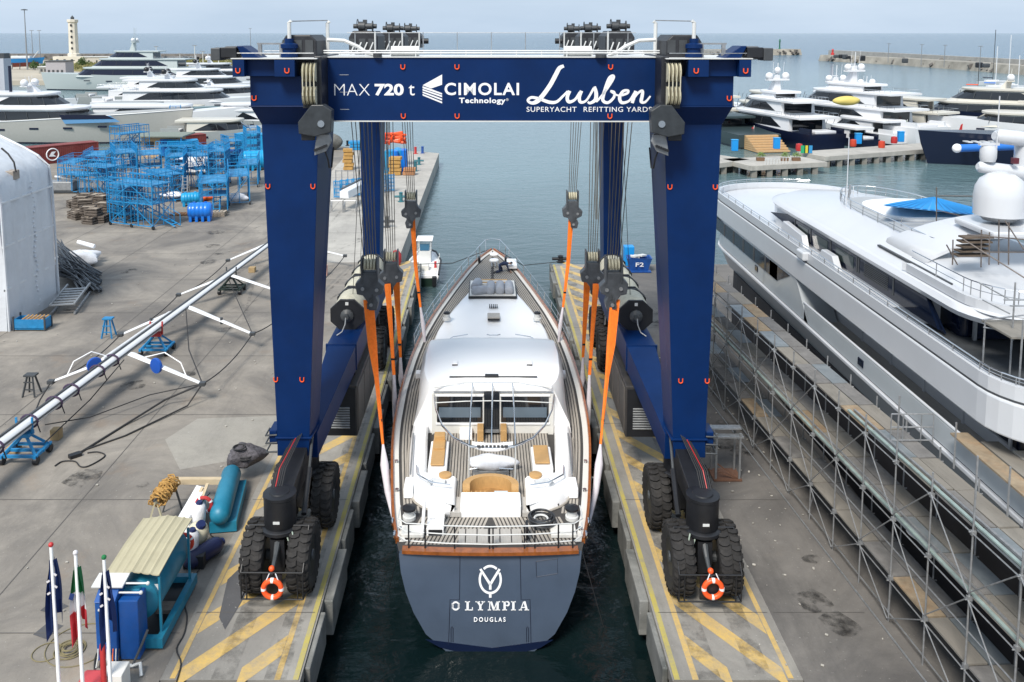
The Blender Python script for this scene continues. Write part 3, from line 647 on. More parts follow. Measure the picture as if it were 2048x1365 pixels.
for Y, b in HB:
    c = cxl(Y); z = dz(Y); t_ = max(0, (Y - 28.15) / 36)
    keel = -2.4 if Y < 60 else -2.4 + (Y - 60) * .9
    fl = .70 + .05 * math.sin(t_ * 3); ring = []
    lev = [(1, z), (.975, z - .7), (.92, z - 1.35), (.835, z - 2.0), (.70 - .16 * t_, z - 2.7), (.46 - .15 * t_, z - 3.3), (.05, keel - .4)]
    for s in (-1, 1):
        P_ = [(c + s * b * k, Y - (.55 * (z - zz) / 3.2 if Y < 28.2 else .18 * (z - zz) * (1 - t_) ** 3), zz) for k, zz in lev]
        ring = P_ + ring if s < 0 else ring + P_[::-1]
    # order: left deck -> left keel -> right keel -> right deck
    ring = [p for p in ring[:7]] + [p for p in ring[7:]]
    secs.append(ring)
hm2 = MB(); hm2.loft(secs, cap=True, closed=False); hull = hm2.build('hull', hull_m, YT, smooth=35)
# boot top band at the waterline, seen on the transom
tr = secs[0]
lowL, lowR = Vector(tr[5]), Vector(tr[8])
bt = MB(); pts = [tr[4], tr[5], tr[6], tr[7], tr[8], tr[9]]
bt.add([(p[0] * 1.002, p[1] - .02 - .0 * i, p[2] + .12) for i, p in enumerate(pts)], [tuple(range(6))])
# deck plate and its planking
dk = MB()
for i in range(len(HB) - 1):
    (a, ba), (b_, bb) = HB[i], HB[i + 1]
    dk.add([(cxl(a) - ba, a, dz(a)), (cxl(a) + ba, a, dz(a)), (cxl(b_) + bb, b_, dz(b_)), (cxl(b_) - bb, b_, dz(b_))], [(0, 1, 2, 3)])
deck = dk.build('deck', caulk, YT, rec=False)
HO = smooth_tab([(30.25, 1.5), (30.5, 2.3), (30.9, 2.72), (31.6, 3.02), (33, 3.25), (35, 3.42), (37, 3.5), (40, 3.45), (43, 3.42), (45.5, 3.3), (48, 3.1), (51.4, 2.34), (54.6, 1.43), (56.4, .95), (57.1, .35)], 90)
def hw(Y): return interp(HO, Y)
def bw(Y): return interp(HB, Y)
pk = MB()
ys = [28.45 + k * .5 for k in range(71)]
for s in (-1, 1):
    for k in range(40):
        off = .42 + k * .125
        for i in range(len(ys) - 1):
            a, b_ = ys[i], ys[i + 1]
            if a < 30.2: continue
            xa, xb = bw(a) - off, bw(b_) - off; ia = hw(a) if a < 57 else .0; ib = hw(b_) if b_ < 57 else 0
            if xa < ia + .05 or xb < ib + .05: continue
            za, zb = dz(a) + .008, dz(b_) + .008
            pk.add([(cxl(a) + s * xa, a, za), (cxl(a) + s * (xa - .082), a, za), (cxl(b_) + s * (xb - .082), b_, zb), (cxl(b_) + s * xb, b_, zb)], [(0, 1, 2, 3)])
pk.build('side_deck_planking', teak, deck, rec=False)['kind'] = 'stuff'
# aft deck planking: slanting away from the centre line
pa = MB()
for s in (-1, 1):
    for k in range(-2, 26):
        x0 = .04 + k * .14
        seg = []
        for (ya, yb) in ((28.5, 30.22),):
            xa, xb = x0 + .30, x0 - .12
            if xa < .03 or xb < .03: continue
            xa2 = min(xa, bw(28.5) - .38)
            if xa > bw(28.9) - .3: continue
            pa.add([(cxl(ya) + s * xa, ya, dz(ya) + .009), (cxl(ya) + s * (xa + .088), ya, dz(ya) + .009), (cxl(yb) + s * (xb + .088), yb, dz(yb) + .009), (cxl(yb) + s * xb, yb, dz(yb) + .009)], [(0, 1, 2, 3)])
pa.build('aft_deck_planking', teak, deck, rec=False)['kind'] = 'stuff'
MB().box(-.92, 1.28, 28.5, 29.35, 1.44, 1.53).build('aft_platform', teak2, YT, bevel=.01)
for k in range(11): MB().box(-.9 + k * .2, -.86 + k * .2, 28.5, 29.35, 1.531, 1.534).build('platform_seam', caulk, YT) if k % 2 else None
# covering board and caprail
for s, nm in ((-1, 'l'), (1, 'r')):
    cbd = MB(); ring = []
    for Y, b in HB[1:]:
        c = cxl(Y); ring.append([(c + s * b, Y, dz(Y) + .012), (c + s * max(0, b - .30), Y, dz(Y) + .012), (c + s * max(0, b - .30), Y, dz(Y) + .03), (c + s * b, Y, dz(Y) + .03)])
    cbd.loft(ring); cbd.build('covering_board', gel2, YT)
    ring = []
    for Y, b in HB[1:]:
        c = cxl(Y); ring.append([(c + s * (b + .04), Y, dz(Y) - .05), (c + s * (b - .09), Y, dz(Y) - .05), (c + s * (b - .07), Y, dz(Y) + .16), (c + s * (b + .03), Y, dz(Y) + .16)])
    MB().loft(ring).build('cap_rail', mahog, YT)
    # stanchions and life lines
    k = 0; Y = 46.0; tops = []
    while Y < 62:
        c = cxl(Y); x = c + s * (bw(Y) - .02); MB().rod((x, Y, dz(Y) + .1), (x + s * .05, Y, dz(Y) + .85), .022, 6).build('stanchion', chrome, YT); tops.append((x + s * .05, Y, dz(Y) + .85)); Y += 1.75
    for dz_ in (0, -.35): MB().tube([(p[0] - s * .02 * (dz_ < 0), p[1], p[2] + dz_) for p in tops], .013, 5).build('life_line', chrome, YT)
    MB().tube([tops[-1], (cxl(62.6) + s * .95, 62.6, 3.55), (cxl(64) + s * .55, 64.2, 3.6)], .025, 6).build('pulpit', chrome, YT)
    MB().tube([(cxl(62.6) + s * .9, 62.6, 2.7), (cxl(62.6) + s * .95, 62.6, 3.55)], .025, 6).build('pulpit', chrome, YT)
    MB().tube([(cxl(64) + s * .5, 64.0, 2.8), (cxl(64) + s * .55, 64.2, 3.6)], .025, 6).build('pulpit', chrome, YT)
MB().tube([(cxl(64) - .55, 64.2, 3.6), (cxl(64), 64.5, 3.6), (cxl(64) + .55, 64.2, 3.6)], .025, 6).build('pulpit', chrome, YT)
# coachroof forward of the pilothouse
def shell(name, tab, zb, zt, m, inset=.12, parent=YT, par_round=.16, y0=None, y1=None):
    rings = []
    for Y, b in tab:
        if y0 and Y < y0 or y1 and Y > y1: continue
        c = cxl(Y); b0 = zb(Y); t0 = zt(Y); r_ = []
        for s in (-1, 1):
            q = [(c + s * b, Y, b0), (c + s * (b - .05), Y, t0 - par_round), (c + s * (b - .05 - par_round * .35), Y, t0 - par_round * .35), (c + s * max(.02, b - .06 - par_round), Y, t0), (c + s * max(.01, b * .5), Y, t0 + .05)]
            r_ = r_ + q if s < 0 else r_ + q[::-1]
        rings.append(r_)
    return MB().loft(rings).build(name, m, parent, smooth=50)
shell('coachroof', HO, lambda Y: dz(Y), lambda Y: dz(Y) + .52 + (.25 if Y < 46 else 0) * (46 - Y) / 2 - max(0, Y - 55.9) * .35, gel, y0=43.8)
PH = smooth_tab([(36.75, 2.66), (37.4, 2.98), (38.7, 3.2), (41, 3.28), (43.35, 3.2), (44.9, 2.95), (45.3, 2.8)], 40)
rings = []
for Y, b in PH:
    c = cxl(Y) + .02; t0 = 3.72 - .02 * (Y - 37) - (max(0, Y - 42.3) ** 2) * .14; lo = dz(Y); r_ = []; h_ = max(hw(Y), b + .15)
    t0 = max(t0, lo + .6)
    for s in (-1, 1):
        q = [(c + s * h_, Y, lo), (c + s * (h_ - .08), Y, lo + .45), (c + s * (b + (h_ - b) * .55), Y, lo + .45 + (t0 - lo - .45) * .35), (c + s * (b + .08), Y, t0 - .28), (c + s * (b - .10), Y, t0 - .06), (c + s * (b - .5), Y, t0), (c + s * b * .4, Y, t0 + .07)]
        r_ = r_ + q if s < 0 else r_ + q[::-1]
    rings.append(r_)
ph = MB().loft(rings).build('pilothouse', gel, YT, smooth=40)
YA = 36.74
def fx(u, v): # points of the aft face of the pilothouse
    p = AY(u, v, YA); return p
# roof lip, aft frames, windows, doorway
a, b_ = fx(863, 776), fx(1107, 790)
MB().box(-2.3, 2.9, 36.5, 36.8, 3.55, 3.74).build('roof_lip', gel, YT, bevel=.03)
MB().box(fx(864, 800).x, fx(1107, 800).x, 36.62, 36.74, fx(0, 888).z, fx(0, 786).z).build('aft_bulkhead', gel2, YT)
for (u0, u1) in ((874, 965), (1002, 1097)):
    q = MB().box(fx(u0, 800).x, fx(u1, 800).x, 36.585, 36.618, fx(0, 842).z, fx(0, 791).z).build('aft_window', glass, YT, bevel=.01)
    MB().box(fx(u0 + 4, 800).x, fx(u1 - 4, 800).x, 36.57, 36.583, fx(0, 832).z, fx(0, 812).z).build('window_blind', mat('tinted_pane', (.12, .16, .2), .1, spec=.6), q)
    for (va, vb) in ((787, 790), (843, 846)): MB().box(fx(u0 - 2, 800).x, fx(u1 + 2, 800).x, 36.56, 36.62, fx(0, vb).z, fx(0, va).z).build('window_frame', gel, q)
MB().box(fx(968, 0).x, fx(1000, 0).x, 36.58, 36.618, fx(0, 880).z, fx(0, 782).z).build('doorway', glass, YT)
for k, v in enumerate((858, 868, 878)): MB().box(fx(969, 0).x, fx(999, 0).x, 36.35 - .06 * k, 36.578, fx(0, v).z, fx(0, v).z + .05).build('companionway_step', (grey, teak, gel2)[k], YT)
for (u0, u1) in ((954, 967), (1002, 1015)):
    MB().box(fx(u0, 0).x, fx(u1, 0).x, 35.85, 36.6, 1.25, 2.08).build('door_locker', tan, YT, bevel=.02)
MB().box(-1.1, -.55, 36.0, 36.6, 1.25, 1.9).build('cockpit_locker', gel, YT, bevel=.03)
# cockpit well: lower sole with straight planks, coamings round it
MB().box(-2.25, 2.75, 30.85, 36.7, 1.0, 1.60).build('cockpit_sole', caulk, YT)
cp = MB()
for k in range(40):
    x = -2.2 + k * .123; cp.box(x, x + .082, 31.0, 36.6, 1.60, 1.612)
for x in (-1.28, 1.36): MB().box(x, x + .4, 30.15, 31.25, 1.5, 1.66).build('walkway', teak2, YT)
cp.build('cockpit_planking', teak, YT, rec=False)['kind'] = 'stuff'
for s in (-1, 1):
    rings = []
    for Y, b in HO:
        if Y > 37.0: break
        c = cxl(Y); inn = max(.1, 2.42 + .06 * (Y - 31) if Y > 32.6 else 1.32)
        if Y < 31.2: inn = 1.32
        if b < inn + .1: b = inn + .1
        t0 = dz(Y) + .42
        rings.append([(c + s * b, Y, dz(Y)), (c + s * (b - .1), Y, t0 - .08), (c + s * (b - .22), Y, t0), (c + s * (inn + .1), Y, t0), (c + s * inn, Y, t0 - .1), (c + s * inn, Y, dz(Y) - .1)])
    MB().loft(rings).build('cockpit_coaming', gel, YT, smooth=45)
    MB().tube([(cxl(30.5) + s * 1.5, 30.15, 1.5)] + [(cxl(Y) + s * (b + .05), Y, dz(Y) + .03) for Y, b in HO if 30.3 < Y < 36.5], .045, 6).build('coaming_trim', teak, YT)
    # long grab rails on the side decks, winches, fairleads
    MB().rod((cxl(34) + s * 3.12, 32.2, 2.05), (cxl(34) + s * 3.28, 35.6, 2.08), .035, 6).build('coaming_rail', grey, YT)
    MB().box(*sorted((cxl(32) + s * 2.95, cxl(32) + s * 3.3)), 31.4, 32.3, 1.5, 1.9).build('winch_plinth', gel, YT, bevel=.04)
    for (x, y, z, sc_) in ((cxl(30.2) + s * 2.95, 30.1, 1.47, 1.25), (cxl(48.7) + s * 2.6, 48.9, 2.58, .95)):
        wq = MB(); wq.lathe([(.24, z), (.24, z + .12), (.19, z + .14), (.17, z + .3), (.2, z + .36)], (x, y, 0), 'z', 16); w0 = wq.build('winch', offw, YT, smooth=True)
        MB().lathe([(.2 * sc_, z + .36), (.2 * sc_, z + .44), (.12, z + .47), (.05, z + .5)], (x, y, 0), 'z', 16).build('winch_top', blk, w0, smooth=True)
    for y in (29.3, 31.9, 34.1): MB().lathe([(.06, 0), (.05, .12), (.08, .15)], (cxl(y) + s * (bw(y) - .2), y, dz(y)), 'z', 10).build('deck_fitting', chrome, YT)
    for y in (28.9, 29.7): MB().torus((cxl(y) + s * (bw(y) + .05), y, dz(y) + .12), .12, .04, 'x', 12, 6).build('fairlead', chrome, YT, smooth=True)
    MB().box(*sorted((cxl(38) + s * (hw(38) + .05), cxl(38) + s * (hw(38) + .3))), 42.4, 42.9, dz(42), dz(42) + .3).build('deck_box', gel, YT, bevel=.05)
MB().box(-.90, 1.32, 30.2, 31.15, 1.4, 1.92).build('engine_box', gel, YT, bevel=.05)
MB().box(-.3, .75, 30.32, 30.9, 1.925, 1.94).build('engine_hatch', gel, YT, bevel=.008)
# curved helm seat
sm_ = MB()
cxs = .21
for (r0, r1, z0, z1) in ((1.05, .78, 1.5, 2.2),):
    rings = []
    for k in range(17):
        a = math.pi * k / 16; q = []
        for (rr, zz) in ((r0, z0), (r0, z1), (r1, z1), (r1, z0)): q.append((cxs + math.cos(a) * rr, 31.2 + math.sin(a) * rr * .75, zz))
        rings.append(q)
    sm_.loft(rings)
hs = sm_.build('helm_seat', tan, YT, smooth=30)
MB().box(-.72, 1.14, 31.16, 31.9, 1.5, 1.72).build('seat_base', mat('brown_wood', (.34, .19, .07), .45, var=.25, vs=5), hs)
for k in range(5): MB().box(-.7 + .17 * k, -.66 + .17 * k, 31.1, 31.16, 1.5, 1.95).build('seat_slat', tan, hs)
MB().box(.35, .85, 31.12, 31.158, 1.55, 1.95).build('seat_panel', mat('pale_blue_panel', (.5, .56, .62), .4), hs)
for x in (-1.12, 1.54): MB().lathe([(.02, 1.85), (.24, 1.87), (.25, 1.98), (.2, 2.0), (.02, 2.01)], (x - .42 * (1 if x > 0 else -1) * -1, 32.35, 0), 'z', 18).build('side_seat', tan, YT, smooth=40)
# tables and benches on either side
for s, x0, x1, y0, y1 in ((-1, -2.16, -1.62, 32.95, 35.1), (1, 1.98, 2.58, 33.1, 34.6)):
    MB().box(x0 - .1, x1 + .12, y0 - .15, y1 + .1, 1.48, 1.95).build('bench', gel, YT, bevel=.05)
    MB().box(x0, x1, y0, y1, 2.0, 2.06).build('bench_top', tan, YT, bevel=.03)
    st = MB(); st.tube([(s * 2.35 + .2, 31.6, 1.95), (s * 2.2 + .2, 31.9, 1.95), (s * 1.7 + .2, 31.75, 1.95)], .11, 8); st.build('curved_cushion', mat('grey_cushion', (.52, .54, .56), .8, var=.1), YT, smooth=True)
    MB().tube([(s * 2.9 + .2, 33.0, 2.0), (s * 2.8 + .2, 32.0, 2.15), (s * 2.2 + .2, 31.4, 2.15), (s * 1.5 + .2, 31.3, 2.1)], .03, 6).build('seat_rail', chrome, YT, smooth=True)
MB().box(-2.1, -1.65, 34.2, 35.0, 2.06, 2.12).build('table_leaf', tan, YT, bevel=.01)
MB().box(-2.12, -1.66, 34.9, 35.3, 2.06, 2.3).build('chart_box', tan, YT, bevel=.02)
# white wrapped wheel pedestal
def lumpy(name, c, sx, sy, sz, m, parent, seed=1, amp=.12, n=22, org=None):
    rd = random.Random(seed); mb_ = MB(); rings = []
    ph_ = [rd.random() * 6.28 for _ in range(8)]
    for i in range(13):
        a = -math.pi / 2 * .98 + math.pi * .98 * i / 12; ring = []
        for k in range(n):
            b = 2 * math.pi * k / n; f_ = 1 + amp * (math.sin(3 * b + ph_[0] + a) + .7 * math.sin(5 * b + ph_[1] - 2 * a) + .5 * math.sin(4 * a + ph_[2] + b))
            ring.append((c[0] + sx * math.cos(a) * math.cos(b) * f_, c[1] + sy * math.cos(a) * math.sin(b) * f_, c[2] + sz * math.sin(a) * (1 + amp * .6 * math.sin(4 * b + ph_[3]))))
        rings.append(ring)
    return mb_.loft(rings).build(name, m, parent, smooth=60, org=org)
lumpy('wrapped_wheel', (.24, 33.35, 1.95), 1.0, .42, .28, whitec, YT, 4, .09)
MB().box(-.5, .95, 33.0, 33.5, 1.48, 1.75).build('wheel_pedestal', grey, YT, bevel=.03)
for x in (-.6, 1.1): MB().tube([(x, 32.9, 1.5), (x, 32.9, 1.9), (x * .5, 32.85, 1.95)], .03, 6).build('pedestal_rail', chrome, YT)
# tube frame of the cockpit awning with its instrument bar
fz = 3.35
arc = [G(u, v, fz) for u, v in ((868, 790), (872, 820), (884, 850), (908, 876), (940, 892), (985, 897), (1030, 892), (1066, 876), (1090, 850), (1104, 820), (1108, 790))]
fr = MB().tube(arc, .035, 8).build('awning_frame', chrome, YT, smooth=True)
MB().tube([p - Vector((0, -.08, .10)) for p in arc[1:-1]], .02, 6).build('frame_tube', chrome, fr)
for u0, u1 in ((945, 938), (985, 983), (1025, 1031)):
    MB().tube([G(u0, 768, 3.85), G((u0 + u1) / 2, 820, 3.6), G(u1, 890, fz)], .03, 6).build('frame_tube', chrome, fr)
for u1, u2 in ((938, 936), (1031, 1030)):
    p = G(u1, 892, fz); MB().rod(p, (p.x, p.y + .35, 1.5), .03, 6).build('frame_leg', offw, fr)
MB().tube([G(871, 806, 3.5), G(930, 803, 3.6), G(985, 802, 3.62), G(1040, 803, 3.6), G(1104, 806, 3.5)], .022, 6).build('frame_tube', offw, fr)
MB().tube([G(868, 776, 3.78), G(930, 765, 3.85), G(985, 763, 3.88), G(1040, 765, 3.85), G(1104, 776, 3.78)], .025, 6).build('frame_tube', offw, fr)
c0 = G(985, 893, fz); ib = MB(); rings = []
for k in range(13):
    t_ = -1 + 2 * k / 12; hh = .12 * (1 - t_ * t_) + .02; x = c0.x + t_ * .78; y = c0.y - .12 + .25 * abs(t_) ** 2
    rings.append([(x, y - hh, fz - .05), (x, y + hh, fz + .12), (x, y + hh + .04, fz + .05), (x, y - hh + .04, fz - .12)])
ib.loft(rings); bar = ib.build('instrument_bar', gel, YT, smooth=30)
for k in range(8):
    x = c0.x - .52 + k * .148; MB().cbox((x, c0.y - .135, fz + .06), .10 if 0 < k < 7 else .14, .02, .10, rx=-.9).build('instrument', blk, bar)
# roof fittings
MB().rod((-1.58, 37.5, 3.80), (2.32, 37.5, 3.80), .035, 6).build('boom_track', blk, YT)
MB().box(.0, .6, 37.42, 37.62, 3.80, 3.9).build('track_car', blk, YT, bevel=.02)
for s in (-1, 1):
    p = Vector((.33 + s * 1.72, 39.2, 3.76)); q = MB().cbox(p, .26, .36, .14).build('roof_vent', gel, YT, bevel=.03); MB().cbox(p - Vector((0, .20, .02)), .26, .03, .08).build('vent_slot', blk, q)
    MB().tube([(.35 + s * 2.35, 43.2, 3.38), (.35 + s * 2.0, 44.2, 3.25), (.35 + s * 1.25, 44.7, 3.2)], .025, 6).build('grab_rail', chrome, YT)
MB().tube([(.1, 44.9, 3.12), (.25, 44.8, 3.12), (.65, 44.8, 3.12), (.8, 44.9, 3.12)], .03, 6).build('grab_rail', chrome, YT)
h0 = MB().cbox((.5, 49.1, 2.72), .72, .8, .16).build('deck_hatch', teak2, YT, bevel=.03); MB().cbox((.5, 48.67, 2.66), .7, .05, .1).build('hatch_edge', blk, h0)
for k in range(5): MB().cbox((.28 + k * .11, 51.0, 2.72), .06, .4, .12).build('mast_step', dgrey, YT)
# forward well with rolled grey bags
MB().box(-1.02, 1.98, 52.55, 56.1, 2.70, 2.83).build('well_coaming', blk, YT)
wl = MB().box(-.95, 1.91, 52.62, 56.0, 2.831, 2.85).build('well_floor', gel2, YT)
for k in range(4): MB().box(-.35, 1.45, 54.9 + k * .33, 55.08 + k * .33, 2.851, 2.93).build('well_step', (tan if k % 2 else gel2), wl)
bagm = mat('grey_bag', (.36, .38, .42), .65, var=.12, vs=3, bump=.5, bs=9)
for k, (xa, ya, xb, yb, r_) in enumerate(((-.62, 53.9, -.45, 55.0, .30), (-.7, 53.0, .05, 53.25, .30), (.32, 53.0, .38, 54.5, .28), (.92, 53.0, .96, 54.5, .28), (1.5, 53.0, 1.52, 54.5, .28))):
    zz = 3.02; d_ = Vector((xb - xa, yb - ya, 0)).normalized() * .12
    A = Vector((xa, ya, zz)); B = Vector((xb, yb, zz)); bg_ = MB().tube([A - d_, A - d_ * .5, A, (A + B) / 2, B, B + d_ * .5, B + d_], [r_ * .5, r_ * .86, r_, r_ * 1.04, r_, r_ * .86, r_ * .5], 16)
    bo = bg_.build('rolled_bag', bagm, None, smooth=50, org=(xa, ya, 2.85))
    tag(bo, ('grey rolled bag lying fore and aft at the left end of the forward well', 'grey rolled bag lying crosswise at the near left of the forward well', 'grey rolled bag second from the right but one in the forward well', 'grey rolled bag second from the right in the forward well', 'rightmost grey rolled bag in the forward well of the yacht')[k], 'bag', 'rolled bags on the foredeck')
# bow gear
for (u, v, r_) in ((988, 507, .32), (988, 519, .34)):
    p = D(u, v, .12); MB().lathe([(r_, 0), (r_, .08), (r_ * .8, .14), (.02, .16)], (p.x, p.y, dz(p.y)), 'z', 18).build('anchor_hatch', gel, YT, smooth=40)
for u in (983, 990, 996): p, q = D(u, 525, .1), D(u + 1, 534, .1); MB().rod(p, q, .05, 6).build('anchor_chain_guide', grey, YT)
for s in (-1, 1): MB().cbox((cxl(61) + s * .95, 61.5, dz(61) + .25), .18, .5, .4).build('bow_bollard', blk, YT, bevel=.04)
p = D(1018, 532, .2); MB().cbox((p.x + .2, p.y + .2, p.z + .1), .7, 1.8, .28).build('deck_locker', gel, YT, bevel=.05)
# deck hand on hands and knees beside the foredeck locker
def skin_person(name, label, joints, edges, mats_, pick, org, rz, root=0):
    me = bpy.data.meshes.new('body'); names = list(joints); me.from_pydata([joints[k][0] for k in names], [(names.index(a), names.index(b)) for a, b in edges], [])
    o = bpy.data.objects.new('tmp_body', me); sc.collection.objects.link(o); o.modifiers.new('s', 'SKIN'); sb = o.modifiers.new('ss', 'SUBSURF'); sb.levels = 1
    for i, k in enumerate(names):
        r_ = joints[k][1]; me.skin_vertices[0].data[i].radius = (r_, r_) if not isinstance(r_, tuple) else r_; me.skin_vertices[0].data[i].use_root = (i == root)
    me2 = bpy.data.meshes.new_from_object(o.evaluated_get(bpy.context.evaluated_depsgraph_get())); bpy.data.objects.remove(o); me2.name = 'body'
    me2.materials.clear()
    for m_ in mats_: me2.materials.append(m_)
    for p in me2.polygons: p.material_index = pick(p.center); p.use_smooth = True
    r = thing(name, label, 'person', org, rotz=rz, world=False); b = bpy.data.objects.new('body', me2); sc.collection.objects.link(b); b.parent = r; return r
J = {'pelvis': ((0, 0, .60), .15), 'spine': ((.24, 0, .68), .15), 'chest': ((.47, 0, .66), .165), 'neck': ((.62, 0, .66), .06), 'head': ((.75, 0, .65), .095), 'crown': ((.84, 0, .61), .075)}
Ed = [('pelvis', 'spine'), ('spine', 'chest'), ('chest', 'neck'), ('neck', 'head'), ('head', 'crown')]
for s, n_ in ((-1, 'l'), (1, 'r')):
    J.update({'hip' + n_: ((.0, s * .11, .54), .10), 'knee' + n_: ((.12 * s + .08, s * .15, .10), .075), 'ankle' + n_: ((-.30 + .1 * s, s * .16, .09), .05), 'toe' + n_: ((-.42 + .1 * s, s * .17, .05), .04), 'sh' + n_: ((.47, s * .19, .63), .075), 'elb' + n_: ((.54, s * .24, .36), .052), 'wri' + n_: ((.68, s * .2, .11), .032), 'palm' + n_: ((.74, s * .2, .05), .034)})
    Ed += [('pelvis', 'hip' + n_), ('hip' + n_, 'knee' + n_), ('knee' + n_, 'ankle' + n_), ('ankle' + n_, 'toe' + n_), ('chest', 'sh' + n_), ('sh' + n_, 'elb' + n_), ('elb' + n_, 'wri' + n_), ('wri' + n_, 'palm' + n_)]
    for q in range(5):
        f0 = 'f%d' % q + n_; J[f0] = ((.79 if q else .74, s * .2 + (q - 2) * .022 + (0 if q else -s * .05), .035), .010); J[f0 + 'b'] = ((.83 if q else .77, s * .2 + (q - 2) * .026 + (0 if q else -s * .06), .012), .008); Ed += [('palm' + n_, f0), (f0, f0 + 'b')]
clo = mat('navy_overalls', (.012, .022, .06), .85, var=.25, vs=6); skn = mat('skin', (.42, .24, .16), .55)
pp_ = D(1004, 546, 0)
pr = skin_person('person', 'person in navy overalls on hands and knees on the foredeck', J, Ed, [clo, skn, blk], lambda c: 1 if (c.x > .64 and (c.z > .45 or c.z < .12)) else (2 if c.x < -.28 and c.z < .2 else 0), (pp_.x - .15, pp_.y, dz(pp_.y)), .1)
MB().dome((.80, 0, .66), .105, .95, 12, 4, -.1).build('hair', mat('dark_hair', (.012, .010, .009), .7), pr, smooth=True)
fc_ = MB(); fc_.dome((.79, 0, .555), .022, 1.2, 6, 3, -1); fc_.dome((.82, -.035, .565), .012, 1, 6, 2, -1); fc_.dome((.82, .035, .565), .012, 1, 6, 2, -1); fc_.build('face_features', mat('face_shade', (.30, .15, .10), .6), pr)
# stern: transom cap, rails, fittings
cap = MB(); rings = []
for k in range(21):
    t_ = -1 + k / 10; x = .18 + t_ * 3.0; y = 28.02 + .12 * t_ * t_; rings.append([(x, y - .10, 1.40), (x, y + .2, 1.40), (x, y + .2, 1.52), (x, y - .10, 1.52)])
cap.loft(rings).build('transom_cap', mahog, YT)
for z, y, m_ in ((2.35, 28.1, chrome), (2.05, 28.1, chrome), (1.72, 28.1, chrome)):
    MB().tube([(-3.0, 29.4 if z > 2.3 else 28.9, z), (-3.0, 28.6, z), (-2.7, 28.3, z), (-1.3, 28.14, z), (.18, 28.08, z), (1.7, 28.14, z), (3.06, 28.3, z), (3.36, 28.6, z), (3.36, 29.4 if z > 2.3 else 28.9, z)], .022, 6).build('stern_rail', offw, YT, smooth=True)
for u in (817, 850, 909, 979, 986, 1049, 1070, 1117, 1146):
    p = AY(u, 1070, 28.15); MB().bar((p.x, 28.15 + .02 * abs(p.x), 1.5), (p.x, 28.15 + .02 * abs(p.x), 2.36), .05).build('stern_post', blk, YT)
hb = MB().box(-2.05, -1.45, 29.0, 29.6, 1.46, 1.75).build('stern_hatch', gel, YT, bevel=.02); MB().box(-1.98, -1.5, 28.97, 29.0, 1.5, 1.7).build('hatch_opening', blk, hb); MB().cbox((-1.75, 29.75, 1.95), .6, .04, .5, rx=-.3).build('hatch_lid', gel, hb, bevel=.01)
MB().box(-2.95, -2.15, 28.85, 29.45, 1.47, 1.62).build('stern_locker', gel2, YT, bevel=.03); MB().box(2.3, 3.2, 28.85, 29.5, 1.47, 1.62).build('stern_locker', gel2, YT, bevel=.03)
MB().tube([(-2.2, 28.9, 1.5), (-2.1, 29.2, 2.9)], .06, 8).build('crane_post', gel, YT, smooth=True)
MB().box(1.42, 1.5, 28.6, 29.1, 1.55, 2.0).build('fender_bag', blk, YT)
hc = MB()
for k in range(7):
    hc.torus((2.02 + .03 * math.sin(k * 2), 29.62 + .03 * math.cos(k * 3), 1.66 + .035 * k), .42 + .05 * math.sin(k * 1.7), .03, 'z', 24, 6)
hc = hc.build('hose_coil', mat('black_hose', (.03, .032, .036), .4), None, smooth=True, org=(2.02, 29.62, 1.62)); tag(hc, 'coil of black hose on the aft deck of the sailing yacht', 'hose')
MB().torus((2.0, 29.62, 1.75), .24, .04, 'z', 24, 6).build('hose_coil', offw, hc, smooth=True)
# stains, panel joints and lettering on the transom
def tf(u, v): # point on the sloping transom face
    z = 1.4
    y = 28.1
    for _ in range(6):
        p = AY(u, v, y); y = 28.15 - .55 * (1.45 - p.z) / 3.2
    return Vector((p.x, y - .012, p.z))
TL = mat('transom_joint', (.015, .022, .045), .5)
for seq in ([(920, 1101), (919, 1199), (900, 1199), (897, 1290)], [(1040, 1101), (1042, 1199), (1060, 1199), (1062, 1288)], [(1072, 1123), (1115, 1117), (1115, 1147), (1073, 1154), (1072, 1123)]):
    MB().tube([tf(*p) for p in seq], .010, 4).build('transom_joint', TL, hull)
for u in (904, 1055): MB().tube([tf(u - 2, 1284), tf(u - 2, 1256), tf(u, 1253), tf(u + 2, 1256), tf(u + 2, 1284)], .012, 4).build('passerelle_slot', TL, hull)
MB().loft([[tf(u, v) for u, v in ((851, 1279), (983, 1296), (1106, 1280), (1080, 1296), (1040, 1306), (983, 1311), (925, 1306), (880, 1295))], [tf(u, v) + Vector((0, .02, 0)) for u, v in ((851, 1279), (983, 1296), (1106, 1280), (1080, 1296), (1040, 1306), (983, 1311), (925, 1306), (880, 1295))]]).build('boot_top', navyh, hull)
def tpoly(mb_, pts, o=.012):
    P_ = [tf(*p) for p in pts]; mb_.loft([P_, [p - Vector((0, o, 0)) for p in P_]])
em = MB()
def earc(cx_, cy_, rx, ry, a0, a1, w_, n=20):
    for k in range(n):
        t0, t1 = R(a0 + (a1 - a0) * k / n), R(a0 + (a1 - a0) * (k + 1) / n)
        tpoly(em, [(cx_ + (rx + w_) * math.cos(t0), cy_ - (ry + w_) * math.sin(t0)), (cx_ + (rx + w_) * math.cos(t1), cy_ - (ry + w_) * math.sin(t1)), (cx_ + (rx - w_) * math.cos(t1), cy_ - (ry - w_) * math.sin(t1)), (cx_ + (rx - w_) * math.cos(t0), cy_ - (ry - w_) * math.sin(t0))])
earc(980.5, 1159, 21, 27, 52, 128, 2.2, 10); earc(980.5, 1159, 21, 27, 150, 390, 2.2, 30)
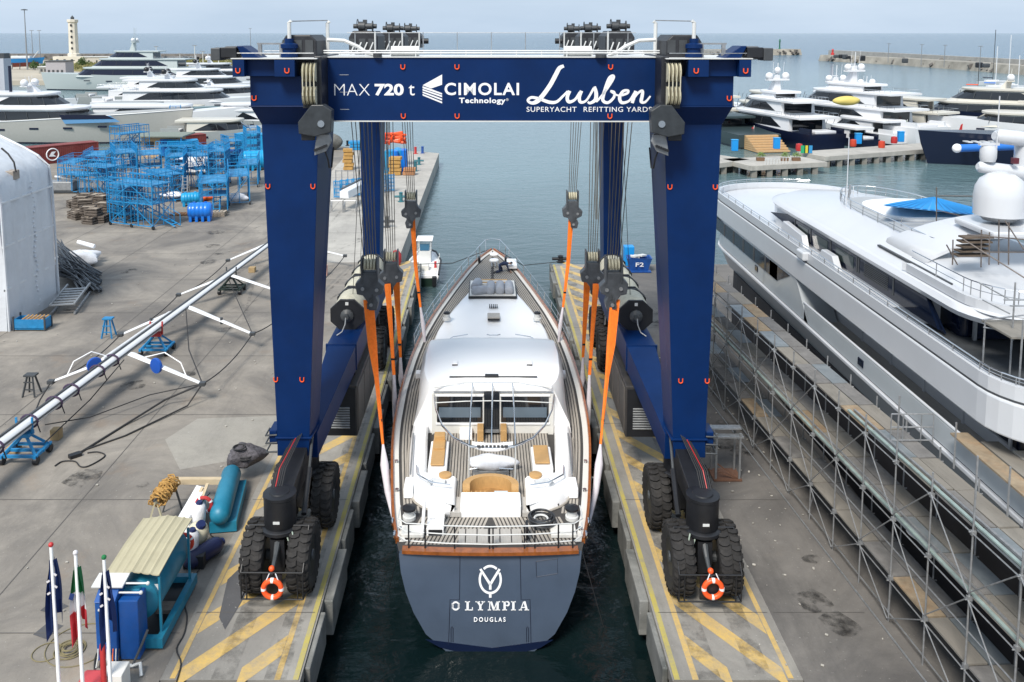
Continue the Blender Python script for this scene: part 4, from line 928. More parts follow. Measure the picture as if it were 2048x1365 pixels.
for q in ([(959, 1139), (963, 1137), (983, 1168), (979, 1171)], [(1001, 1139), (997, 1137), (978, 1168), (982, 1171)], [(978, 1168), (983, 1168), (983, 1179), (978, 1179)], [(978, 1187), (983, 1187), (983, 1195), (978, 1195)]): tpoly(em, q)
em.build('yacht_emblem', wm, hull)
nm = MB(); yb, yt_ = 1220.5, 1202.5
def thick(x, y0, x2, y2, w_): tpoly(nm, [(x, y0), (x + w_, y0), (x2 + w_, y2), (x2, y2)])
def ser(x0, x1, y, h=1.6): tpoly(nm, [(x0, y), (x1, y), (x1, y + h), (x0, y + h)])
em = nm
earc(911.5, 1211.6, 6.6, 7.6, 0, 360, 1.5, 20); thick(903.6, 1206.5, 903.6, 1216.5, 3.6); thick(915.8, 1206.5, 915.8, 1216.5, 3.6)
thick(933, yt_, 933, yb, 4.5); ser(930, 940, yt_); ser(930, 946, yb - 1.6); thick(944, yb - 6, 944, yb, 1.8)
thick(953, yt_, 959, 1212, 4.5); thick(966.5, yt_, 960.5, 1212, 2); thick(958.5, 1211.5, 958.5, yb, 4.5); ser(951, 960, yt_); ser(963, 970, yt_); ser(956, 966, yb - 1.6)
thick(979, yt_, 978, yb, 1.8); thick(980, yt_, 986, yb, 4); thick(993, yt_, 986.5, yb, 2); thick(993, yt_, 993, yb, 4.5); ser(976, 983, yt_); ser(993, 1000, yt_); ser(975.5, 982, yb - 1.6); ser(990.5, 1000, yb - 1.6)
thick(1007, yt_, 1007, yb, 4.5); ser(1004, 1015, yt_); ser(1004.5, 1014, yb - 1.6); earc(1014.5, 1207.3, 3.6, 3.8, -90, 90, 1.5, 10); ser(1010, 1015, 1210, 1.6)
thick(1024.5, yt_, 1024.5, yb, 4.5); ser(1022, 1031.5, yt_); ser(1022, 1031.5, yb - 1.6)
thick(1046.5, yt_, 1051.5, yb, 4.5); thick(1046.5, yt_, 1040, yb, 1.8); ser(1037.5, 1044, yb - 1.6); ser(1049, 1058, yb - 1.6); ser(1043, 1051, 1214, 1.5)
nm.build('yacht_name', wm, hull)['kind'] = 'stuff'
text_mesh('home_port', 'DOUGLAS', tf(948, 1241.5) - Vector((0, .05, 0)), tf(1011, 1234) - Vector((0, .01, 0)), wm, hull, .01, spacing=1.45)
# mooring lines of the stern
for (pa_, pb_) in (((798, 1098), (779, 1175)), ((1163, 1098), (1207, 1255))): MB().tube([tf(*pa_) - Vector((0, .1, 0)), G(*pb_, ZW)], .014, 5).build('mooring_line', rope2, YT)
MB().tube([(cxl(64) - .3, 64, 2.9), (-2.5, 66.5, 1.2), (-5.6, 69.5, .3)], .03, 6).build('mooring_line', rope2, YT)
MB().tube([(cxl(64) + .3, 64, 2.9), (3, 67.5, .75), (6.2, 70.3, .3)], .03, 6).build('mooring_line', rope2, YT)

# ================================================================== hook blocks, ropes and slings
blockm = mat('block_grey', (.075, .082, .092), .45, .2, var=.3, vs=3)
def hook_block(u, v, Y, top, side, label, k=1.0, ropes=4):
    p = AY(u, v, Y); t_ = AY(*top, Y) if len(top) == 2 else Vector(top); t_ = Vector((t_.x, t_.y, 17.6))
    r = thing('hook_block', label, 'hook block', p, 'hook blocks of the boat lift')
    for q in range(ropes + 1):
        o_ = (q - ropes / 2) * .13 * k
        for dy in (0,):
            MB().rod((p.x + o_ * .8, p.y + dy, p.z), (t_.x + o_ * 1.5, t_.y + dy * 2, t_.z), .020, 5).build('hoist_rope', rope, r)
    h = MB()
    for x in (-.33, .33): h.prism([(-.28, .15), (.28, .15), (.33, -.1), (.28, -.95), (-.28, -.95), (-.33, -.1)], 'x', x * k - .03, x * k + .03)
    h.v = [(a + p.x, b * k + p.y, c * k + p.z) for a, b, c in h.v]; h.build('block_cheek', blockm, r)['kind'] = 'stuff'
    for q in range(4): MB().lathe([(.22 * k, -.05), (.26 * k, -.04), (.22 * k, 0), (.26 * k, .04), (.22 * k, .05)], (p.x + (-.2 + .133 * q) * k, p.y, p.z - .2 * k), 'x', 18).build('block_sheave', cream, r, smooth=True)
    b = MB(); b.prism([(-.30, -.5), (.30, -.5), (.42, -.8), (.62, -1.0), (.55, -1.45), (.30, -1.5), (.12, -1.75), (.05, -2.15), (-.28, -2.15), (-.36, -1.8), (-.25, -1.55), (-.55, -1.4), (-.6, -1.1), (-.33, -.85)], 'y', -.24, .24)
    b.v = [(a * side * k + p.x, q * k + p.y, c * k + p.z) for a, q, c in b.v]; b.build('block_body', blockm, r, bevel=.03)
    for (x, z) in ((.3, -1.2), (-.3, -1.25), (-.05, -1.9)): MB().lathe([(.08 * k, -.3 * k), (.08 * k, .3 * k)], (p.x + x * side * k, p.y, p.z + z * k), 'y', 10).build('block_pin', grey, r)
    for q in range(3): MB().cbox((p.x + (-.12 + .1 * q) * k * side, p.y - .27 * k, p.z - (1.55 + .2 * q) * k), .07 * k, .04, .25 * k).build('link_plate', dgrey, r)
    return p
def sling(path, label, wds, strands=1, grp='orange lifting slings'):
    """path: (u, v, Y) from the block down; last part is wrapped in white cloth"""
    P_ = [AY(u, v, Y) for u, v, Y, c in path]; base = P_[-1]
    r = thing('lifting_sling', label, 'sling', base, grp)
    o = [i for i, q in enumerate(path) if q[3]]; n0 = len(path) - len(o)
    op = [P_[i] for i in range(len(path)) if not path[i][3]]; ow = [wds[i] for i in range(len(path)) if not path[i][3]]
    for q in range(strands):
        f_ = (q - (strands - 1) / 2)
        pts = [p + Vector((f_ * .085 * (1 - i / (len(op) - 1)), .02 * f_, 0)) for i, p in enumerate(op)]
        ww = [w_ / strands * 1.15 if i == 0 else w_ * (.55 if strands > 1 and i < len(op) - 1 else 1) for i, w_ in enumerate(ow)]
        rb = MB(); ribbon(rb, pts, ww, .07); rb.build('webbing', orange, r)
    k_ = len(op) - 2; MB().cbox((op[k_ if k_ > 0 else 0] * .35 + op[-1] * .65), ow[-1] * 1.25, .12, .09).build('keeper', blk, r)
    wp = [P_[n0 - 1]] + [P_[i] for i in o]
    if o: MB().tube(wp, [wds[n0 - 1] * .5] + [wds[i] / 2 for i in o], 10).build('sling_sleeve', mat('pale_sleeve', (.62, .58, .62), .8, var=.08, vs=4), r, smooth=60)
for s, nmx in ((-1, 'left'), (1, 'right')):
    m_ = (lambda u: u) if s < 0 else (lambda u: 1967 - u)
    hook_block(m_(822), 386, 48, (m_(808), 120), -s, f'dark grey hook block hanging highest and farthest on the {nmx}', .92)
    hook_block(m_(782), 506, 41.5, (m_(768), 120), -s, f'dark grey middle hook block on the {nmx} over the slip edge', .95)
    hook_block(m_(740), 520, 36.5, (m_(716), 120), s, f'nearest pale grey hook block on the {nmx} beside the winch drums', 1.0, 5)
    sling([(m_(825), 438, 48, 0), (m_(831), 530, 48, 0), (m_(841), 615, 47.6, 0), (m_(846), 650, 47.4, 1), (m_(850), 690, 47.2, 1)], f'orange sling with twisted strands to the far {nmx} rail', [.34, .28, .12, .24, .12], 2)
    sling([(m_(791), 535, 41.5, 0), (m_(797), 640, 42.0, 0), (m_(801), 715, 42.2, 0), (m_(802), 760, 42.2, 1), (m_(805), 785, 42.0, 1)], f'shorter orange sling of the middle block on the {nmx}', [.32, .22, .12, .26, .14], 1)
    sling([(m_(775), 568, 41.2, 0), (m_(782), 660, 40.6, 0), (m_(788), 750, 40.1, 0), (m_(789), 800, 39.9, 1), (m_(790), 850, 39.7, 1)], f'longer orange sling of the middle block on the {nmx}', [.38, .26, .14, .24, .18], 2)
    sling([(m_(737), 600, 36.4, 0), (m_(745), 690, 36.0, 0), (m_(753), 755, 35.6, 0), (m_(766), 888, 34.4, 0), (m_(769), 930, 33.6, 1), (m_(776), 985, 32.7, 1), (m_(788), 1045, 31.5, 1)], f'long orange sling fanned at its top nearest the camera on the {nmx}', [.40, .27, .12, .09, .34, .26, .10], 5)
    for (u, v) in ((780, 958), (1189 if s < 0 else 780, 958)):
        if s < 0 and u > 1000: continue
        p = AY(m_(u), v, 33.6); MB().cbox(p, .3, .7, .5).build('fender_board', offw, YT, bevel=.04)
# ================================================================== white motor yacht on the right with its scaffold
SY = thing('motor_yacht', 'large white motor yacht under refit behind the scaffold at the right edge', 'motor yacht', (15, 40, 0))
XC, XFAR = 19.6, 24.2
def outline(xn, ys, yb, rs=1.0, bl=9.0, xf=None, tip=None, n=8):
    xf = xf or (2 * XC - xn); pts = []
    for (cx_, sgn) in ((xf - rs, 1), (xn + rs, -1)):
        for k in range(n + 1):
            a = (math.pi / 2) * k / n
            a = a if sgn > 0 else math.pi / 2 - a
            pts.append((cx_ + sgn * rs * math.cos(a), ys + rs - rs * math.sin(a)))
    half = (xf - xn) / 2; cm = (xn + xf) / 2
    for k in range(n * 2 + 1):
        a = math.pi * k / (n * 2); xx = cm - half * math.cos(a); pts.append((xx, yb + bl * math.sin(a) ** .8 if 0 < k < n * 2 else yb))
    return pts
def deckp(name, o_, z0, z1, m, parent=None, bevel=.03): return MB().prism(o_, 'z', z0, z1).build(name, m, parent or SY, bevel=bevel)
def wall(name, o_, z0, z1, m, th=.12, parent=None, a=0, b=None):
    o_ = o_[a:b]; rings = []
    for i, p in enumerate(o_):
        q0 = Vector(o_[max(i - 1, 0)]); q1 = Vector(o_[min(i + 1, len(o_) - 1)]); d_ = (q1 - q0).normalized(); n_ = Vector((d_.y, -d_.x)) * th
        if (Vector((XC, 38)) - Vector(p)).dot(n_) < 0: n_ = -n_
        rings.append([(p[0], p[1], z0), (p[0] + n_.x, p[1] + n_.y, z0), (p[0] + n_.x, p[1] + n_.y, z1), (p[0], p[1], z1)])
    return MB().loft(rings).build(name, m, parent or SY)
def rail(o_, z0, z1, a=0, b=None, step=1, r=.022, parent=None):
    o_ = o_[a:b]; q = MB()
    q.tube([(p[0], p[1], z1) for p in o_], r, 6); q.tube([(p[0], p[1], (z0 + z1) / 2) for p in o_], r * .6, 5)
    q.build('hand_rail', chrome, parent or SY)
    L_ = 0
    for i in range(1, len(o_)):
        A, B = Vector(o_[i - 1]), Vector(o_[i]); n_ = max(1, int((B - A).length / 1.5))
        for k in range(n_):
            p = A + (B - A) * k / n_; MB().rod((p.x, p.y, z0), (p.x, p.y, z1), .018, 5).build('rail_stanchion', galv, parent or SY)
ywhite = mat('yacht_white', (.57, .59, .62), .22, var=.03, vs=.4, coat=.3)
ysil = mat('yacht_silver', (.42, .455, .48), .25, var=.05, vs=.4, coat=.3)
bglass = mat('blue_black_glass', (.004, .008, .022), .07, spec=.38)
# hull: black below, silver flare above
hull_o = [15.0, 18.0, 46.0]
hl = MB(); rings = []
for (xn, z, g) in ((15.35, .05, 0), (15.3, 1.6, 0), (15.35, 4.3, 0)): rings.append([(x, y, z) for x, y in outline(xn, 12, 52, 1.0, 4)])
hl.loft(rings).build('underwater_hull', mat('black_antifouling', (.014, .014, .018), .6, var=.3, vs=1), SY)
hl = MB(); rings = []
for (xn, z, b_) in ((15.45, 4.304, 3), (15.3, 4.7, 3.6), (15.05, 5.34, 4.6)): rings.append([(x, y, z) for x, y in outline(xn, 12, 54, 1.0, b_)])
hl.loft(rings).build('hull', ysil, SY, smooth=30)
deckp('rubbing_strake', outline(14.9, 12, 54, 1, 4.6), 5.345, 5.50, ywhite)
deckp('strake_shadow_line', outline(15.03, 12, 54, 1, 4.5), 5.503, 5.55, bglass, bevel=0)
# open side deck aft of Y 41, full height side forward of it
wall('bulwark', [(15.0, 12), (15.0, 26), (15.0, 40)], 5.553, 6.3, ysil, .14)
MB().tube([(15.05, 12, 6.36), (15.05, 40.2, 6.36)], .05, 8).build('bulwark_cap', ywhite, SY)
deckp('main_deck', outline(15.12, 12, 40, 1, 1), 5.553, 5.60, teak2, bevel=0)
deckp('saloon', outline(16.6, 22.6, 40, .4, 5), 5.603, 7.2, bglass)
deckp('saloon_lower_wall', outline(16.5, 22.4, 40, .4, 5), 5.605, 6.05, ywhite)
for k in range(6): MB().box(16.44, 16.5, 23.5 + k * 2.7, 23.62 + k * 2.7, 5.6, 7.2).build('saloon_mullion', ywhite, SY)
MB().box(15.6, 16.2, 22.2, 22.5, 5.6, 7.1).build('saloon_door', mat('brown_door', (.08, .055, .04), .5), SY)
fs = MB(); fs.prism([(40.0, 5.553), (38.9 + .6, 5.553), (41.2, 7.21), (46, 7.21), (46, 5.553)], 'x', 15.0, 16.4); fs.build('side_screen', ysil, SY)
deckp('forward_hull_side', [p for p in outline(15.0, 45.9, 54, .05, 4.6)], 5.553, 7.21, ysil)
deckp('main_deck_windows', [(14.97, 43.8), (15.1, 43.8), (15.1, 57), (14.97, 57)], 6.35, 7.12, bglass, bevel=0)
wd = MB(); wd.prism([(43.9, 6.35), (42.0, 7.12), (45, 7.12), (45, 6.35)], 'x', 14.97, 15.1); wd.build('main_deck_windows', bglass, SY)
for k in range(5): MB().box(14.955, 14.98, 45.6 + k * 2.0, 45.85 + k * 2.0, 6.36, 7.11).build('window_mullion', dgrey, SY)
for y, z in ((33.5, 5.75), (47.0, 5.9)): MB().box(14.96, 15.02, y, y + .5, z, z + .32).build('hawse_opening', bglass, SY, bevel=.03)
for y in (27, 30, 36, 39): MB().box(15.5, 15.75, y, y + .5, 4.1, 4.4).build('porthole', bglass, SY)
# deck two: overhanging band, bulwark, floor, deckhouse with windows
o2 = outline(14.95, 23.4, 55, 2.2, 4.6)
deckp('deck_band', o2, 7.213, 8.30, ywhite, bevel=.06)
deckp('band_groove', outline(15.0, 23.5, 55, 2.2, 4.5), 8.302, 8.36, dgrey, bevel=0)
wall('deck_bulwark', outline(15.02, 23.5, 55, 2.2, 4.5), 8.362, 8.78, ywhite, .22)
deckp('foredeck', outline(15.2, 33.2, 54.8, .1, 4.4), 8.30, 8.40, ywhite, bevel=0)
deckp('deck_floor', outline(15.2, 23.7, 33, 2.1, .2), 8.30, 8.345, mat('brown_grey_deck', (.20, .175, .155), .75, var=.12, vs=1.5, bump=.1), bevel=0)
rail(outline(15.1, 23.6, 55, 2.2, 4.4), 8.78, 9.02, 9, 30)
deckp('aft_glass_wall', outline(16.7, 29.8, 33, .3, 1), 8.35, 9.42, bglass)
house = outline(16.15, 31.2, 46.5, .15, 5)
deckp('bridge_deck_house', house, 8.35, 9.42, ywhite)
wn_ = MB(); wn_.prism([(30.2, 8.5), (31.1, 9.38), (46.0, 9.38), (48.6, 8.95), (44.5, 8.70), (40.6, 8.5)], 'x', 16.10, 16.2); wn_.build('side_window', bglass, SY)
for y in (33.6, 36.8, 37.0, 39.9, 42.4, 44.6): MB().box(16.075, 16.11, y, y + .09, 8.7, 9.36).build('window_mullion', dgrey, SY)
for k in range(8): MB().box(16.075, 16.11, 34.1, 36.3, 8.75 + k * .075, 8.78 + k * .075).build('louvre', dgrey, SY)
for (y0, y1, z0, z1) in ((37.4, 39.3, 8.75, 9.25), (40.3, 42.0, 8.8, 9.25), (42.8, 44.2, 8.85, 9.25)): MB().box(16.082, 16.105, y0, y1, z0, z1).build('window_pane', mat('green_grey_pane', (.035, .05, .05), .08, spec=.4), SY)
MB().prism([(40.6, 8.35), (40.0, 8.95), (38.8, 8.95), (38.2, 8.35)], 'x', 15.7, 16.0).build('wing_station', ywhite, SY, bevel=.03)
MB().prism([(45.8, 8.35), (45.3, 9.15), (42.6, 9.0), (42.2, 8.35)], 'x', 15.7, 16.0).build('wing_station', ywhite, SY, bevel=.03)
MB().cbox((15.05, 40.3, 8.62), .55, .9, .42).build('fender_locker', ywhite, SY, bevel=.08)
# aft bulkhead of the deckhouse with its glass doors
for k in range(4): MB().box(17.1 + k * 1.3, 18.25 + k * 1.3, 29.5, 29.58, 8.4, 9.4).build('glass_door', bglass, SY)
MB().prism([(29.9, 8.45), (31.15, 9.4), (31.4, 9.4), (31.4, 8.45)], 'x', 16.2, 16.26).build('side_window', bglass, SY)
for k in range(5): MB().box(16.98 + k * 1.3, 17.08 + k * 1.3, 29.46, 29.58, 8.36, 9.42).build('door_frame', grey, SY)
# roof: sloping sides
rf = MB(); rings = []
for (xn, ys, yb, z) in ((16.08, 27.0, 46.5, 9.425), (15.98, 26.9, 46.8, 9.62), (16.1, 27.1, 46.0, 9.80)): rings.append([(x, y, z) for x, y in outline(xn, ys, yb, 2.4, 4.6)])
rf.loft(rings).build('roof_band', ywhite, SY, smooth=50)
rf = MB(); rings = []
for (xn, ys, yb, z) in ((16.35, 27.3, 45.5, 9.803), (17.45, 33.0, 40.0, 10.55)): rings.append([(x, y, z) for x, y in outline(xn, ys, yb, 1.2, 5.5)])
rf.loft(rings).build('roof_coaming', ywhite, SY, smooth=50)
for y0, y1 in ((30.5, 36.3),): MB().box(16.6, 16.72, y0, y1, 10.03, 10.09).build('coaming_line', dgrey, SY)
deckp('sun_deck_floor', outline(17.7, 33.3, 39.7, .6, 4.9), 10.551, 10.575, mat('pale_grey_deck', (.36, .38, .40), .6, var=.08, vs=1), bevel=0)
deckp('sun_deck_pad', outline(18.3, 38.5, 41.5, 1.2, 1.6, xf=22.6), 10.55, 10.78, gel, bevel=.08)
deckp('sun_deck_pad', outline(18.0, 35.0, 36.3, .6, .9, xf=21.4), 10.55, 10.72, ysil, bevel=.08)
rail(outline(17.55, 33.2, 40.0, .6, 5.4), 10.56, 11.0, 9, 34)
rail([(18.2, 37.6), (20.6, 37.6), (20.6, 36.6)], 10.56, 10.95)
deckp('aft_sun_deck', outline(16.4, 27.4, 33.0, 2.0, .2), 9.803, 9.84, mat('brown_grey_deck', (.2, .17, .15)), bevel=0)
wall('sun_deck_bulwark', outline(16.25, 27.15, 33.0, 2.2, .2), 9.84, 10.15, ywhite, .2, a=0, b=20)
rail(outline(16.45, 27.35, 33.0, 2.0, .2), 10.15, 10.65, 0, 19)
# swept wing that carries the domes
wg = MB(); rings = []
for t_ in [k / 10 for k in range(11)]:
    y0 = 34.6 - 2.2 * t_; z = 10.25 + 1.65 * (math.sin(t_ * math.pi / 2) ** 1.2); x = 16.9 + 4.6 * t_ ** 1.5; wdt = 3.4 - 1.0 * t_
    rings.append([(x, y0 - wdt / 2, z - .1), (x + .03, y0 + wdt / 2, z - .1), (x + .1, y0 + wdt / 2, z + .12), (x, y0, z + .22), (x, y0 - wdt / 2, z + .05)])
wg.loft(rings).build('radar_arch', ywhite, SY, smooth=50)
MB().box(18.3, 23, 30.9, 33.6, 11.6, 11.85).build('arch_platform', ywhite, SY, bevel=.08)
p = AY(1998, 432, 32.6); rd = MB(); rd.lathe([(.72, p.z), (.9, p.z + .05), (.92, p.z + .75), (.87, p.z + 1.1), (.72, p.z + 1.4), (.45, p.z + 1.6), (.15, p.z + 1.68), (.01, p.z + 1.69)], (p.x, p.y, 0), 'z', 32)
rm = rd.build('radome', ywhite, SY, smooth=50); MB().lathe([(.55, p.z - .16), (.7, p.z)], (p.x, p.y, 0), 'z', 24).build('radome_foot', grey, rm)
p = AY(2048, 380, 33.6); MB().lathe([(.55, 11.8), (.55, 14.6), (.4, 15.0), (.2, 15.15), (.02, 15.2)], (p.x + .15, p.y, 0), 'z', 24).build('mast_column', ywhite, SY, smooth=50)
a = AY(1955, 333, 33.2); b_ = AY(2060, 350, 33.4); MB().tube([a, a + (b_ - a) * .05, (a + b_) / 2, b_], [.12, .22, .26, .3], 12).build('mast_arm', ywhite, SY, smooth=True)
p = AY(1976, 318, 33.2); rr = MB().lathe([(.26, p.z - .1), (.3, p.z + .05), (.3, p.z + .35), (.24, p.z + .5), (.02, p.z + .52)], (p.x, p.y, 0), 'z', 16).build('radar_pedestal', ywhite, SY, smooth=True); MB().cbox((p.x, p.y, p.z + .57), .75, .15, .1).build('radar_scanner', ywhite, rr)
a = AY(1988, 272, 33.3); b_ = AY(2060, 280, 33.5); MB().tube([a, a + (b_ - a) * .1, b_], [.15, .28, .3], 12).build('mast_arm', ywhite, SY, smooth=True)
a = AY(1992, 318, 33.1); MB().rod(a, a + Vector((0, 0, 2.4)), .025, 6).build('whip_antenna', ywhite, SY)
a = AY(2030, 322, 33); MB().cbox(a, .2, .2, .22).build('nav_light', mat('maroon_plastic', (.10, .02, .03), .4), SY)
bm_ = thing('boom', 'blue covered boom with a white ball end crossing behind the radar scanner', 'boom', AY(2060, 292, 36)); MB().rod(AY(1918, 297, 36), AY(2060, 292, 36), .16, 12).build('spar', mat('bright_blue_cover', (.02, .16, .55), .5), bm_, smooth=True); MB().dome(AY(1914, 297, 36), .19, 1, 14, 4, -1).build('ball_end', gel, bm_, smooth=True)
for (u, v0, v1, X) in ((1690, 468, 270, 17.6), (1706, 400, 372, 19)):
    a = AX(u, v0, X); MB().rod(a, a + Vector((0, 0, (v0 - v1) / 1750 * a.y)), .025, 6).build('whip_antenna', ywhite, SY)
MB().tube([(18.5, 44, 10.1), (18.6, 44, 11.3)], .06, 6).build('horn_mast', galv, SY)
bb = thing('lifebuoy_post', 'red lifebuoy box on a post beyond the foredeck of the white yacht', 'lifebuoy', AY(1595, 405, 62)); q = AY(1595, 390, 62)
MB().cbox(q, .6, .15, .6).build('box', red, bb, bevel=.04); MB().torus(q - Vector((0, .1, 0)), .17, .05, 'y', 18, 6).build('buoy', white, bb); MB().rod(q, (q.x, q.y, 6.0), .05, 6).build('post', yel, bb)
# blue peaked tent roof beyond the yacht
bt_ = thing('tent_roof', 'bright blue striped peaked awning showing above the white yacht roof', 'awning', AY(1868, 420, 40)); A = AY(1868, 394, 40)
c_ = [AY(1765, 410, 38), AY(1985, 432, 38), AY(1985, 425, 42), AY(1790, 405, 42)]
bl_ = mat('blue_tent_cloth', (.01, .25, .62), .7)
tn = MB()
for i in range(4):
    p, q = c_[i], c_[(i + 1) % 4]
    for k in range(14):
        a, b_ = p + (q - p) * k / 14, p + (q - p) * (k + .72) / 14; tn.add([a, b_, A, A - Vector((0, 0, .02))], [(0, 1, 2), (0, 2, 3)])
        
tn.build('striped_cloth', bl_, bt_, rec=False)
tn = MB()
for i in range(4):
    p, q = c_[i], c_[(i + 1) % 4]; tn.add([p - Vector((0, 0, .05)), q - Vector((0, 0, .05)), A - Vector((0, 0, .05))], [(0, 1, 2)])
tn.build('cloth', mat('pale_blue_cloth', (.10, .38, .72), .7), bt_, rec=False)
# ------------------------------------------------------------------ scaffold
SF = thing('scaffold', 'long three level tube scaffold with boards standing along the white yacht', 'scaffold', (13, 35, 0))
YB = [24.62 + 1.975 * k for k in range(-3, 15)]
def xo(Y): return 13.22 - (Y - 24.62) * .064
LV = (1.5, 3.55, 5.52)
bmats = [mat('weathered_board_a', (.22, .205, .18), .85, var=.2, vs=3, stretch=(1, .3, 1), dirt=.5, ds=1.5, dcol=(.12, .11, .10)), mat('weathered_board_b', (.175, .17, .165), .8, var=.2, vs=3, dirt=.4, ds=1.2, dcol=(.10, .10, .10)), mat('steel_deck_board', (.24, .27, .29), .5, .3, var=.25, vs=2, dirt=.4, ds=1), mat('rusty_board', (.28, .22, .15), .85, var=.25, vs=3, dirt=.6, ds=2, dcol=(.30, .16, .07))]
protos = []
for m_ in bmats:
    q = MB(); q.box(-.30, .30, -.96, .96, -.035, .025)
    for x in (-.15, 0, .15): q.box(x - .006, x + .006, -.94, .94, .0251, .0275)
    protos.append(q)
pob = [None] * 4
rdm = random.Random(5)
for k, Y in enumerate(YB):
    for inner in (0, 1):
        x = xo(Y) + inner * 1.38; top = (7.6 if k < 5 and k % 2 == 0 else 6.1) if not inner else 5.9
        MB().rod((x, Y, 0), (x, Y, top), .028, 8).build('upright', galv, SF)
    for z in LV:
        MB().rod((xo(Y) - .12, Y, z - .09), (xo(Y) + 1.5, Y, z - .09), .022, 6).build('transom_tube', galv, SF)
    for z in (1.5, 3.5, 5.4): MB().cbox((xo(Y), Y, z), .13, .10, .13).build('coupler', grey, SF)
    if k < len(YB) - 1:
        Y2 = YB[k + 1]
        for li, z in enumerate(LV):
            for j in (0, 1):
                i_ = rdm.choices((0, 1, 2, 3), (4, 4, 2, 1))[0]
                if k > 2 and k < 8 and li == 0 and j == 1: i_ = 1
                c = Vector((xo((Y + Y2) / 2) + .36 + j * .64, (Y + Y2) / 2 + rdm.uniform(-.02, .02), z + rdm.uniform(0, .03)))
                if pob[i_] is None: pob[i_] = protos[i_].build('board', bmats[i_], None); o = pob[i_]; o.parent = SF
                else: o = pob[i_].copy(); sc.collection.objects.link(o); o.parent = SF
                o.location = c - Vector((13, 35, 0)); o.rotation_euler = (0, 0, .064 + rdm.uniform(-.008, .008))
            z0 = (0, LV[0], LV[1])[li]
            a, b_ = (k % 2 == 0), (li % 2 == 0)
            p, q = ((Y, z0 + .1), (Y2, z - .05)) if a == b_ else ((Y2, z0 + .1), (Y, z - .05))
            MB().rod((xo(p[0]) - .05, p[0], p[1]), (xo(q[0]) - .05, q[0], q[1]), .020, 6).build('brace', galv, SF)
        if k % 3 == 1: MB().rod((xo(Y) - .04, Y, .3), (xo(Y2) + 1.3, Y2, 1.3), .024, 6).build('brace', galv, SF)
Y0, Y1 = YB[0] - .3, YB[-1] + .3
for z in LV:
    for dx in (-.02, 1.38): MB().rod((xo(Y0) + dx, Y0, z - .13), (xo(Y1) + dx, Y1, z - .13), .022, 6).build('ledger', galv, SF)
for z in (.25, 2.5): MB().rod((xo(Y0) + .04, Y0, z), (xo(Y1) + .04, Y1, z), .024, 6).build('ledger', galv, SF)
for z in (3.60, 5.6): MB().box(0, .14, Y0, Y1, 0, .1).v and None
for z, ya, yb_ in ((3.62, 19, 47), (5.62, 19, 30)):
    MB().bar((xo(ya) + .10, ya, z), (xo(yb_) + .10, yb_, z), .10, .05).build('edge_beam', mat('pale_green_steel', (.30, .38, .36), .5, .2, var=.2, vs=3), SF)
    MB().bar((xo(ya) + .30, ya, z), (xo(yb_) + .30, yb_, z), .07, .07).build('edge_beam', galv, SF)
gb = thing('ground_pole', 'thin pale pole lying on the ground along the foot of the scaffold', 'pole', (12.9, 30, 0)); MB().rod((xo(20) - .30, 20, .03), (xo(46) - .38, 46, .03), .03, 6).build('pole', galv, gb)
# top platform toward the hull and board stack on the aft side deck
bs = MB()
for k in range(3): MB().box(14.65 + .62 * k, 15.2 + .62 * k, 22.2, 26.4 - .6 * k, 6.42, 6.48).build('board', (bmats[3], bmats[0], mat('pale_board', (.55, .52, .46), .8, var=.12, vs=2))[k], SF)
MB().box(16.7, 17.2, 22.2, 25.6, 6.42, 6.48).build('board', mat('pale_board', (.5, .5, .5)), SF)
for Y in (23.2, 26.0):
    for x in (14.6, 16.9): MB().rod((x, Y, 5.5), (x, Y, 7.0), .03, 6).build('upright', galv, SF)
# gate frame on the top level
for z in (5.6, 6.05, 6.5): MB().rod((13.4, 27.7, z), (14.8, 27.7, z), .024, 6).build('gate_rail', galv, SF)
for x in (13.4, 13.8, 14.4, 14.8): MB().rod((x, 27.7, 5.5), (x, 27.7, 6.5), .022, 6).build('gate_rail', galv, SF)
# scaffold tower on the after deck of the yacht
S2 = thing('deck_scaffold', 'short tube scaffold tower with a boarded platform on the after deck of the white yacht', 'scaffold', (19, 27, 8.35))
for (u, v0, v1, Y) in ((2020, 735, 565, 26.4), (1967, 700, 640, 27.0), (2040, 740, 640, 25.2)):
    p = AY(u, v0, Y); MB().rod((p.x, Y, 8.35), (p.x, Y, AY(u, v1, Y).z), .03, 6).build('upright', galv, S2)
for (a, b_) in (((1957, 565, 26.6), (2020, 600, 26.4)), ((1965, 600, 26.6), (2020, 628, 26.4)), ((2008, 600, 26.4), (2055, 600, 26.4)), ((2020, 612, 26.4), (2055, 612, 26.4)), ((1967, 640, 27), (2055, 630, 27)), ((1967, 655, 27), (2055, 668, 26))):
    MB().rod(AY(*a), AY(*b_), .025, 6).build('ledger', galv, S2)
p = AY(1970, 648, 27); MB().box(p.x, p.x + 1.6, 25.6, 27.2, p.z, p.z + .06).build('board', bmats[0], S2)
S3 = thing('deck_scaffold', 'tube scaffold standing on the sun deck under the white radar arch', 'scaffold', (19, 30, 9.85))
for (u, v0, v1) in ((1873, 445, 375), (1905, 530, 480), (1962, 535, 460), (1997, 530, 440), (2017, 530, 445), (1978, 530, 465)):
    a = AY(u, v0, 30.4); b_ = AY(u + 1, v1, 30.4)
    if u == 1873: a, b_ = AY(u, v0, 36), AY(u, v1, 36)
    MB().rod(a, b_, .026, 6).build('upright', mat('rusty_tube', (.14, .12, .11), .6, .3, var=.3), S3)
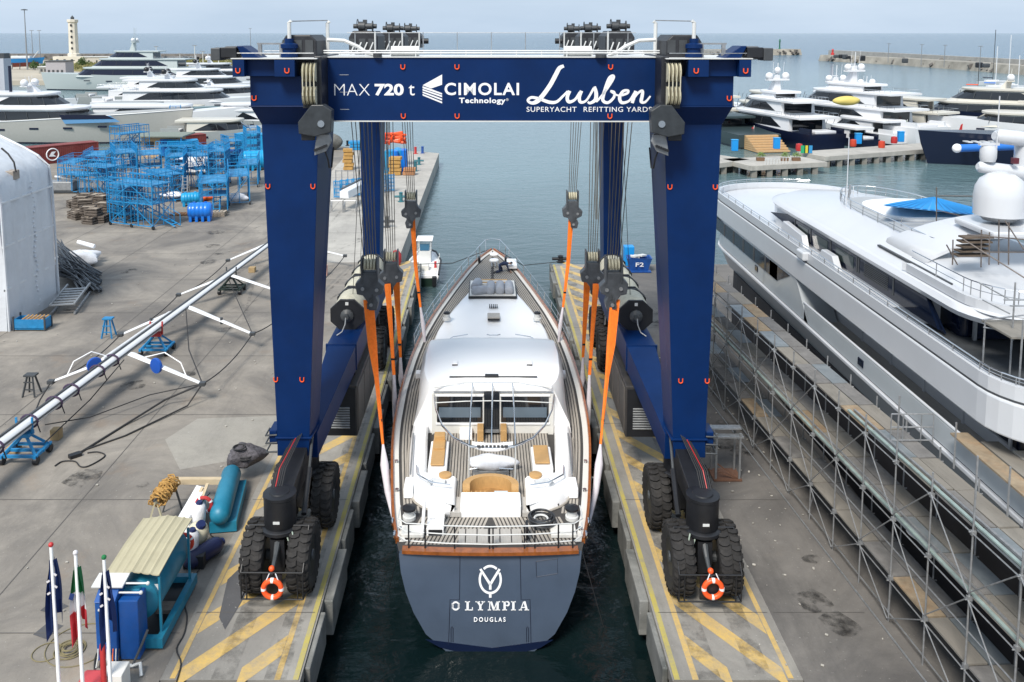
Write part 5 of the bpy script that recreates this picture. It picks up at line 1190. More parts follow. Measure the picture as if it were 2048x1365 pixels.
for (a, b_) in (((1873, 392, 36), (1955, 393, 36)), ((1873, 420, 36), (1920, 432, 36)), ((1935, 470, 30.4), (2055, 480, 30.4)), ((1925, 478, 30.4), (2055, 560, 29)), ((2010, 442, 30.4), (2048, 500, 30)), ((1893, 490, 30.4), (1915, 530, 30.4)), ((1945, 505, 30.4), (2050, 505, 30.4))):
    MB().rod(AY(*a), AY(*b_), .024, 6).build('ledger', mat('rusty_tube', (.14, .12, .11)), S3)
pl = thing('pallet_stack', 'dark stack of boards on the sun deck of the white yacht', 'boards', AY(1960, 500, 30.6))
for k in range(5): p = AY(1940 + 3 * k, 510 - 9 * k, 31); MB().cbox(p, 1.1, .4, .06, rz=.1 * (k % 3)).build('board', mat('dark_board', (.10, .075, .055), .9, var=.3), pl)
# grey stair stand beside the right foot of the lift
ST_ = thing('work_stand', 'grey steel work stand with planks behind the right foot of the lift', 'work stand', G(1455, 960))
b0 = G(1450, 962)
for dx in (0, 1.0):
    for dy in (0, .8): MB().bar((b0.x - .4 + dx, b0.y + dy, 0), (b0.x - .4 + dx, b0.y + dy, 2.1), .08).build('leg', grey, ST_)
for z in (1.9, 2.1):
    MB().box(b0.x - .6, b0.x + .75, b0.y - .05 + (z - 1.9) * 2, b0.y + .3 + (z - 1.9) * 2, z, z + .06).build('step', galv, ST_)
for dx in (0, .35, .7): MB().bar((b0.x - .4, b0.y, .1 + dx), (b0.x + .6, b0.y, .05), .05).build('loose_bar', mat('rusty_steel', (.16, .08, .05), .8, var=.3), ST_)
MB().box(b0.x - .5, b0.x + .7, b0.y - .1, b0.y + .9, .02, .1).build('base', mat('rusty_steel', (.16, .08, .05)), ST_)
# skip and bin on the far end of the right quay
sk = thing('skip', 'small blue open skip marked F2 at the far end of the right quay', 'skip', G(1277, 542)); b0 = G(1277, 542)
sb = MB(); k_ = [(-.95, -.6), (.95, -.6), (.95, .6), (-.95, .6)]
rings = [[(b0.x + x * f_, b0.y + y * f_, z) for x, y in k_] for f_, z in ((.72, .15), (1, 1.1), (1.05, 1.15), (.95, 1.15), (.9, 1.05), (.66, .3))]
skm = mat('skip_blue', (.01, .07, .28), .5, var=.2); sb.loft(rings).build('body', skm, sk)
MB().box(b0.x - .9, b0.x + .9, b0.y - .7, b0.y + .7, .04, .14).build('base_frame', skm, sk)
text_mesh('lettering', 'F2', (b0.x - .35, b0.y - .62, .5), (b0.x + .3, b0.y - .66, .85), wm, sk, .02)
for k in range(3): MB().cbox((b0.x - .3 + .3 * k, b0.y + .1, 1.15 + .05 * k), .7, .4, .12, rz=.4 * k, ry=.1).build('rubble', offw, sk)
bn = MB(); p = G(1257, 530); bn.box(p.x - .4, p.x + .4, p.y - .4, p.y + .4, 0, 1.6); o = bn.build('blue_container', mat('cyan_plastic', (.01, .26, .66), .45), None, bevel=.05, org=(p.x, p.y, 0)); tag(o, 'tall bright blue container behind the skip on the right quay', 'container')

o = lumpy('tool_bag', (14.0, 34.4, .55), .35, .3, .4, mat('navy_bag', (.01, .014, .04), .8), None, 13, .15, org=(14.0, 34.4, .1)); tag(o, 'dark navy bag on the lowest level behind the scaffold braces', 'bag')
o = lumpy('white_cloth', (14.0, 26.3, 3.2), .5, .8, .3, whitec, None, 14, .2, org=(14.0, 26.3, 3.0)); tag(o, 'crumpled white cloth hanging under the middle boards of the scaffold', 'cloth')
# ================================================================== left yard
# shrink wrapped shed
film = mat('shrink_film', (.60, .63, .67), .30, var=.06, vs=.6, bump=1.0, bs=2.2, dirt=.25, ds=.5, dcol=(.40, .40, .40))
tent = thing('shrink_wrapped_shed', 'tall white shrink wrapped shed at the left edge of the yard', 'wrapped shed', (-32, 57, 0))
prof = [(-31.0, 0), (-30.45, 0), (-30.5, 4), (-30.55, 8.0), (-30.7, 9.7), (-31.4, 10.4), (-32.4, 11.0), (-34.4, 12.0), (-39, 12.5), (-44, 12.2)]
rd = random.Random(3)
rings = []
for i in range(15):
    y = 54.3 + 6.7 * i / 14; ring = []
    for j, (x, z) in enumerate(prof[1:]):
        w_ = .10 * math.sin(i * 1.9 + j * 2.3) if z > 1 else 0
        ring.append((x + w_ - (.10 if i in (0, 14) else 0), y, z + w_ * .8))
    ring.append((-44, y, 0)); rings.append(ring)
MB().loft(rings).build('film_cover', film, tent, smooth=50)
for z in (2.6, 5.4, 8.2): MB().box(-30.62, -30.50, 54.3, 61.0, z, z + .12).build('tape_seam', mat('seam_tape', (.68, .70, .72), .4), tent)
fm = MB()
for k in range(26):
    z = .5 + k * .34; fm.dome((-30.5, 58.2 + .15 * math.sin(k), z), .07 + .05 * rd.random(), 1, 6, 2, -1)
fm.build('seam_patches', film, tent)['kind'] = 'stuff'
for y in (54.32, 60.9): MB().tube([(x + .03, y, z) for x, z in prof[1:]], .09, 6).build('hem_roll', film, tent, smooth=True)
a = AY(18, 350, 56.5); q = MB().cbox((a.x, a.y, a.z), 1.0, .8, .6).build('vent_box', mat('beige_brown_film', (.30, .26, .22), .6, var=.2), tent, bevel=.05)
MB().tube([AY(3, 297, 56.6), AY(16, 308, 56.5), AY(28, 325, 56.3), AY(32, 345, 56.2)], .06, 6).build('vent_cable', rope2, tent)
# things at the foot of the shed
b0 = G(66, 658); cr = thing('wire_bin', 'small blue steel bin with scraps at the foot of the white shed', 'bin', b0)
q = MB()
for (x0, x1, y0, y1) in ((-1, 1, -.45, -.38), (-1, 1, .38, .45), (-1, -.94, -.38, .38), (.94, 1, -.38, .38)): q.box(b0.x + x0, b0.x + x1, b0.y + y0, b0.y + y1, .15, .75)
q.box(b0.x - 1, b0.x + 1, b0.y - .45, b0.y + .45, .1, .18); q.build('body', blue, cr)
for x in (-1, 1):
    for y in (-.45, .45): MB().bar((b0.x + x, b0.y + y, 0), (b0.x + x, b0.y + y, .95), .09).build('post', dgrey, cr)
for k in range(6): MB().bar((b0.x - .8 + .25 * k, b0.y - .2, .5), (b0.x - .3 + .25 * k, b0.y + .25, .85), .08).build('scrap', tan, cr)
o = MB().lathe([(.28, 0), (.3, .3), (.27, .9), (.02, .92)], (*G(21, 655).xy, 0), 'z', 12).build('concrete_post', con_pier, None, smooth=40, org=G(21, 655)); tag(o, 'short round concrete post at the corner of the white shed', 'post')
b0 = G(125, 632); b1 = G(150, 600); ld = thing('ladder_rack', 'grey steel ladder rack lying beside the blue bin', 'ladder rack', b0)
dd = (b1 - b0).normalized(); nn = Vector((-dd.y, dd.x, 0))
for sd in (-.75, .75):
    for z in (.1, .75): MB().bar(b0 + nn * sd + Vector((0, 0, z)), b1 + dd * 1.4 + nn * sd + Vector((0, 0, z)), .12, .14).build('side_rail', grey, ld)
for k in range(7): p = b0 + dd * (.1 + k * .62); MB().bar(p - nn * .75 + Vector((0, 0, .75)), p + nn * .75 + Vector((0, 0, .75)), .3, .06).build('rung', grey, ld)
# heap of black hoses and tubes
hp = MB(); rd = random.Random(11)
for k in range(150):
    t_ = rd.random(); A = G(118 + rd.uniform(-4, 10), 535 + rd.uniform(-20, 40)); B = G(170 + rd.uniform(-15, 34), 575 + rd.uniform(-22, 16))
    h0 = rd.uniform(.5, 1.7); h1 = rd.uniform(.02, .5)
    hp.tube([(A.x, A.y, h0), ((A.x + B.x) / 2, (A.y + B.y) / 2, (h0 + h1) * .55), (B.x, B.y, h1)], rd.uniform(.03, .07), 5)
o = hp.build('tube_heap', mat('dark_plastic_tube', (.045, .05, .058), .35, var=.5, vs=8), None, org=G(150, 560)); tag(o, 'heap of dark plastic tubes spilling out beside the white shed', 'tube heap', kind='stuff')
o = lumpy('wrapped_equipment', (G(163, 530).x, G(163, 530).y, .6), 1.6, 1.0, .6, whitec, None, 5, .2, org=G(163, 530)); tag(o, 'white plastic wrapped equipment behind the heap of tubes', 'wrapped goods')
q = MB(); p = G(172, 522); q.rod((p.x - .6, p.y, 1.6), (p.x + .9, p.y - .3, 1.3), .18, 10); o = q.build('white_roll', gel, None, smooth=True, org=(p.x, p.y, 0)); tag(o, 'white roll lying on top of the wrapped equipment', 'roll')
def trestle(name, u, v, hgt, m_, lab):
    b = G(u, v); r = thing(name, lab, 'trestle', b)
    for sx in (-1, 1):
        for sy in (-1, 1): MB().bar(b + Vector((sx * .32, sy * .35, 0)), b + Vector((sx * .14, sy * .12, hgt)), .08).build('leg', m_, r)
    MB().box(b.x - .3, b.x + .3, b.y - .22, b.y + .22, hgt, hgt + .09).build('top', m_, r)
    for z in (.35, .75): MB().box(b.x - .27, b.x + .27, b.y - .28, b.y - .24, z, z + .06).build('cross_rail', m_, r)
trestle('trestle', 218, 674, 1.15, blue, 'slim blue steel trestle standing alone on the yard')
trestle('trestle', 64, 790, 1.05, dgrey, 'slim grey steel trestle standing beside the mast near the left edge')
# ------------------------------------------------------------------ mast on dollies
MZ = 1.55
MA, MBB = G(-25, 905, MZ), G(553, 477, MZ)
ms = thing('mast', 'long white yacht mast lying on dollies across the left yard', 'mast', (MA + MBB) / 2)
dm = (MBB - MA).normalized(); nm_ = Vector((-dm.y, dm.x, 0))
mp_ = mat('mast_white', (.72, .73, .74), .3, var=.04, vs=1, coat=.2)
M1, M2 = MA - dm * 2, MBB + dm * 9
rings = []
for k in range(9):
    t_ = k / 8; p = M1 + (M2 - M1) * t_; r_ = .36 - .13 * t_; ring = []
    for j in range(14):
        a = 2 * math.pi * j / 14; ring.append(p + nm_ * math.cos(a) * r_ * 1.05 + Vector((0, 0, math.sin(a) * r_ * .72)))
    rings.append(ring)
MB().loft(rings).build('spar', mp_, ms, smooth=50)
MB().bar(M1 + nm_ * .0 + Vector((0, 0, .30)), M2 + Vector((0, 0, .18)), .10, .07).build('mast_track', dgrey, ms)
MB().tube([M1 - nm_ * .36 + Vector((0, 0, .06)), M2 - nm_ * .24], .05, 6).build('side_cable', dgrey, ms)
MB().tube([M1 + dm * 12 + nm_ * .30 + Vector((0, 0, .18)), M1 + dm * 20 + nm_ * .26 + Vector((0, 0, .15))], [.10, .07], 8).build('furled_boom', mp_, ms)
joints = [(372, 612, 505, 668, 241, 670), (255, 705, 405, 768, 102, 764), (460, 550, 598, 596, 357, 590), (553, 480, 690, 512, 456, 521)]
tips = []
for ji, (ju, jv, ru, rv, lu, lv) in enumerate(joints):
    J = G(ju, jv, MZ)
    for sd, (u, v) in ((1, (ru, rv)), (-1, (lu, lv))):
        T_ = G(u, v, 1.0); tips.append((ji, sd, T_)); dl = (T_ - J).normalized(); up = Vector((0, 0, 1)); sdv = dl.cross(up).normalized(); rings = []
        for k in range(6):
            t_ = k / 5; p = J + (T_ - J) * (.05 + .95 * t_); w_ = .24 - .12 * t_; rings.append([p - sdv * w_ + up * .0, p + up * w_ * .42, p + sdv * w_, p - up * w_ * .42])
        sp = MB().loft(rings).build('spreader', mp_, ms, smooth=60); MB().cbox(T_, .3, .3, .18).build('spreader_tip', dgrey, sp)
        if ji == 1:
            c = J + (T_ - J) * .42 + Vector((0, 0, .05)); vv = sdv
            disc = MB().lathe([(.40, -.08), (.42, 0), (.40, .08), (.1, .1)], (0, 0, 0), 'y', 20); ang = math.atan2(dl.y, dl.x)
            disc.v = [(c.x + a * math.cos(ang) - (b - .22) * math.sin(ang) * -1 * 0 + (b) * math.sin(ang), c.y + a * math.sin(ang) - .22 - b * math.cos(ang) * 1, c.z + z_) for a, b, z_ in disc.v]
            disc.build('radar_disc', mat('royal_blue_plastic', (.01, .08, .40), .4), sp)
            MB().tube([J + (T_ - J) * .25 + Vector((0, 0, .15)), J + (T_ - J) * .5 + Vector((0, .2, .75)), J + (T_ - J) * .72 + Vector((0, .1, .6)), J + (T_ - J) * .8], .03, 6).build('guard_hoop', gel, sp)
        if ji == 0: MB().lathe([(.09, -.2), (.09, .2)], tuple(J + (T_ - J) * .55), 'z', 10).build('light_socket', dgrey, sp)
def sag(A, B, s_=.5, n=10):
    A = Vector(A); B = Vector(B); return [A + (B - A) * k / n - Vector((0, 0, s_ * 4 * (k / n) * (1 - k / n))) for k in range(n + 1)]
def clampz(pts, z=.04): return [Vector((p[0], p[1], max(z, p[2]))) for p in pts]
for sd in (-1, 1):
    T_ = [t_[2] for t_ in sorted([t_ for t_ in tips if t_[1] == sd], key=lambda q: q[2].y)]
    for a, b_ in zip(T_, T_[1:]): MB().tube(clampz(sag(a, b_, .35)), .035, 5).build('shroud', rope2, ms)
TR = {(j, s): t for j, s, t in tips}
lo = G(-20, 1000, .04)
MB().tube([TR[(1, 1)], G(330, 800, .3), G(250, 850, .05), G(150, 912, .05)], .05, 6).build('shroud', rope2, ms)
MB().tube([TR[(1, 1)], G(375, 812, .1), G(250, 872, .04), G(170, 900, .04), G(143, 912, .04)], .04, 6).build('shroud', rope2, ms)
MB().cbox(G(150, 911, .08), .5, .3, .16, rz=.8).build('shroud_end', blk, ms)
MB().tube([TR[(1, 1)], G(300, 790, .4), G(180, 835, .3), G(90, 850, .5)], .03, 5).build('shroud', rope2, ms)
MB().tube([TR[(1, -1)], G(80, 800, .5), G(60, 850, .9)], .04, 5).build('shroud', rope2, ms)
MB().tube([TR[(0, 1)], G(470, 590, .6), G(458, 560, 1.3)], .03, 5).build('shroud', rope2, ms)
MB().tube([G(372, 620, MZ), G(378, 700, .6), TR[(1, 1)]], .035, 5).build('shroud', rope2, ms)
MB().tube([G(248, 720, MZ), G(180, 800, .6), G(90, 885, .6)], .03, 5).build('shroud', rope2, ms)
for t_ in (.05, .1, .14, .17, .22, .25):
    p = M1 + (M2 - M1) * t_; ring = MB(); ring.tube([p + nm_ * .40 * math.cos(a) + Vector((0, 0, .30 * math.sin(a))) for a in [k * math.pi / 8 for k in range(17)]], .05, 6); ring.build('lashing_band', mat('dark_purple_strap', (.05, .03, .07), .8), ms)
    MB().tube([p + nm_ * .2 + Vector((0, 0, .3)), p - nm_ * .3 + Vector((0, 0, .1)), p - nm_ * .5 - Vector((0, 0, .5))], .03, 5).build('halyard', rope2, ms)
def dolly(u, v, lab, m_, sc_=1.0, saddle=blue):
    b = G(u, v); b.z = 0; r = thing('mast_dolly', lab, 'dolly', b, 'wheeled dollies under the mast')
    for sx in (-.75, .75):
        for sy in (-.6, .6):
            MB().lathe([(.17, -.1), (.19, -.08), (.19, .08), (.17, .1)], (b.x + sx * sc_, b.y + sy * sc_, .19), 'x', 14).build('wheel', blk, r)
            MB().bar((b.x + sx * sc_, b.y + sy * sc_, .38), (b.x + sx * .15, b.y + sy * .2, MZ - .45), .1).build('strut', m_, r)
    for sx in (-.75, .75): MB().bar((b.x + sx * sc_, b.y - .75, .38), (b.x + sx * sc_, b.y + .75, .38), .13).build('frame_bar', m_, r)
    for sy in (-.6, 0, .6): MB().bar((b.x - .85, b.y + sy * sc_, .38), (b.x + .85, b.y + sy * sc_, .38), .12).build('frame_bar', m_, r)
    MB().box(b.x - .3, b.x + .3, b.y - .25, b.y + .25, MZ - .5, MZ - .32).build('saddle', saddle, r)
    for sx in (-1, 1): MB().bar((b.x + sx * .33, b.y, MZ - .4), (b.x + sx * .36, b.y, MZ + .35), .08).build('saddle_arm', saddle, r)
def at_mast(u):
    for i in range(400):
        t_ = i / 400; p = M1 + (M2 - M1) * t_; r = p - Vector((0, 0, H)); zc = r.y * CT - r.z * ST
        if PX + F * r.x / zc > u: return p
    return p
p = at_mast(40)
def uv(p):
    r = p - Vector((0, 0, H)); zc = r.y * CT - r.z * ST; return PX + F * r.x / zc, PY - F * (r.y * ST + r.z * CT) / zc
for u, lab, m_, sdm in ((47, 'blue wheeled dolly under the thick end of the mast at the left edge', blue, blue), (312, 'blue dolly with a red crossbar under the middle of the mast', blue, red), (462, 'dark green dolly under the mast nearest the left leg of the lift', mat('dark_green_steel', (.02, .035, .03), .6, var=.3), dgrey)):
    p = at_mast(u); pu = uv(Vector((p.x, p.y, 0))); dolly(pu[0], pu[1], lab, m_, 1, sdm)
def crate(u, v, w_, h_, m_, lab, cat='box', d_=None):
    b = G(u, v); q = MB(); q.box(b.x - w_ / 2, b.x + w_ / 2, b.y, b.y + (d_ or w_), 0, h_); o = q.build('carton' if cat == 'box' else cat.replace(' ', '_'), m_, None, bevel=.02, org=(b.x, b.y, 0)); tag(o, lab, cat); return o
card = mat('cardboard', (.35, .25, .13), .85, var=.15)
crate(109, 882, .42, .5, card, 'small cardboard box on the ground under the thick end of the mast')
crate(503, 546, .5, .4, card, 'small brown box on the yard left of the lift leg beside the mast')
crate(22, 908, .5, .3, card, 'flat brown box beside the blue dolly at the left edge')
# ------------------------------------------------------------------ second spar beyond the lift
p0, p1 = G(688, 392, 1.6), G(742, 364, 1.6)
s2 = thing('boom', 'white boom on two wire stands seen between the left legs of the lift', 'boom', p0)
d2 = (p1 - p0).normalized(); n2 = Vector((-d2.y, d2.x, 0)); rings = []
for k in range(5):
    t_ = k / 4; p = p0 + (p1 - p0) * 1.25 * t_ ; rings.append([p - n2 * .55 + Vector((0, 0, -.3)), p - n2 * .45 + Vector((0, 0, .5)), p + n2 * .1 + Vector((0, 0, .7)), p + n2 * .5 + Vector((0, 0, .45)), p + n2 * .5 + Vector((0, 0, -.3))])
MB().loft(rings).build('spar', mp_, s2, bevel=.05)
MB().bar(p0 + n2 * .3 + Vector((0, 0, .72)), p1 + n2 * .3 + Vector((0, 0, .72)), .25, .1).build('track', dgrey, s2)
for k in (0, 1):
    b = G(676 + 24 * k, 424)
    for sx in (-.7, .7):
        for sy in (-.4, .4): MB().rod((b.x + sx, b.y + sy, 0), (b.x + sx, b.y + sy, 1.3), .05, 5).build('stand_leg', galv, s2)
        MB().rod((b.x + sx, b.y - .4, .3), (b.x + sx, b.y + .4, 1.2), .04, 5).build('stand_leg', galv, s2)
    MB().rod((b.x - .7, b.y - .4, 1.25), (b.x + .7, b.y - .4, 1.25), .05, 5).build('stand_bar', galv, s2)
# ------------------------------------------------------------------ bottom left: compressor under its canopy
tq = mat('turquoise_paint', (.01, .18, .29), .45, var=.2, vs=2, dirt=.25, ds=2, dcol=(.08, .09, .08))
cb_ = mat('cabinet_blue', (.005, .075, .30), .42, var=.15, vs=2, dirt=.2, ds=3, dcol=(.08, .09, .1))
A0, A1 = G(330, 1255), G(370, 1150)       # right foot line of the skid
tb = thing('pressure_tank', 'turquoise cylindrical tank on a skid under a tan sheet canopy', 'tank', (-10.9, 27.4, 0))
XT = -10.9; YT0 = G(262, 1150, 2.35).y + .25; YT1 = G(334, 1041, 2.35).y
MB().lathe([(.1, YT0 - .22), (.45, YT0 - .14), (.68, YT0), (.72, YT0 + .2), (.72, YT1), (.6, YT1 + .2), (.1, YT1 + .3)], (XT, 0, 1.35), 'y', 28).build('vessel', tq, tb, smooth=40)
sk_ = MB(); sk_.box(XT - .9, XT - .75, YT0 - .5, YT1, .1, .42); sk_.box(XT + .75, XT + .95, YT0 - .5, YT1, .1, .42); sk_.box(XT - .75, XT + .75, YT0 - .5, YT0 - .3, .1, .42); sk_.box(XT - .75, XT + .75, YT1 - .2, YT1, .1, .42); sk_.build('skid', tq, tb)
MB().box(XT - .74, XT + .74, YT0 - .3, YT1 - .2, .12, .2).build('skid_floor', blk, tb)
for x in (-.76, .8):
    for y in (YT0 - .15, YT1 - .3): MB().bar((XT + x, y, .4), (XT + x, y, 2.25), .07).build('canopy_post', tq, tb)
cn = MB(); tan_s = mat('tan_sheet', (.44, .40, .27), .6, var=.08, vs=.8, dirt=.3, ds=1, dcol=(.3, .26, .17))
rings = []
n_ = 24
for y, zz in ((YT0 - .25, 2.34), (YT0 + 1.2, 2.42), (YT1 - 1.2, 2.42), (YT1 + .05, 2.38)):
    up_, dn = [], []
    for k in range(n_ + 1):
        x = XT - .84 + 1.68 * k / n_; z = zz + .12 * (1 - abs(k / n_ - .5) * 2) + (.03 if k % 4 == 0 else 0); up_.append((x, y, z)); dn.append((x, y, z - .04))
    rings.append(up_ + dn[::-1])
cn.loft(rings).build('canopy', tan_s, tb)
MB().box(XT - .4, XT + .3, YT0 - .45, YT0 - .25, 1.5, 2.0).build('gauge_panel', tq, tb, bevel=.04)
for k in range(3): MB().lathe([(.1, -.05), (.1, .02)], (XT - .3 + .3 * k, YT0 - .47, 1.75), 'y', 12).build('gauge', (blk, offw, grey)[k], tb)
for k in range(5): MB().tube([(XT - .5 + .2 * k, YT0 - .3, 1.4 + .05 * k), (XT - .4 + .2 * k, YT0 - .5, 1.55), (XT - .3 + .15 * k, YT0 - .2, 1.75)], .03, 6).build('pipe', (dgrey, tq)[k % 2], tb)
MB().box(XT + .5, XT + .72, YT0 + .1, YT0 + .12, 1.5, 1.8).build('notice', offw, tb)
# blue control cabinet with its white top
cc = thing('control_cabinet', 'bright blue control cabinet with open slot standing in front of the tank', 'cabinet', (-11.9, 24.7, 0))
MB().box(-12.35, -11.72, 24.5, 25.2, .1, 2.0).build('body', cb_, cc, bevel=.03); MB().box(-11.70, -11.1, 24.62, 25.3, .05, 1.95).build('side_body', cb_, cc, bevel=.03)
MB().prism([(24.45, 2.0), (25.25, 2.0), (25.25, 2.3), (24.9, 2.28)], 'x', -12.35, -11.72).build('sloping_lid', cb_, cc, bevel=.02)
MB().cbox((-12.05, 25.0, 2.36), .95, .6, .05, rx=.12).build('white_top', offw, cc, bevel=.01)
MB().box(-12.22, -11.98, 24.47, 24.498, .95, 1.72).build('open_slot', blk, cc); MB().box(-12.24, -11.95, 24.46, 24.50, 1.73, 1.78).build('slot_lip', offw, cc)
for z in (1.15, 1.5): MB().dome((-12.1, 24.47, z), .08, 1, 8, 3, -1).build('valve', mat('brown_valve', (.12, .05, .04), .4), cc)
for z, x in ((2.12, -11.3), (2.3, -11.15)): 
    MB().rod((x - .5, 24.75 + (z - 2.1), z), (x + .25, 24.75 + (z - 2.1), z), .03, 6).build('lamp_tube', offw, cc); MB().dome((x + .25, 24.75 + (z - 2.1), z), .06, 1, 8, 3, -1).build('lamp_end', offw, cc)
for k in range(8): MB().tube([(-12.3 + .09 * k, 24.5, .5), (-12.28 + .09 * k, 24.4, .25 + .05 * (k % 3)), (-12.3 + .1 * k, 24.3, .03)], .018, 5).build('loose_wire', (offw, rope2, orange)[k % 3], cc)
MB().tube([(-12.0, 24.2, .05), (-11.6, 24.15, .25), (-11.2, 24.3, .1), (-10.9, 24.15, .3), (-10.8, 23.95, .05)], .05, 6).build('barrier_tape', offw, cc)
MB().tube([(-11.2, 24.3, .1), (-11.0, 24.6, .6), (-10.9, 24.8, .9)], .04, 6).build('trestle_leg', dgrey, cc)
cc.location.x += .62; cc.location.y += .15
o = MB().box(G(325, 1215).x, G(325, 1215).x + .62, G(325, 1240).y, G(325, 1240).y + .45, .02, .35).build('wooden_pallet', mat('grey_wood', (.16, .14, .12), .9, var=.3, vs=6, stretch=(1, 8, 8)), None, bevel=.02, org=G(330, 1235)); tag(o, 'small weathered wooden pallet beside the tank skid', 'pallet')
# second turquoise tank and clutter between
t2 = thing('pressure_tank', 'second turquoise tank beyond with a grey net over its far end', 'tank', G(445, 1010))
a, b_ = G(440, 1030, .75), G(463, 948, .75); a = Vector((a.x, a.y, .75)); b_ = Vector((b_.x, b_.y, .75)); dd = (b_ - a).normalized()
MB().tube([a - dd * .3, a - dd * .2, a, b_, b_ + dd * .2, b_ + dd * .3], [.1, .3, .39, .39, .3, .1], 22).build('vessel', tq, t2, smooth=40)
MB().bar(a + Vector((.1, 0, -.5)), b_ + Vector((.1, 0, -.5)), 1.0, .4).build('cradle', tq, t2)
o = lumpy('fishing_net', (b_.x + .25, b_.y + 1.1, 1.0), .75, .7, .45, mat('grey_net', (.085, .08, .09), .9, var=.6, vs=9, bump=1, bs=9), None, 8, .22, org=(b_.x, b_.y, 0)); tag(o, 'bundle of dark grey netting draped over the far turquoise tank', 'net')
for k in range(6): MB().torus((b_.x + .25 + .15 * math.sin(k), b_.y + 1.0 + .2 * math.cos(k * 2), 1.0 + .1 * k), .5 - .05 * k, .03, 'z', 20, 5).build('net_cord', rope2, o)
tbk = thing('work_bench', 'long white topped bench between the two turquoise tanks', 'bench', G(375, 1010))
c = [G(355, 1035, 1.0), G(378, 1035, 1.0), G(412, 975, 1.0), G(393, 970, 1.0)]
MB().hexa([(p.x, p.y, .1) for p in c] + [(p.x, p.y, 1.0) for p in c]).build('white_chest', gel, tbk, bevel=.03)
p = G(385, 962, .9); MB().cbox((p.x + .35, p.y, .9), 1.9, .22, .22).build('timber_end', mat('pale_timber', (.52, .42, .28), .7, var=.1), tbk)
for (u0, v0, u1, v1) in ((392, 1000, 405, 975), (398, 1012, 415, 968), (388, 1020, 418, 985)): MB().bar(G(u0, v0, .8), G(u1, v1, 1.1), .12, .06).build('timber', (offw, dgrey, mat('pale_timber', (.5, .4, .3)))[int(u0) % 3], tbk)
# rope drum on its trestle
rdm_ = thing('rope_drum', 'bundle of golden brown rope on a small trestle behind the white bench', 'rope', G(330, 1010))
gold = mat('golden_rope', (.42, .24, .07), .85, var=.35, vs=9, bump=.8, bs=14)
a, b_ = G(312, 998, 1.35), G(345, 958, 1.35)
rd = random.Random(77)
for k in range(3):
    dr = MB()
    for q in range(26):
        p = a + (b_ - a) * rd.uniform(k / 3, (k + 1) / 3); R_ = rd.uniform(.10, .34); t0 = rd.random() * 6.28; pts = []
        for i in range(9):
            t_ = t0 + i * .62; pts.append((p.x + R_ * math.cos(t_) + rd.uniform(-.05, .05), p.y + rd.uniform(-.12, .12), p.z + R_ * .9 * math.sin(t_) - .1 + rd.uniform(-.05, .05)))
        dr.tube(pts, .03, 5)
    dr.build('rope_bundle', gold, rdm_, smooth=60)['kind'] = 'stuff'
MB().rod(a - (b_ - a) * .12, b_ + (b_ - a) * .12, .05, 6).build('spindle', dgrey, rdm_)
for e in (a, b_):
    for s in (-.4, .4): MB().bar((e.x + s, e.y - .1, 0), (e.x, e.y, 1.35), .06).build('trestle_leg', (tan_s if e is a else dgrey), rdm_)
# lifebuoys, fenders and drums by the canopy
for (u, v, lab, zz) in ((408, 1010, 'red lifebuoy leaning on the white bench between the tanks', 1.0), (368, 1085, 'bright red lifebuoy hung on the canopy post beside the fenders', 1.3)):
    p = G(u, v, zz); r = thing('lifebuoy', lab, 'lifebuoy', p); rr_ = MB(); rr_.torus((p.x, p.y, p.z), .29, .07, 'y', 24, 8); rr_.build('ring', red if u > 400 else mat('bright_red', (.6, .04, .02), .4), r, smooth=True)
    for k in range(4): a = k * math.pi / 2 + .5; MB().torus(tuple(p), .29, .075, 'y', 3, 8, a - .1, a + .1, True).build('band', white, r)
def fender(u, v, z, ln, rr, m_, lab, tilt=0.0, rz=0):
    p = G(u, v, z); a = p - Vector((math.sin(tilt) * math.cos(rz), math.sin(tilt) * math.sin(rz), math.cos(tilt))) * ln / 2; b = p * 2 - a
    d_ = (b - a).normalized(); o = MB().tube([a - d_ * rr * .8, a - d_ * rr * .5, a, (a + b) / 2, b, b + d_ * rr * .5, b + d_ * rr * .8], [rr * .25, rr * .75, rr, rr * 1.05, rr, rr * .75, rr * .25], 14).build('fender', m_, None, smooth=50, org=(p.x, p.y, 0)); tag(o, lab, 'fender')
    MB().tube([b + d_ * rr * .7, b + d_ * rr * 1.0], [rr * .5, rr * .4], 10).build('fender_cap', mat('navy_cap', (.01, .02, .09), .5), o)
fender(396, 1035, .75, .75, .27, whitec, 'pale upright fender with a navy cap behind the other fenders', .12)
fender(393, 1072, .6, .6, .38, mat('cream_fender', (.60, .56, .42), .5, var=.06), 'fat cream coloured fender leaning among the pale ones', .5, -.6)
fender(381, 1092, .6, .8, .27, whitec, 'nearest pale grey fender standing beside the canopy post', .15)
fender(407, 1106, .32, 1.1, .30, mat('navy_fender', (.01, .015, .06), .5), 'dark navy fender lying on the ground beside the canopy', 1.5, .9)
o = MB().box(G(378, 1118).x, G(378, 1118).x + .75, G(378, 1140).y, G(378, 1140).y + .6, 0, .5).build('black_crate', blk, None, bevel=.03, org=G(380, 1130)); tag(o, 'black plastic crate on the ground at the right foot of the canopy', 'crate')
MB()
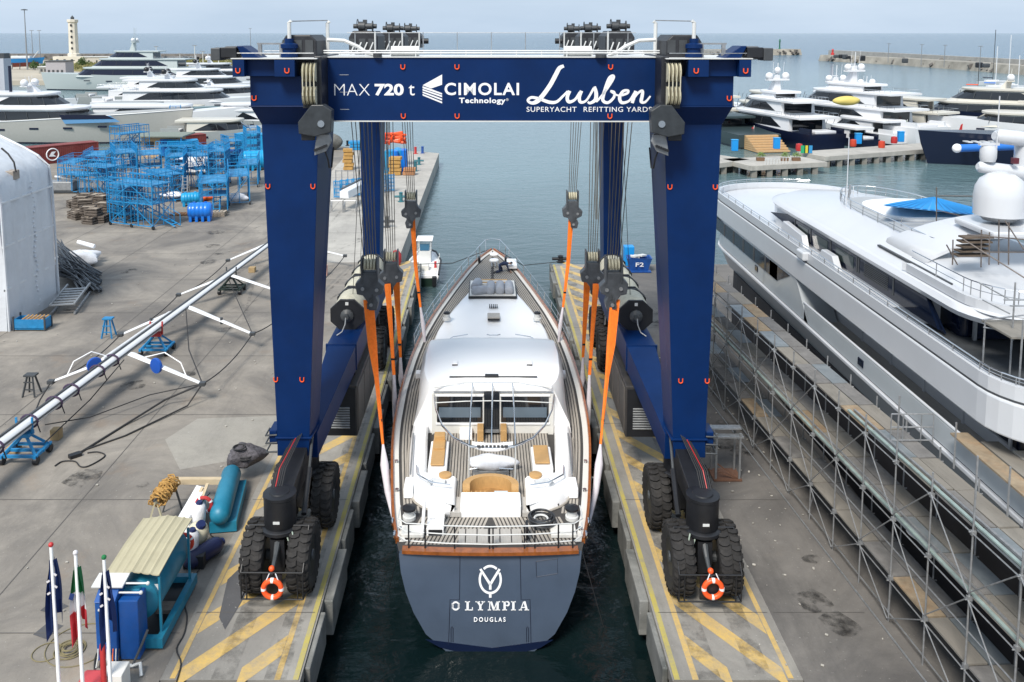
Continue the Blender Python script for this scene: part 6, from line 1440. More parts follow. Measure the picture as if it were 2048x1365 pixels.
# long black cable across the yard, coils, hoses
def cable(name, pts, r, m_, lab, cat='cable'):
    P_ = [G(*p) for p in pts]; S = []
    for i in range(len(P_) - 1):
        q0, q1, q2, q3 = P_[max(i - 1, 0)], P_[i], P_[i + 1], P_[min(i + 2, len(P_) - 1)]
        for t_ in (0, .25, .5, .75): S.append(.5 * ((2 * q1) + (q2 - q0) * t_ + (2 * q0 - 5 * q1 + 4 * q2 - q3) * t_ ** 2 + (3 * q1 - q0 - 3 * q2 + q3) * t_ ** 3))
    S.append(P_[-1]); S = [Vector((p.x, p.y, r + .012)) for p in S]
    o = MB().tube(S, r, 6).build(name, m_, None, smooth=60, org=S[len(S) // 2]); tag(o, lab, cat); return o
cable('cable', [(442, 1010), (448, 1045), (440, 1062), (420, 1070), (436, 1085), (425, 1105), (392, 1150), (370, 1175), (368, 1205), (374, 1235), (368, 1270), (353, 1300), (362, 1330), (350, 1375)], .022, rope2, 'thin black cable winding over the yard from the far tank past the canopy')
cable('cable', [(190, 1370), (190, 1320), (205, 1290), (217, 1260)], .022, rope2, 'short black cable from the blue cabinet to the red box')
cable('hose', [(110, 934), (125, 925), (150, 925), (160, 935), (175, 935), (200, 922), (210, 912), (195, 906), (175, 908)], .03, rope2, 'short black hose lying in a loop near the end of the mast stays')
for k, (u, v, Rr, n_, lab) in enumerate(((139, 1302, .45, 9, 'tight coil of thin olive rope on the ground behind the flag poles'), (158, 1293, .98, 1, 'wide single loop of thin rope around the olive coil'), (92, 1308, .42, 1, 'small loop of thin yellow rope beside the leftmost flag pole'))):
    p = G(u, v); q = MB()
    for j in range(n_): q.torus((p.x + .05 * math.sin(j * 2.3), p.y + .05 * math.cos(j * 1.7), .02 + .012 * j), Rr - .035 * j, .016, 'z', 32, 5)
    o = q.build('rope_coil', mat('olive_rope', (.20, .17, .09), .8), None, smooth=True, org=(p.x, p.y, 0)); tag(o, lab, 'rope')
# flag poles with their flags
navyc = mat('navy_flag', (.008, .028, .13), .8, var=.15, vs=4); grn = mat('green_flag', (.01, .16, .05), .8); wht = mat('white_flag', (.62, .60, .62), .8); rdc = mat('red_flag', (.42, .02, .03), .8)
def flagpole(ub, vt, ut, lab, cols, seed):
    Yp = 22.6; top = AY(ut, vt, Yp); r = thing('flagpole', lab, 'flagpole', (top.x, Yp, 0), 'flag poles at the lower left')
    MB().tube([(top.x + .02, Yp, 0), (top.x, Yp, top.z)], [.055, .045], 10).build('pole', gel, r, smooth=True)
    MB().dome((top.x, Yp, top.z + .03), .07, 1, 10, 3, -1).build('finial', cols[1] if len(cols) > 1 else navyc, r)
    rd = random.Random(seed); fl = None; n_ = 14; hgt = 2.05
    for side in (-1, 1):
        rings = []
        for i in range(n_ + 1):
            t_ = i / n_; z = top.z - .35 - t_ * hgt * (1 if side < 0 else .72); w_ = (.03 + .17 * math.sin(min(1, t_ * 1.15) * math.pi * .55)) * (1 if side < 0 else .9)
            row = [(top.x + side * (.04 + w_ * j / 4), Yp + .05 + .10 * math.sin(j * 2.1 + t_ * 2 + seed) * (j > 0), z - .10 * j * (1 if t_ > .9 else .3)) for j in range(5)]
            rings.append(row + [(a, b + .012, c) for a, b, c in row[::-1]])
        cuts = [0] + [int(n_ * c) for c in ((.38, .68, 1) if len(cols) == 3 else (1,))]
        if len(cols) == 3 and side > 0: cuts = [0, 7, 11, 14]
        for q in range(len(cuts) - 1):
            MB().loft(rings[cuts[q]:cuts[q + 1] + 1]).build('flag', cols[q], r, smooth=60)
        for q in (0, 1):
            if len(cols) != 3: MB().cbox((top.x + side * .10, Yp - .06, top.z - .9 - .35 * q + .1 * side), .09, .02, .05, ry=.6 * side).build('flag_emblem', wht, r)
    if len(cols) == 3: MB().cbox((top.x - .13, Yp - .08, top.z - 1.2), .12, .02, .18, ry=.3).build('flag_emblem', navyc, r)
flagpole(112, 1092, 102, 'leftmost flag pole with a furled navy flag and dark tip', [navyc, red], 1)
flagpole(161, 1108, 151, 'middle flag pole with a hanging green white and red flag', [grn, wht, rdc], 2)
flagpole(217, 1117, 208, 'rightmost flag pole with a navy flag and green tip', [navyc, grn], 3)
b = AY(186, 1356, 23.2); rb = MB(); rb.box(b.x - .35, b.x + .33, 22.9, 23.5, 0, b.z + .05); o = rb.build('red_box', mat('coral_red', (.50, .06, .07), .5), None, bevel=.08, org=(b.x, 23.2, 0)); tag(o, 'red box at the foot of the middle flag pole at the bottom edge', 'box')
b = AY(222, 1352, 23.2); rb = MB(); rb.box(b.x - .3, b.x + .3, 23.2, 23.8, 0, b.z); o = rb.build('white_plinth', gel2, None, bevel=.03, org=(b.x, 23.2, 0)); tag(o, 'cream plinth at the foot of the rightmost flag pole', 'plinth')
b = AY(207, 1340, 23.1); rb = MB(); rb.lathe([(.08, 0), (.08, b.z + .75), (.05, b.z + .82), (.03, b.z + .9)], (b.x, 23.1, 0), 'z', 12); o = rb.build('red_post', red, None, smooth=40, org=(b.x, 23.1, 0)); tag(o, 'slim red post beside the rightmost flag pole', 'post')
# ================================================================== access towers, containers and goods at the far side of the left yard
yb = mat('access_tower_blue', (.010, .23, .50), .5, var=.25, vs=2, dirt=.2, ds=2, dcol=(.10, .12, .13))
towers = []
def tower_proto(kind):
    r = thing('access_tower', 'blue steel access tower', 'access tower', (0, 0, 0), 'blue access towers of the yard')
    W, L_, Hh, lv = {'stair': (2.4, 4.6, 5.4, (2.6, 4.4)), 'slim': (2.0, 3.4, 6.0, (1.2, 2.6, 4.0, 5.0)), 'dock': (2.2, 5.6, 3.6, (2.6,)), 'platform': (2.8, 5.6, 4.4, (2.2, 3.8))}[kind]
    nx = 3; ny = 4
    for i in range(nx):
        for j in range(ny):
            if 0 < i < nx - 1 and 0 < j < ny - 1: continue
            x = -W / 2 + W * i / (nx - 1); y = -L_ / 2 + L_ * j / (ny - 1)
            MB().bar((x, y, .2), (x, y, Hh if (i in (0, nx - 1)) else Hh - .4), .07).build('post', yb, r)
    for z in (.28,) + lv + (Hh - .05,):
        fr_ = MB()
        for x in (-W / 2, W / 2): fr_.bar((x, -L_ / 2, z), (x, L_ / 2, z), .07)
        for y in (-L_ / 2, 0, L_ / 2): fr_.bar((-W / 2, y, z), (W / 2, y, z), .04)
        fr_.build('ring_frame', yb, r)
    for z in lv:
        MB().box(-W / 2 + .06, W / 2 - .06, -L_ / 2 + .06, L_ / 2 * (.2 if z == lv[0] and kind != 'dock' else .95), z + .02, z + .06).build('platform', mat('worn_platform', (.03, .20, .40), .7, var=.5, vs=2), r)
        hr = MB()
        for x in (-W / 2, W / 2):
            for dz_ in (.5, 1.0):
                hr.bar((x, -L_ / 2, z + dz_), (x, L_ / 2, z + dz_), .04)
            for k in range(13): hr.bar((x, -L_ / 2 + L_ * k / 12, z), (x, -L_ / 2 + L_ * k / 12, z + 1), .04)
        for k in range(4): hr.bar((-W / 2 + W * k / 3, -L_ / 2, z), (-W / 2 + W * k / 3, -L_ / 2, z + 1), .04)
        hr.bar((-W / 2, -L_ / 2, z + 1), (W / 2, -L_ / 2, z + 1), .06); hr.build('hand_rail', yb, r)
    z0 = .3; br = MB()
    for z in lv:
        for x in (-W / 2, W / 2): br.bar((x, -L_ / 2, z0), (x, 0, z), .05); br.bar((x, L_ / 2, z0), (x, 0, z), .05)
        br.bar((-W / 2, -L_ / 2, z0), (W / 2, -L_ / 2, z), .05); z0 = z
    for k in range(7):
        for x in (-W / 2, W / 2): br.bar((x, -L_ / 2 + L_ * (k + .5) / 7, .3), (x, -L_ / 2 + L_ * (k + .5) / 7, lv[0]), .035)
    br.build('bracing', yb, r)['kind'] = 'stuff'
    if kind in ('stair', 'platform', 'slim'):
        zt = lv[-1 if kind == 'stair' else 0]; s0, s1 = (0.3, -L_ / 2 - (1.5 if kind != 'slim' else .2), .2), (0.3, L_ / 2 - 1.0, zt)
        stt = MB()
        for dx in (-.35, .35): stt.bar((s0[0] + dx, s0[1], s0[2]), (s1[0] + dx, s1[1], s1[2]), .08, .08); stt.bar((s0[0] + dx, s0[1], s0[2] + 1.0), (s1[0] + dx, s1[1], s1[2] + 1.0), .04)
        n_ = int(zt / .3)
        for k in range(n_): t_ = (k + .5) / n_; stt.box(s0[0] - .35, s0[0] + .35, s0[1] + (s1[1] - s0[1]) * t_ - .12, s0[1] + (s1[1] - s0[1]) * t_ + .12, s0[2] + (zt - .2) * t_, s0[2] + (zt - .2) * t_ + .05)
        for k in range(5): t_ = k / 4; stt.bar((s0[0] + .35, s0[1] + (s1[1] - s0[1]) * t_, s0[2] + (zt - .2) * t_), (s0[0] + .35, s0[1] + (s1[1] - s0[1]) * t_, s0[2] + (zt - .2) * t_ + 1), .05)
        stt.build('stairs', yb, r)
    for x in (-W / 2, W / 2):
        for y in (-L_ / 2, 0, L_ / 2): MB().lathe([(.16, -.07), (.18, 0), (.16, .07)], (x, y, .18), 'x', 12).build('castor', blk, r)
    return r
P0 = {k: tower_proto(k) for k in ('stair', 'slim', 'dock', 'platform')}; used = set()
places = [ # u, v of the base centre, kind, turn, height scale, label
    (285, 450, 'platform', 1.15, 1.3, 'tall blue wheeled access tower standing nearest the camera in the cluster'),
    (252, 440, 'slim', .9, .8, 'low blue tower tucked against the left flank of the nearest tall tower'),
    (430, 418, 'platform', .25, 1.0, 'wide blue tower behind the two blue tanks at the right of the cluster'),
    (478, 402, 'dock', .3, 1.45, 'blue tower with upright bars just left of the lift leg'),
    (205, 392, 'stair', 1.1, .95, 'blue stair tower above the stacked wooden crates'),
    (170, 385, 'dock', 1.3, 1.0, 'low blue staging left of the stair tower by the crates'),
    (325, 395, 'platform', .7, .9, 'blue platform tower right behind the nearest tall tower'),
    (355, 380, 'slim', .2, 1.0, 'slim blue tower in front of the white van'),
    (250, 372, 'stair', .5, 1.15, 'tall blue stair tower in the middle left of the cluster'),
    (300, 360, 'platform', .4, 1.1, 'blue platform tower in front of the yard shed'),
    (395, 372, 'stair', .8, 1.05, 'blue stair tower between van and wide tower'),
    (440, 372, 'slim', .1, 1.05, 'slim blue tower behind the wide right tower'),
    (500, 368, 'dock', .2, 1.25, 'blue staging partly hidden by the left lift leg'),
    (150, 352, 'dock', .1, .9, 'farthest left low blue staging near the white shed'),
    (200, 345, 'platform', .2, .8, 'low blue platform in front of the left red container'),
    (262, 335, 'stair', -.6, 1.3, 'blue stair tower rising beside the yard shed with its steps facing right'),
    (420, 340, 'platform', .5, .95, 'blue platform in front of the right red container'),
    (465, 335, 'slim', .6, .9, 'small slim blue tower in the back row on the right'),
    (355, 318, 'dock', 1.5, .9, 'low blue staging between the shed and the right container'),
    (505, 322, 'slim', .4, 1.0, 'farthest right blue tower at the back beside the lift leg'),
    (352, 258, 'slim', .3, .9, 'small distant blue scaffold tower beside the silver yacht hull')]
for u, v, kd, rz, hs_, lab in places:
    p = G(u, v); src = P0[kd]
    if kd not in used: used.add(kd); o = src; o.location = p; o.rotation_euler = (0, 0, rz); o['label'] = lab
    else: o = dup(src, p, rz, lab)
    o.scale = (1, 1, hs_ * .86)
# small loose step ladders between the towers
for k, (u, v, rz, lab) in enumerate(((335, 402, .3, 'grey step ladder leaning by the nearest tall tower'), (352, 398, .5, 'second grey step ladder right of the first'), (372, 400, .1, 'grey step ladder nearest the blue tanks'), (235, 356, .2, 'grey frame ladder among the back towers'))):
    p = G(u, v); r = thing('step_ladder', lab, 'ladder', p)
    for sx in (-.35, .35): MB().bar(p + Vector((sx, -.6, 0)), p + Vector((sx * .7, 0, 2.8)), .08).build('side_rail', galv, r); MB().bar(p + Vector((sx, .6, 0)), p + Vector((sx * .7, 0, 2.8)), .08).build('rear_leg', galv, r)
    for q in range(7): t_ = (q + .5) / 7; MB().box(p.x - .35, p.x + .35, p.y - .65 + .6 * t_, p.y - .45 + .6 * t_, 2.7 * t_, 2.7 * t_ + .05).build('tread', galv, r)
# stacked wooden crates: dark trays with pale rims
ww = mat('dark_crate_wood', (.12, .10, .085), .9, var=.5, vs=4); wl2 = mat('pale_crate_wood', (.36, .31, .25), .9, var=.3, vs=3)
rd = random.Random(4)
cproto = thing('wooden_crate', 'dark wooden slatted crate', 'crate', (0, 0, 0), 'stacked wooden crates below the blue towers')
for y in (-.5, .5):
    for z in (.1, .35, .6): MB().box(-.7, .7, y - .03, y + .03, z, z + .16).build('slat', ww, cproto)
for x in (-.7, .7):
    for z in (.1, .35, .6): MB().box(x - .03, x + .03, -.47, .47, z, z + .16).build('slat', ww, cproto)
MB().box(-.66, .66, -.46, .46, .62, .68).build('lid', wl2, cproto)
MB().box(-.7, .7, -.5, .5, .02, .09).build('base', ww, cproto)
n_ = 0
rows = [(155, 438, 5), (180, 446, 6), (210, 436, 5), (165, 425, 5), (195, 420, 6), (232, 430, 3), (150, 415, 3), (215, 412, 4)]
for ri, (u, v, n) in enumerate(rows):
    for k in range(n):
        lv_ = rd.choice((0, 0, 1)) if k else 0
        p = G(u + 9 * (k % 4) + rd.uniform(-4, 4), v - 2 * (k // 2) + rd.uniform(-2, 2)) + Vector((0, 0, .76 * lv_))
        o = cproto if n_ == 0 else dup(cproto, p)
        o.location = p; o.rotation_euler = (rd.uniform(-.05, .05), 0, rd.uniform(-.5, .9)); o['label'] = 'dark wooden crate in the jumbled heap left of the nearest blue tower'; n_ += 1
for k, (u, v, lab) in enumerate(((362, 430, 'flat brown pallet on the ground left of the blue tank'), (432, 432, 'stack of grey pallets right of the blue tank'), (395, 418, 'pallets lying under the farther blue tank'))):
    p = G(u, v); r = thing('pallet', lab, 'pallet', p); mt_ = (mat('brown_pallet', (.22, .11, .05), .9, var=.3), wl2, wl2)[k]
    for lay in range((1, 3, 2)[k]):
        for q in range(6): MB().box(p.x - 1.0 + q * .36, p.x - .75 + q * .36, p.y - .6, p.y + .6, .13 + .17 * lay, .16 + .17 * lay).build('plank', mt_, r)
        for yy in (-.55, 0, .45): MB().box(p.x - 1.0, p.x + 1.05, p.y + yy, p.y + yy + .1, .02 + .17 * lay, .13 + .17 * lay).build('bearer', mt_, r)
# blue plastic tanks
tkb = mat('bright_blue_plastic', (.005, .16, .62), .35, var=.08, vs=2, coat=.2); tkc = mat('sky_blue_plastic', (.01, .30, .58), .4, var=.1)
def htank(u, v, ln, rr, rz, m_, lab, legs=True):
    p = G(u, v); r = thing('water_tank', lab, 'tank', p, rotz=rz); pr = [(.05, -ln / 2 - .05), (rr * .75, -ln / 2), (rr * .96, -ln / 2 + .15), (rr, -ln / 2 + .3)]
    for k in range(5): y = -ln / 2 + .35 + (ln - .7) * k / 4; pr += [(rr, y), (rr * .96, y + .05), (rr, y + .1)]
    pr += [(rr, ln / 2 - .25), (rr * .96, ln / 2 - .15), (rr * .75, ln / 2), (.05, ln / 2 + .05)]
    b = MB().lathe(pr, (0, 0, rr + .25), 'x', 24).build('vessel', m_, r, smooth=35)
    for k in (-1, 1): MB().lathe([(.15, 0), (.15, .1)], (k * ln * .25, 0, rr * 2 + .22), 'z', 10).build('lid', m_, r)
    if legs:
        for k in range(4): MB().box(-ln / 2 + .12 + k * (ln - .5) / 3, -ln / 2 + .4 + k * (ln - .5) / 3, -rr * .8, rr * .8, 0, .75).build('foot', m_, r, bevel=.04)
htank(401, 442, 2.3, .82, .15, tkb, 'bright blue ribbed plastic tank lying nearest on the yard')
htank(382, 412, 2.0, .62, .35, tkc, 'turquoise plastic tank lying behind the bright blue one')
htank(512, 340, 3.4, 1.25, .3, tkc, 'big sky blue cylindrical tank beside the lift leg at the back')
htank(470, 330, 2.6, 1.0, .1, tkb, 'blue cylindrical tank half hidden among the back towers')
o = lumpy('wrapped_mattress', (G(345, 402).x, G(345, 402).y, .7), 1.3, .8, .35, whitec, None, 6, .1, org=G(345, 402)); tag(o, 'grey white wrapped bundle on a rack behind the brown pallet', 'wrapped goods')
o = lumpy('orange_bag', (G(408, 402).x, G(408, 402).y, .5), .8, .6, .5, mat('orange_cloth', (.75, .12, .02), .8), None, 7, .25, org=G(408, 402)); tag(o, 'small orange bag between the blue tanks and the wide tower', 'bag')
o = lumpy('white_bundle', (G(475, 408).x, G(475, 408).y, .7), 1.0, .6, .5, whitec, None, 16, .2, org=G(475, 408)); tag(o, 'white bundle on the foot of the blue tower left of the lift leg', 'wrapped goods')
# low grey machine beside the shed
mc = thing('machine', 'low grey machine on skids at the right side of the white shed', 'machine', G(130, 388)); b0 = G(128, 385)
MB().box(b0.x - 2, b0.x + 1.5, b0.y - .8, b0.y + .8, .3, 1.4).build('body', grey, mc, bevel=.1); MB().box(b0.x - 2.2, b0.x + 3.2, b0.y - .9, b0.y + .9, .1, .3).build('skid', dgrey, mc)
MB().tube([(b0.x - 1, b0.y, 1.9), (b0.x + 3.4, b0.y + .3, 1.2)], .14, 8).build('arm', offw, mc)
# steel shed with flat roof
sh = thing('yard_shed', 'small cream yard shed with an overhanging flat green grey roof and blue door', 'shed', G(318, 312)); b0 = G(318, 315)
MB().box(b0.x - 2.6, b0.x + 2.8, b0.y, b0.y + 4, 0, 3.2).build('wall', mat('peach_wall', (.50, .36, .20), .8, var=.1), sh)
MB().box(b0.x - 4.0, b0.x + 4.2, b0.y - 1.2, b0.y + 4.5, 3.2, 3.42).build('roof', mat('green_grey_roof', (.19, .22, .19), .7, var=.1), sh, bevel=.03)
MB().box(b0.x + .3, b0.x + 2.2, b0.y - .05, b0.y, .1, 2.8).build('door', mat('door_blue', (.01, .12, .48), .5), sh)
MB().box(b0.x - 2.0, b0.x - .7, b0.y - .04, b0.y, 1.5, 2.4).build('window', dgrey, sh)
for x in (-3.6, 3.8): MB().bar((b0.x + x, b0.y - .9, 0), (b0.x + x, b0.y - .9, 3.2), .14).build('roof_post', yb, sh)
# shipping containers with corrugated sides
def container(u0, v0, u1, v1, lab, mark, ln=12.2, m_=None):
    a, b_ = G(u0, v0), G(u1, v1); d_ = (b_ - a).normalized(); rz = math.atan2(d_.y, d_.x); L_ = ln
    r = thing('shipping_container', lab, 'container', (b_.x, b_.y, 0), rotz=rz); m_ = m_ or mat('container_red', (.20, .035, .03), .6, var=.2, vs=1, dirt=.3, ds=1)
    MB().box(-L_ + .08, -.08, .08, 2.4, .12, 2.52).build('body', m_, r)
    n_ = int(L_ / .28)
    pan = MB()
    for k in range(n_): pan.box(-L_ + .15 + k * .28, -L_ + .29 + k * .28, .04, .08, .2, 2.45)
    pan.build('corrugation', m_, r)['kind'] = 'stuff'
    for z in (.06, 2.50): MB().box(-L_, 0, 0, 2.44, z, z + .12).build('rail_frame', m_, r)
    for x in (-L_ + .06, -.06):
        for y in (.06, 2.38): MB().box(x - .08, x + .08, y - .08, y + .08, 0, 2.6).build('corner_post', m_, r)
    for y in (.7, 1.25, 1.8): MB().rod((.03, y, .2), (.03, y, 2.4), .04, 6).build('lock_bar', grey, r)
    if mark:
        MB().torus((-L_ * .55, .02, 1.35), .85, .09, 'y', 26, 5).build('ring_mark', wm, r)
        MB().prism([(-L_ * .55 - .5, 1.1), (-L_ * .55 - .1, 1.75), (-L_ * .55 + .5, 1.75), (-L_ * .55 + .1, 1.35), (-L_ * .55 + .5, 1.0)], 'y', -.01, .03).build('arrow_mark', wm, r)
container(85, 330, 198, 318, 'red brown shipping container with a round white emblem behind the white shed', True)
container(345, 306, 413, 300, 'red brown shipping container behind the yard shed', False, 7.5)
mdb = mat('cyan_steel', (.01, .26, .52), .5, var=.1)
container(340, 318, 398, 315, 'sky blue container in front of the right red container', False, 4.5, mdb)
container(490, 300, 535, 302, 'turquoise container just left of the lift leg', False, 6, mdb)
# white van
vb = G(372, 352); vn = thing('van', 'white delivery van parked among the blue towers', 'van', vb); wv = mat('van_white', (.75, .76, .77), .25, coat=.4)
MB().prism([(-2.6, .45), (-2.65, 1.1), (-2.1, 1.35), (-1.5, 2.15), (-1.1, 2.3), (2.4, 2.3), (2.55, 2.1), (2.6, .45)], 'y', vb.y, vb.y + 1.95).v
q = MB(); q.prism([(vb.x + x, z) for x, z in ((-2.6, .45), (-2.65, 1.1), (-2.1, 1.35), (-1.5, 2.15), (-1.1, 2.3), (2.4, 2.3), (2.55, 2.1), (2.6, .45))], 'y', vb.y, vb.y + 1.95); q.build('body', wv, vn, bevel=.08)
MB().prism([(vb.x - 2.0, 1.4), (vb.x - 1.45, 2.05), (vb.x - .7, 2.05), (vb.x - .7, 1.4)], 'y', vb.y - .02, vb.y + .02).build('side_window', glass, vn)
for x in (-1.7, 1.6): MB().lathe([(.3, -.1), (.34, -.08), (.34, .1), (.2, .12)], (vb.x + x, vb.y + .05, .34), 'y', 16).build('wheel', blk, vn)
# fence rack, goods and bollards seen between the left legs
b0 = G(668, 398); rk = thing('fence_stack', 'row of blue steel barrier panels stored on edge between the left legs of the lift', 'barriers', b0)
for k in range(10):
    x0 = b0.x + k * .62; y0 = b0.y + k * .5
    pn = MB(); pn.bar((x0, y0, .1), (x0 + .2, y0 + .1, 2.2), .08); pn.bar((x0 + .9, y0, .1), (x0 + .9, y0, 2.2), .08)
    for q in range(5): pn.bar((x0, y0, .25 + q * .45), (x0 + .95, y0, .25 + q * .45), .09)
    for q in range(6): pn.bar((x0 + .15 * q, y0, .1), (x0 + .15 * q, y0, 2.1), .06)
    pn.build('barrier_panel', yb, rk)
for k in range(9): MB().rod((b0.x + .7 * k, b0.y + 1.5, 0), (b0.x + .7 * k, b0.y + 1.5, 3.1), .05, 5).build('grey_post', galv, rk)
MB().bar((b0.x, b0.y + 1.5, 3.0), (b0.x + 6, b0.y + 1.5, 3.0), .08).build('grey_rail', galv, rk)
def stackbox(u, v, n, w_, m_, lab, nm='stacked_case'):
    p = G(u, v); r = thing(nm, lab, 'goods', p)
    for k in range(n): MB().cbox((p.x + .1 * math.sin(k * 2), p.y, .25 + k * .5), w_, w_ * .8, .42, rz=.2 * math.sin(k * 3)).build('case', m_, r, bevel=.03)
    return r
yw = mat('ochre_wood', (.42, .24, .07), .8, var=.2)
stackbox(697, 340, 6, 1.3, yw, 'tall stack of ochre wooden cases beyond the barrier panels')
stackbox(790, 350, 5, 1.6, yw, 'stack of ochre wooden cases on the pale pier')
stackbox(818, 350, 2, 1.6, mat('terracotta_box', (.42, .2, .09), .8), 'terracotta coloured boxes on the pale pier')
for k, (u, v, n, lab) in enumerate(((783, 346, 6, 'left group of upright blue drums on the pale pier'), (800, 344, 7, 'right group of upright blue drums on the pale pier'))):
    p = G(u, v); r = thing('blue_drums', lab, 'drums', p)
    for q in range(n): MB().lathe([(.5, 0), (.52, .1), (.5, 1.6), (.45, 3.0), (.1, 3.1)], (p.x + .5 * (q % 3) - .5, p.y + 1.1 * (q // 3), 0), 'z', 10).build('drum', (tkc, yb, tkb)[q % 3], r, smooth=True)
p = G(790, 333); og = thing('orange_boom_pile', 'pile of orange floating barrier on top of the blue drums', 'barrier', p)
for k in range(14): a_ = k * 1.3; MB().tube([(p.x + 1.6 * math.cos(a_), p.y + 1.2 * math.sin(a_), 3.4 + .1 * k), (p.x + 1.2 * math.cos(a_ + 1.5), p.y + math.sin(a_ + 1.5), 3.6 + .1 * k), (p.x + 1.7 * math.cos(a_ + 3), p.y + 1.2 * math.sin(a_ + 3), 3.3 + .1 * k)], .22, 6).build('float', oring, og, smooth=True)
def bollard(u, v, m_, lab, arms=True, h_=1.0):
    p = G(u, v); r = thing('bollard', lab, 'bollard', p); MB().lathe([(.35, 0), (.35, .08), (.2, .12), (.2, h_), (.27, h_ + .05), (.1, h_ + .12)], (p.x, p.y, 0), 'z', 12).build('post', m_, r, smooth=40)
    if arms: MB().lathe([(.13, -.7), (.13, .7)], (p.x, p.y, h_ * .6), 'x', 8).build('cross_arm', m_, r)
teal = mat('teal_bollard', (.03, .14, .17), .6, var=.2)
bollard(802, 404, teal, 'teal cross bollard at the middle of the pale pier'); bollard(838, 330, teal, 'teal cross bollard near the far end of the pale pier'); bollard(831, 343, teal, 'small teal post on the pale pier', False, 1.3)
bollard(774, 455, dgrey, 'dark cross bollard on the pale pier between the ropes'); bollard(831, 308, red, 'red bollard at the far end of the pale pier', False); bollard(845, 307, mat('bb', (.02, .08, .3), .5), 'dark blue bollard at the far corner of the pale pier', False); bollard(1121, 525, blk, 'black bollard at the far corner of the right quay', True, .5)
bollard(695, 292, blk, 'small black bollard on the far edge of the yard', False, .8)
o = stackbox(712, 300, 3, 2.0, yb, 'blue crates on the far yard edge left of the rear leg'); 
p = G(666, 300); o = lumpy('fender_ball', (p.x, p.y, 1.3), 1.5, 1.2, 1.3, mat('grey_rubber', (.12, .12, .11), .8, var=.3), None, 3, .08, org=p); tag(o, 'grey rubber fender on the far yard edge beside the leg', 'fender')
crate(649, 552, .4, .8, mat('white_orange', (.6, .35, .28), .6), 'small white and orange post between mast and lift leg', 'marker post')
for (a, b_, lab) in (((640, 606), (648, 598), 'yellow strap lying behind the left lift leg'),): cable('strap', [a, ((a[0] + b_[0]) / 2 + 2, (a[1] + b_[1]) / 2), b_], .06, mat('yellow_strap', (.6, .6, .05), .6), lab, 'strap')
# work boat with cabin beside the end of the slip quay
def workboat(u, v, lab):
    p = G(u, v, ZW); r = thing('work_boat', lab, 'boat', p); L2, B2 = 7.0, 1.35; rings = []
    for k in range(9):
        t_ = k / 8; y = p.y - 3.2 + L2 * t_; b = B2 * (1 - max(0, t_ - .55) ** 2 * 4.3); zt = ZW + .9 + .5 * t_ ** 2
        rings.append([(p.x - b, y, zt), (p.x - b * .85, y, ZW + .1), (p.x - b * .4, y, ZW - .4), (p.x + b * .4, y, ZW - .4), (p.x + b * .85, y, ZW + .1), (p.x + b, y, zt)])
    MB().loft(rings).build('hull', gel, r, smooth=40)
    MB().box(p.x - 1.1, p.x + 1.1, p.y - 3.0, p.y + 1.5, ZW + .91, ZW + .97).build('deck', gel2, r)
    for x in (-B2, B2): MB().tube([(p.x + x, p.y - 3.2, ZW + 1.0), (p.x + x, p.y + .6, ZW + 1.2), (p.x + x * .6, p.y + 2.6, ZW + 1.45), (p.x, p.y + 3.6, ZW + 1.5)], .09, 6).build('rubbing_strake', blk if x > 0 else offw, r)
    MB().box(p.x - .6, p.x + .5, p.y + .4, p.y + 1.6, ZW + .97, ZW + 2.1).build('cabin', offw, r, bevel=.05)
    for x in (-.6, .5):
        for y in (.3, 1.6): MB().rod((p.x + x, p.y + y, ZW + 2.1), (p.x + x, p.y + y, ZW + 3.0), .04, 5).build('roof_post', offw, r)
    MB().box(p.x - .75, p.x + .65, p.y + .1, p.y + 1.9, ZW + 3.0, ZW + 3.08).build('roof', gel, r, bevel=.03); MB().box(p.x - .45, p.x + .35, p.y + .37, p.y + .39, ZW + 2.12, ZW + 2.7).build('windscreen', mat('screen_blue', (.05, .15, .25), .1), r)
    MB().cbox((p.x, p.y - 1.4, ZW + 1.2), .9, .9, .5).build('engine_cover', gel2, r, bevel=.06); MB().cbox((p.x + .95, p.y - .8, ZW + 1.2), .2, .4, .5).build('red_can', red, r)
    for k in range(4): MB().rod((p.x + 1.2, p.y - 2.2 + k * 1.1, ZW + 1.0), (p.x + 1.2, p.y - 2.2 + k * 1.1, ZW + 1.7), .03, 5).build('rail_post', offw, r)
    MB().box(p.x - .9, p.x + .9, p.y - 3.25, p.y - 3.2, ZW - .1, ZW + .7).build('dark_stern', mat('dark_green_stern', (.01, .03, .02), .5), r)
    MB().cbox((p.x + 1.0, p.y - 3.4, ZW + .5), .35, .4, .8).build('outboard_motor', blk, r, bevel=.05)
workboat(850, 552, 'small white work boat with a roofed cabin moored beyond the slip quay')
p = G(793, 530, 0); o = MB().lathe([(.3, 0), (.42, .3), (.42, .9), (.2, 1.2)], (p.x, p.y, 0), 'z', 14).build('red_drum', red, None, smooth=True, org=p); tag(o, 'red drum on the quay beside the work boat', 'drum')
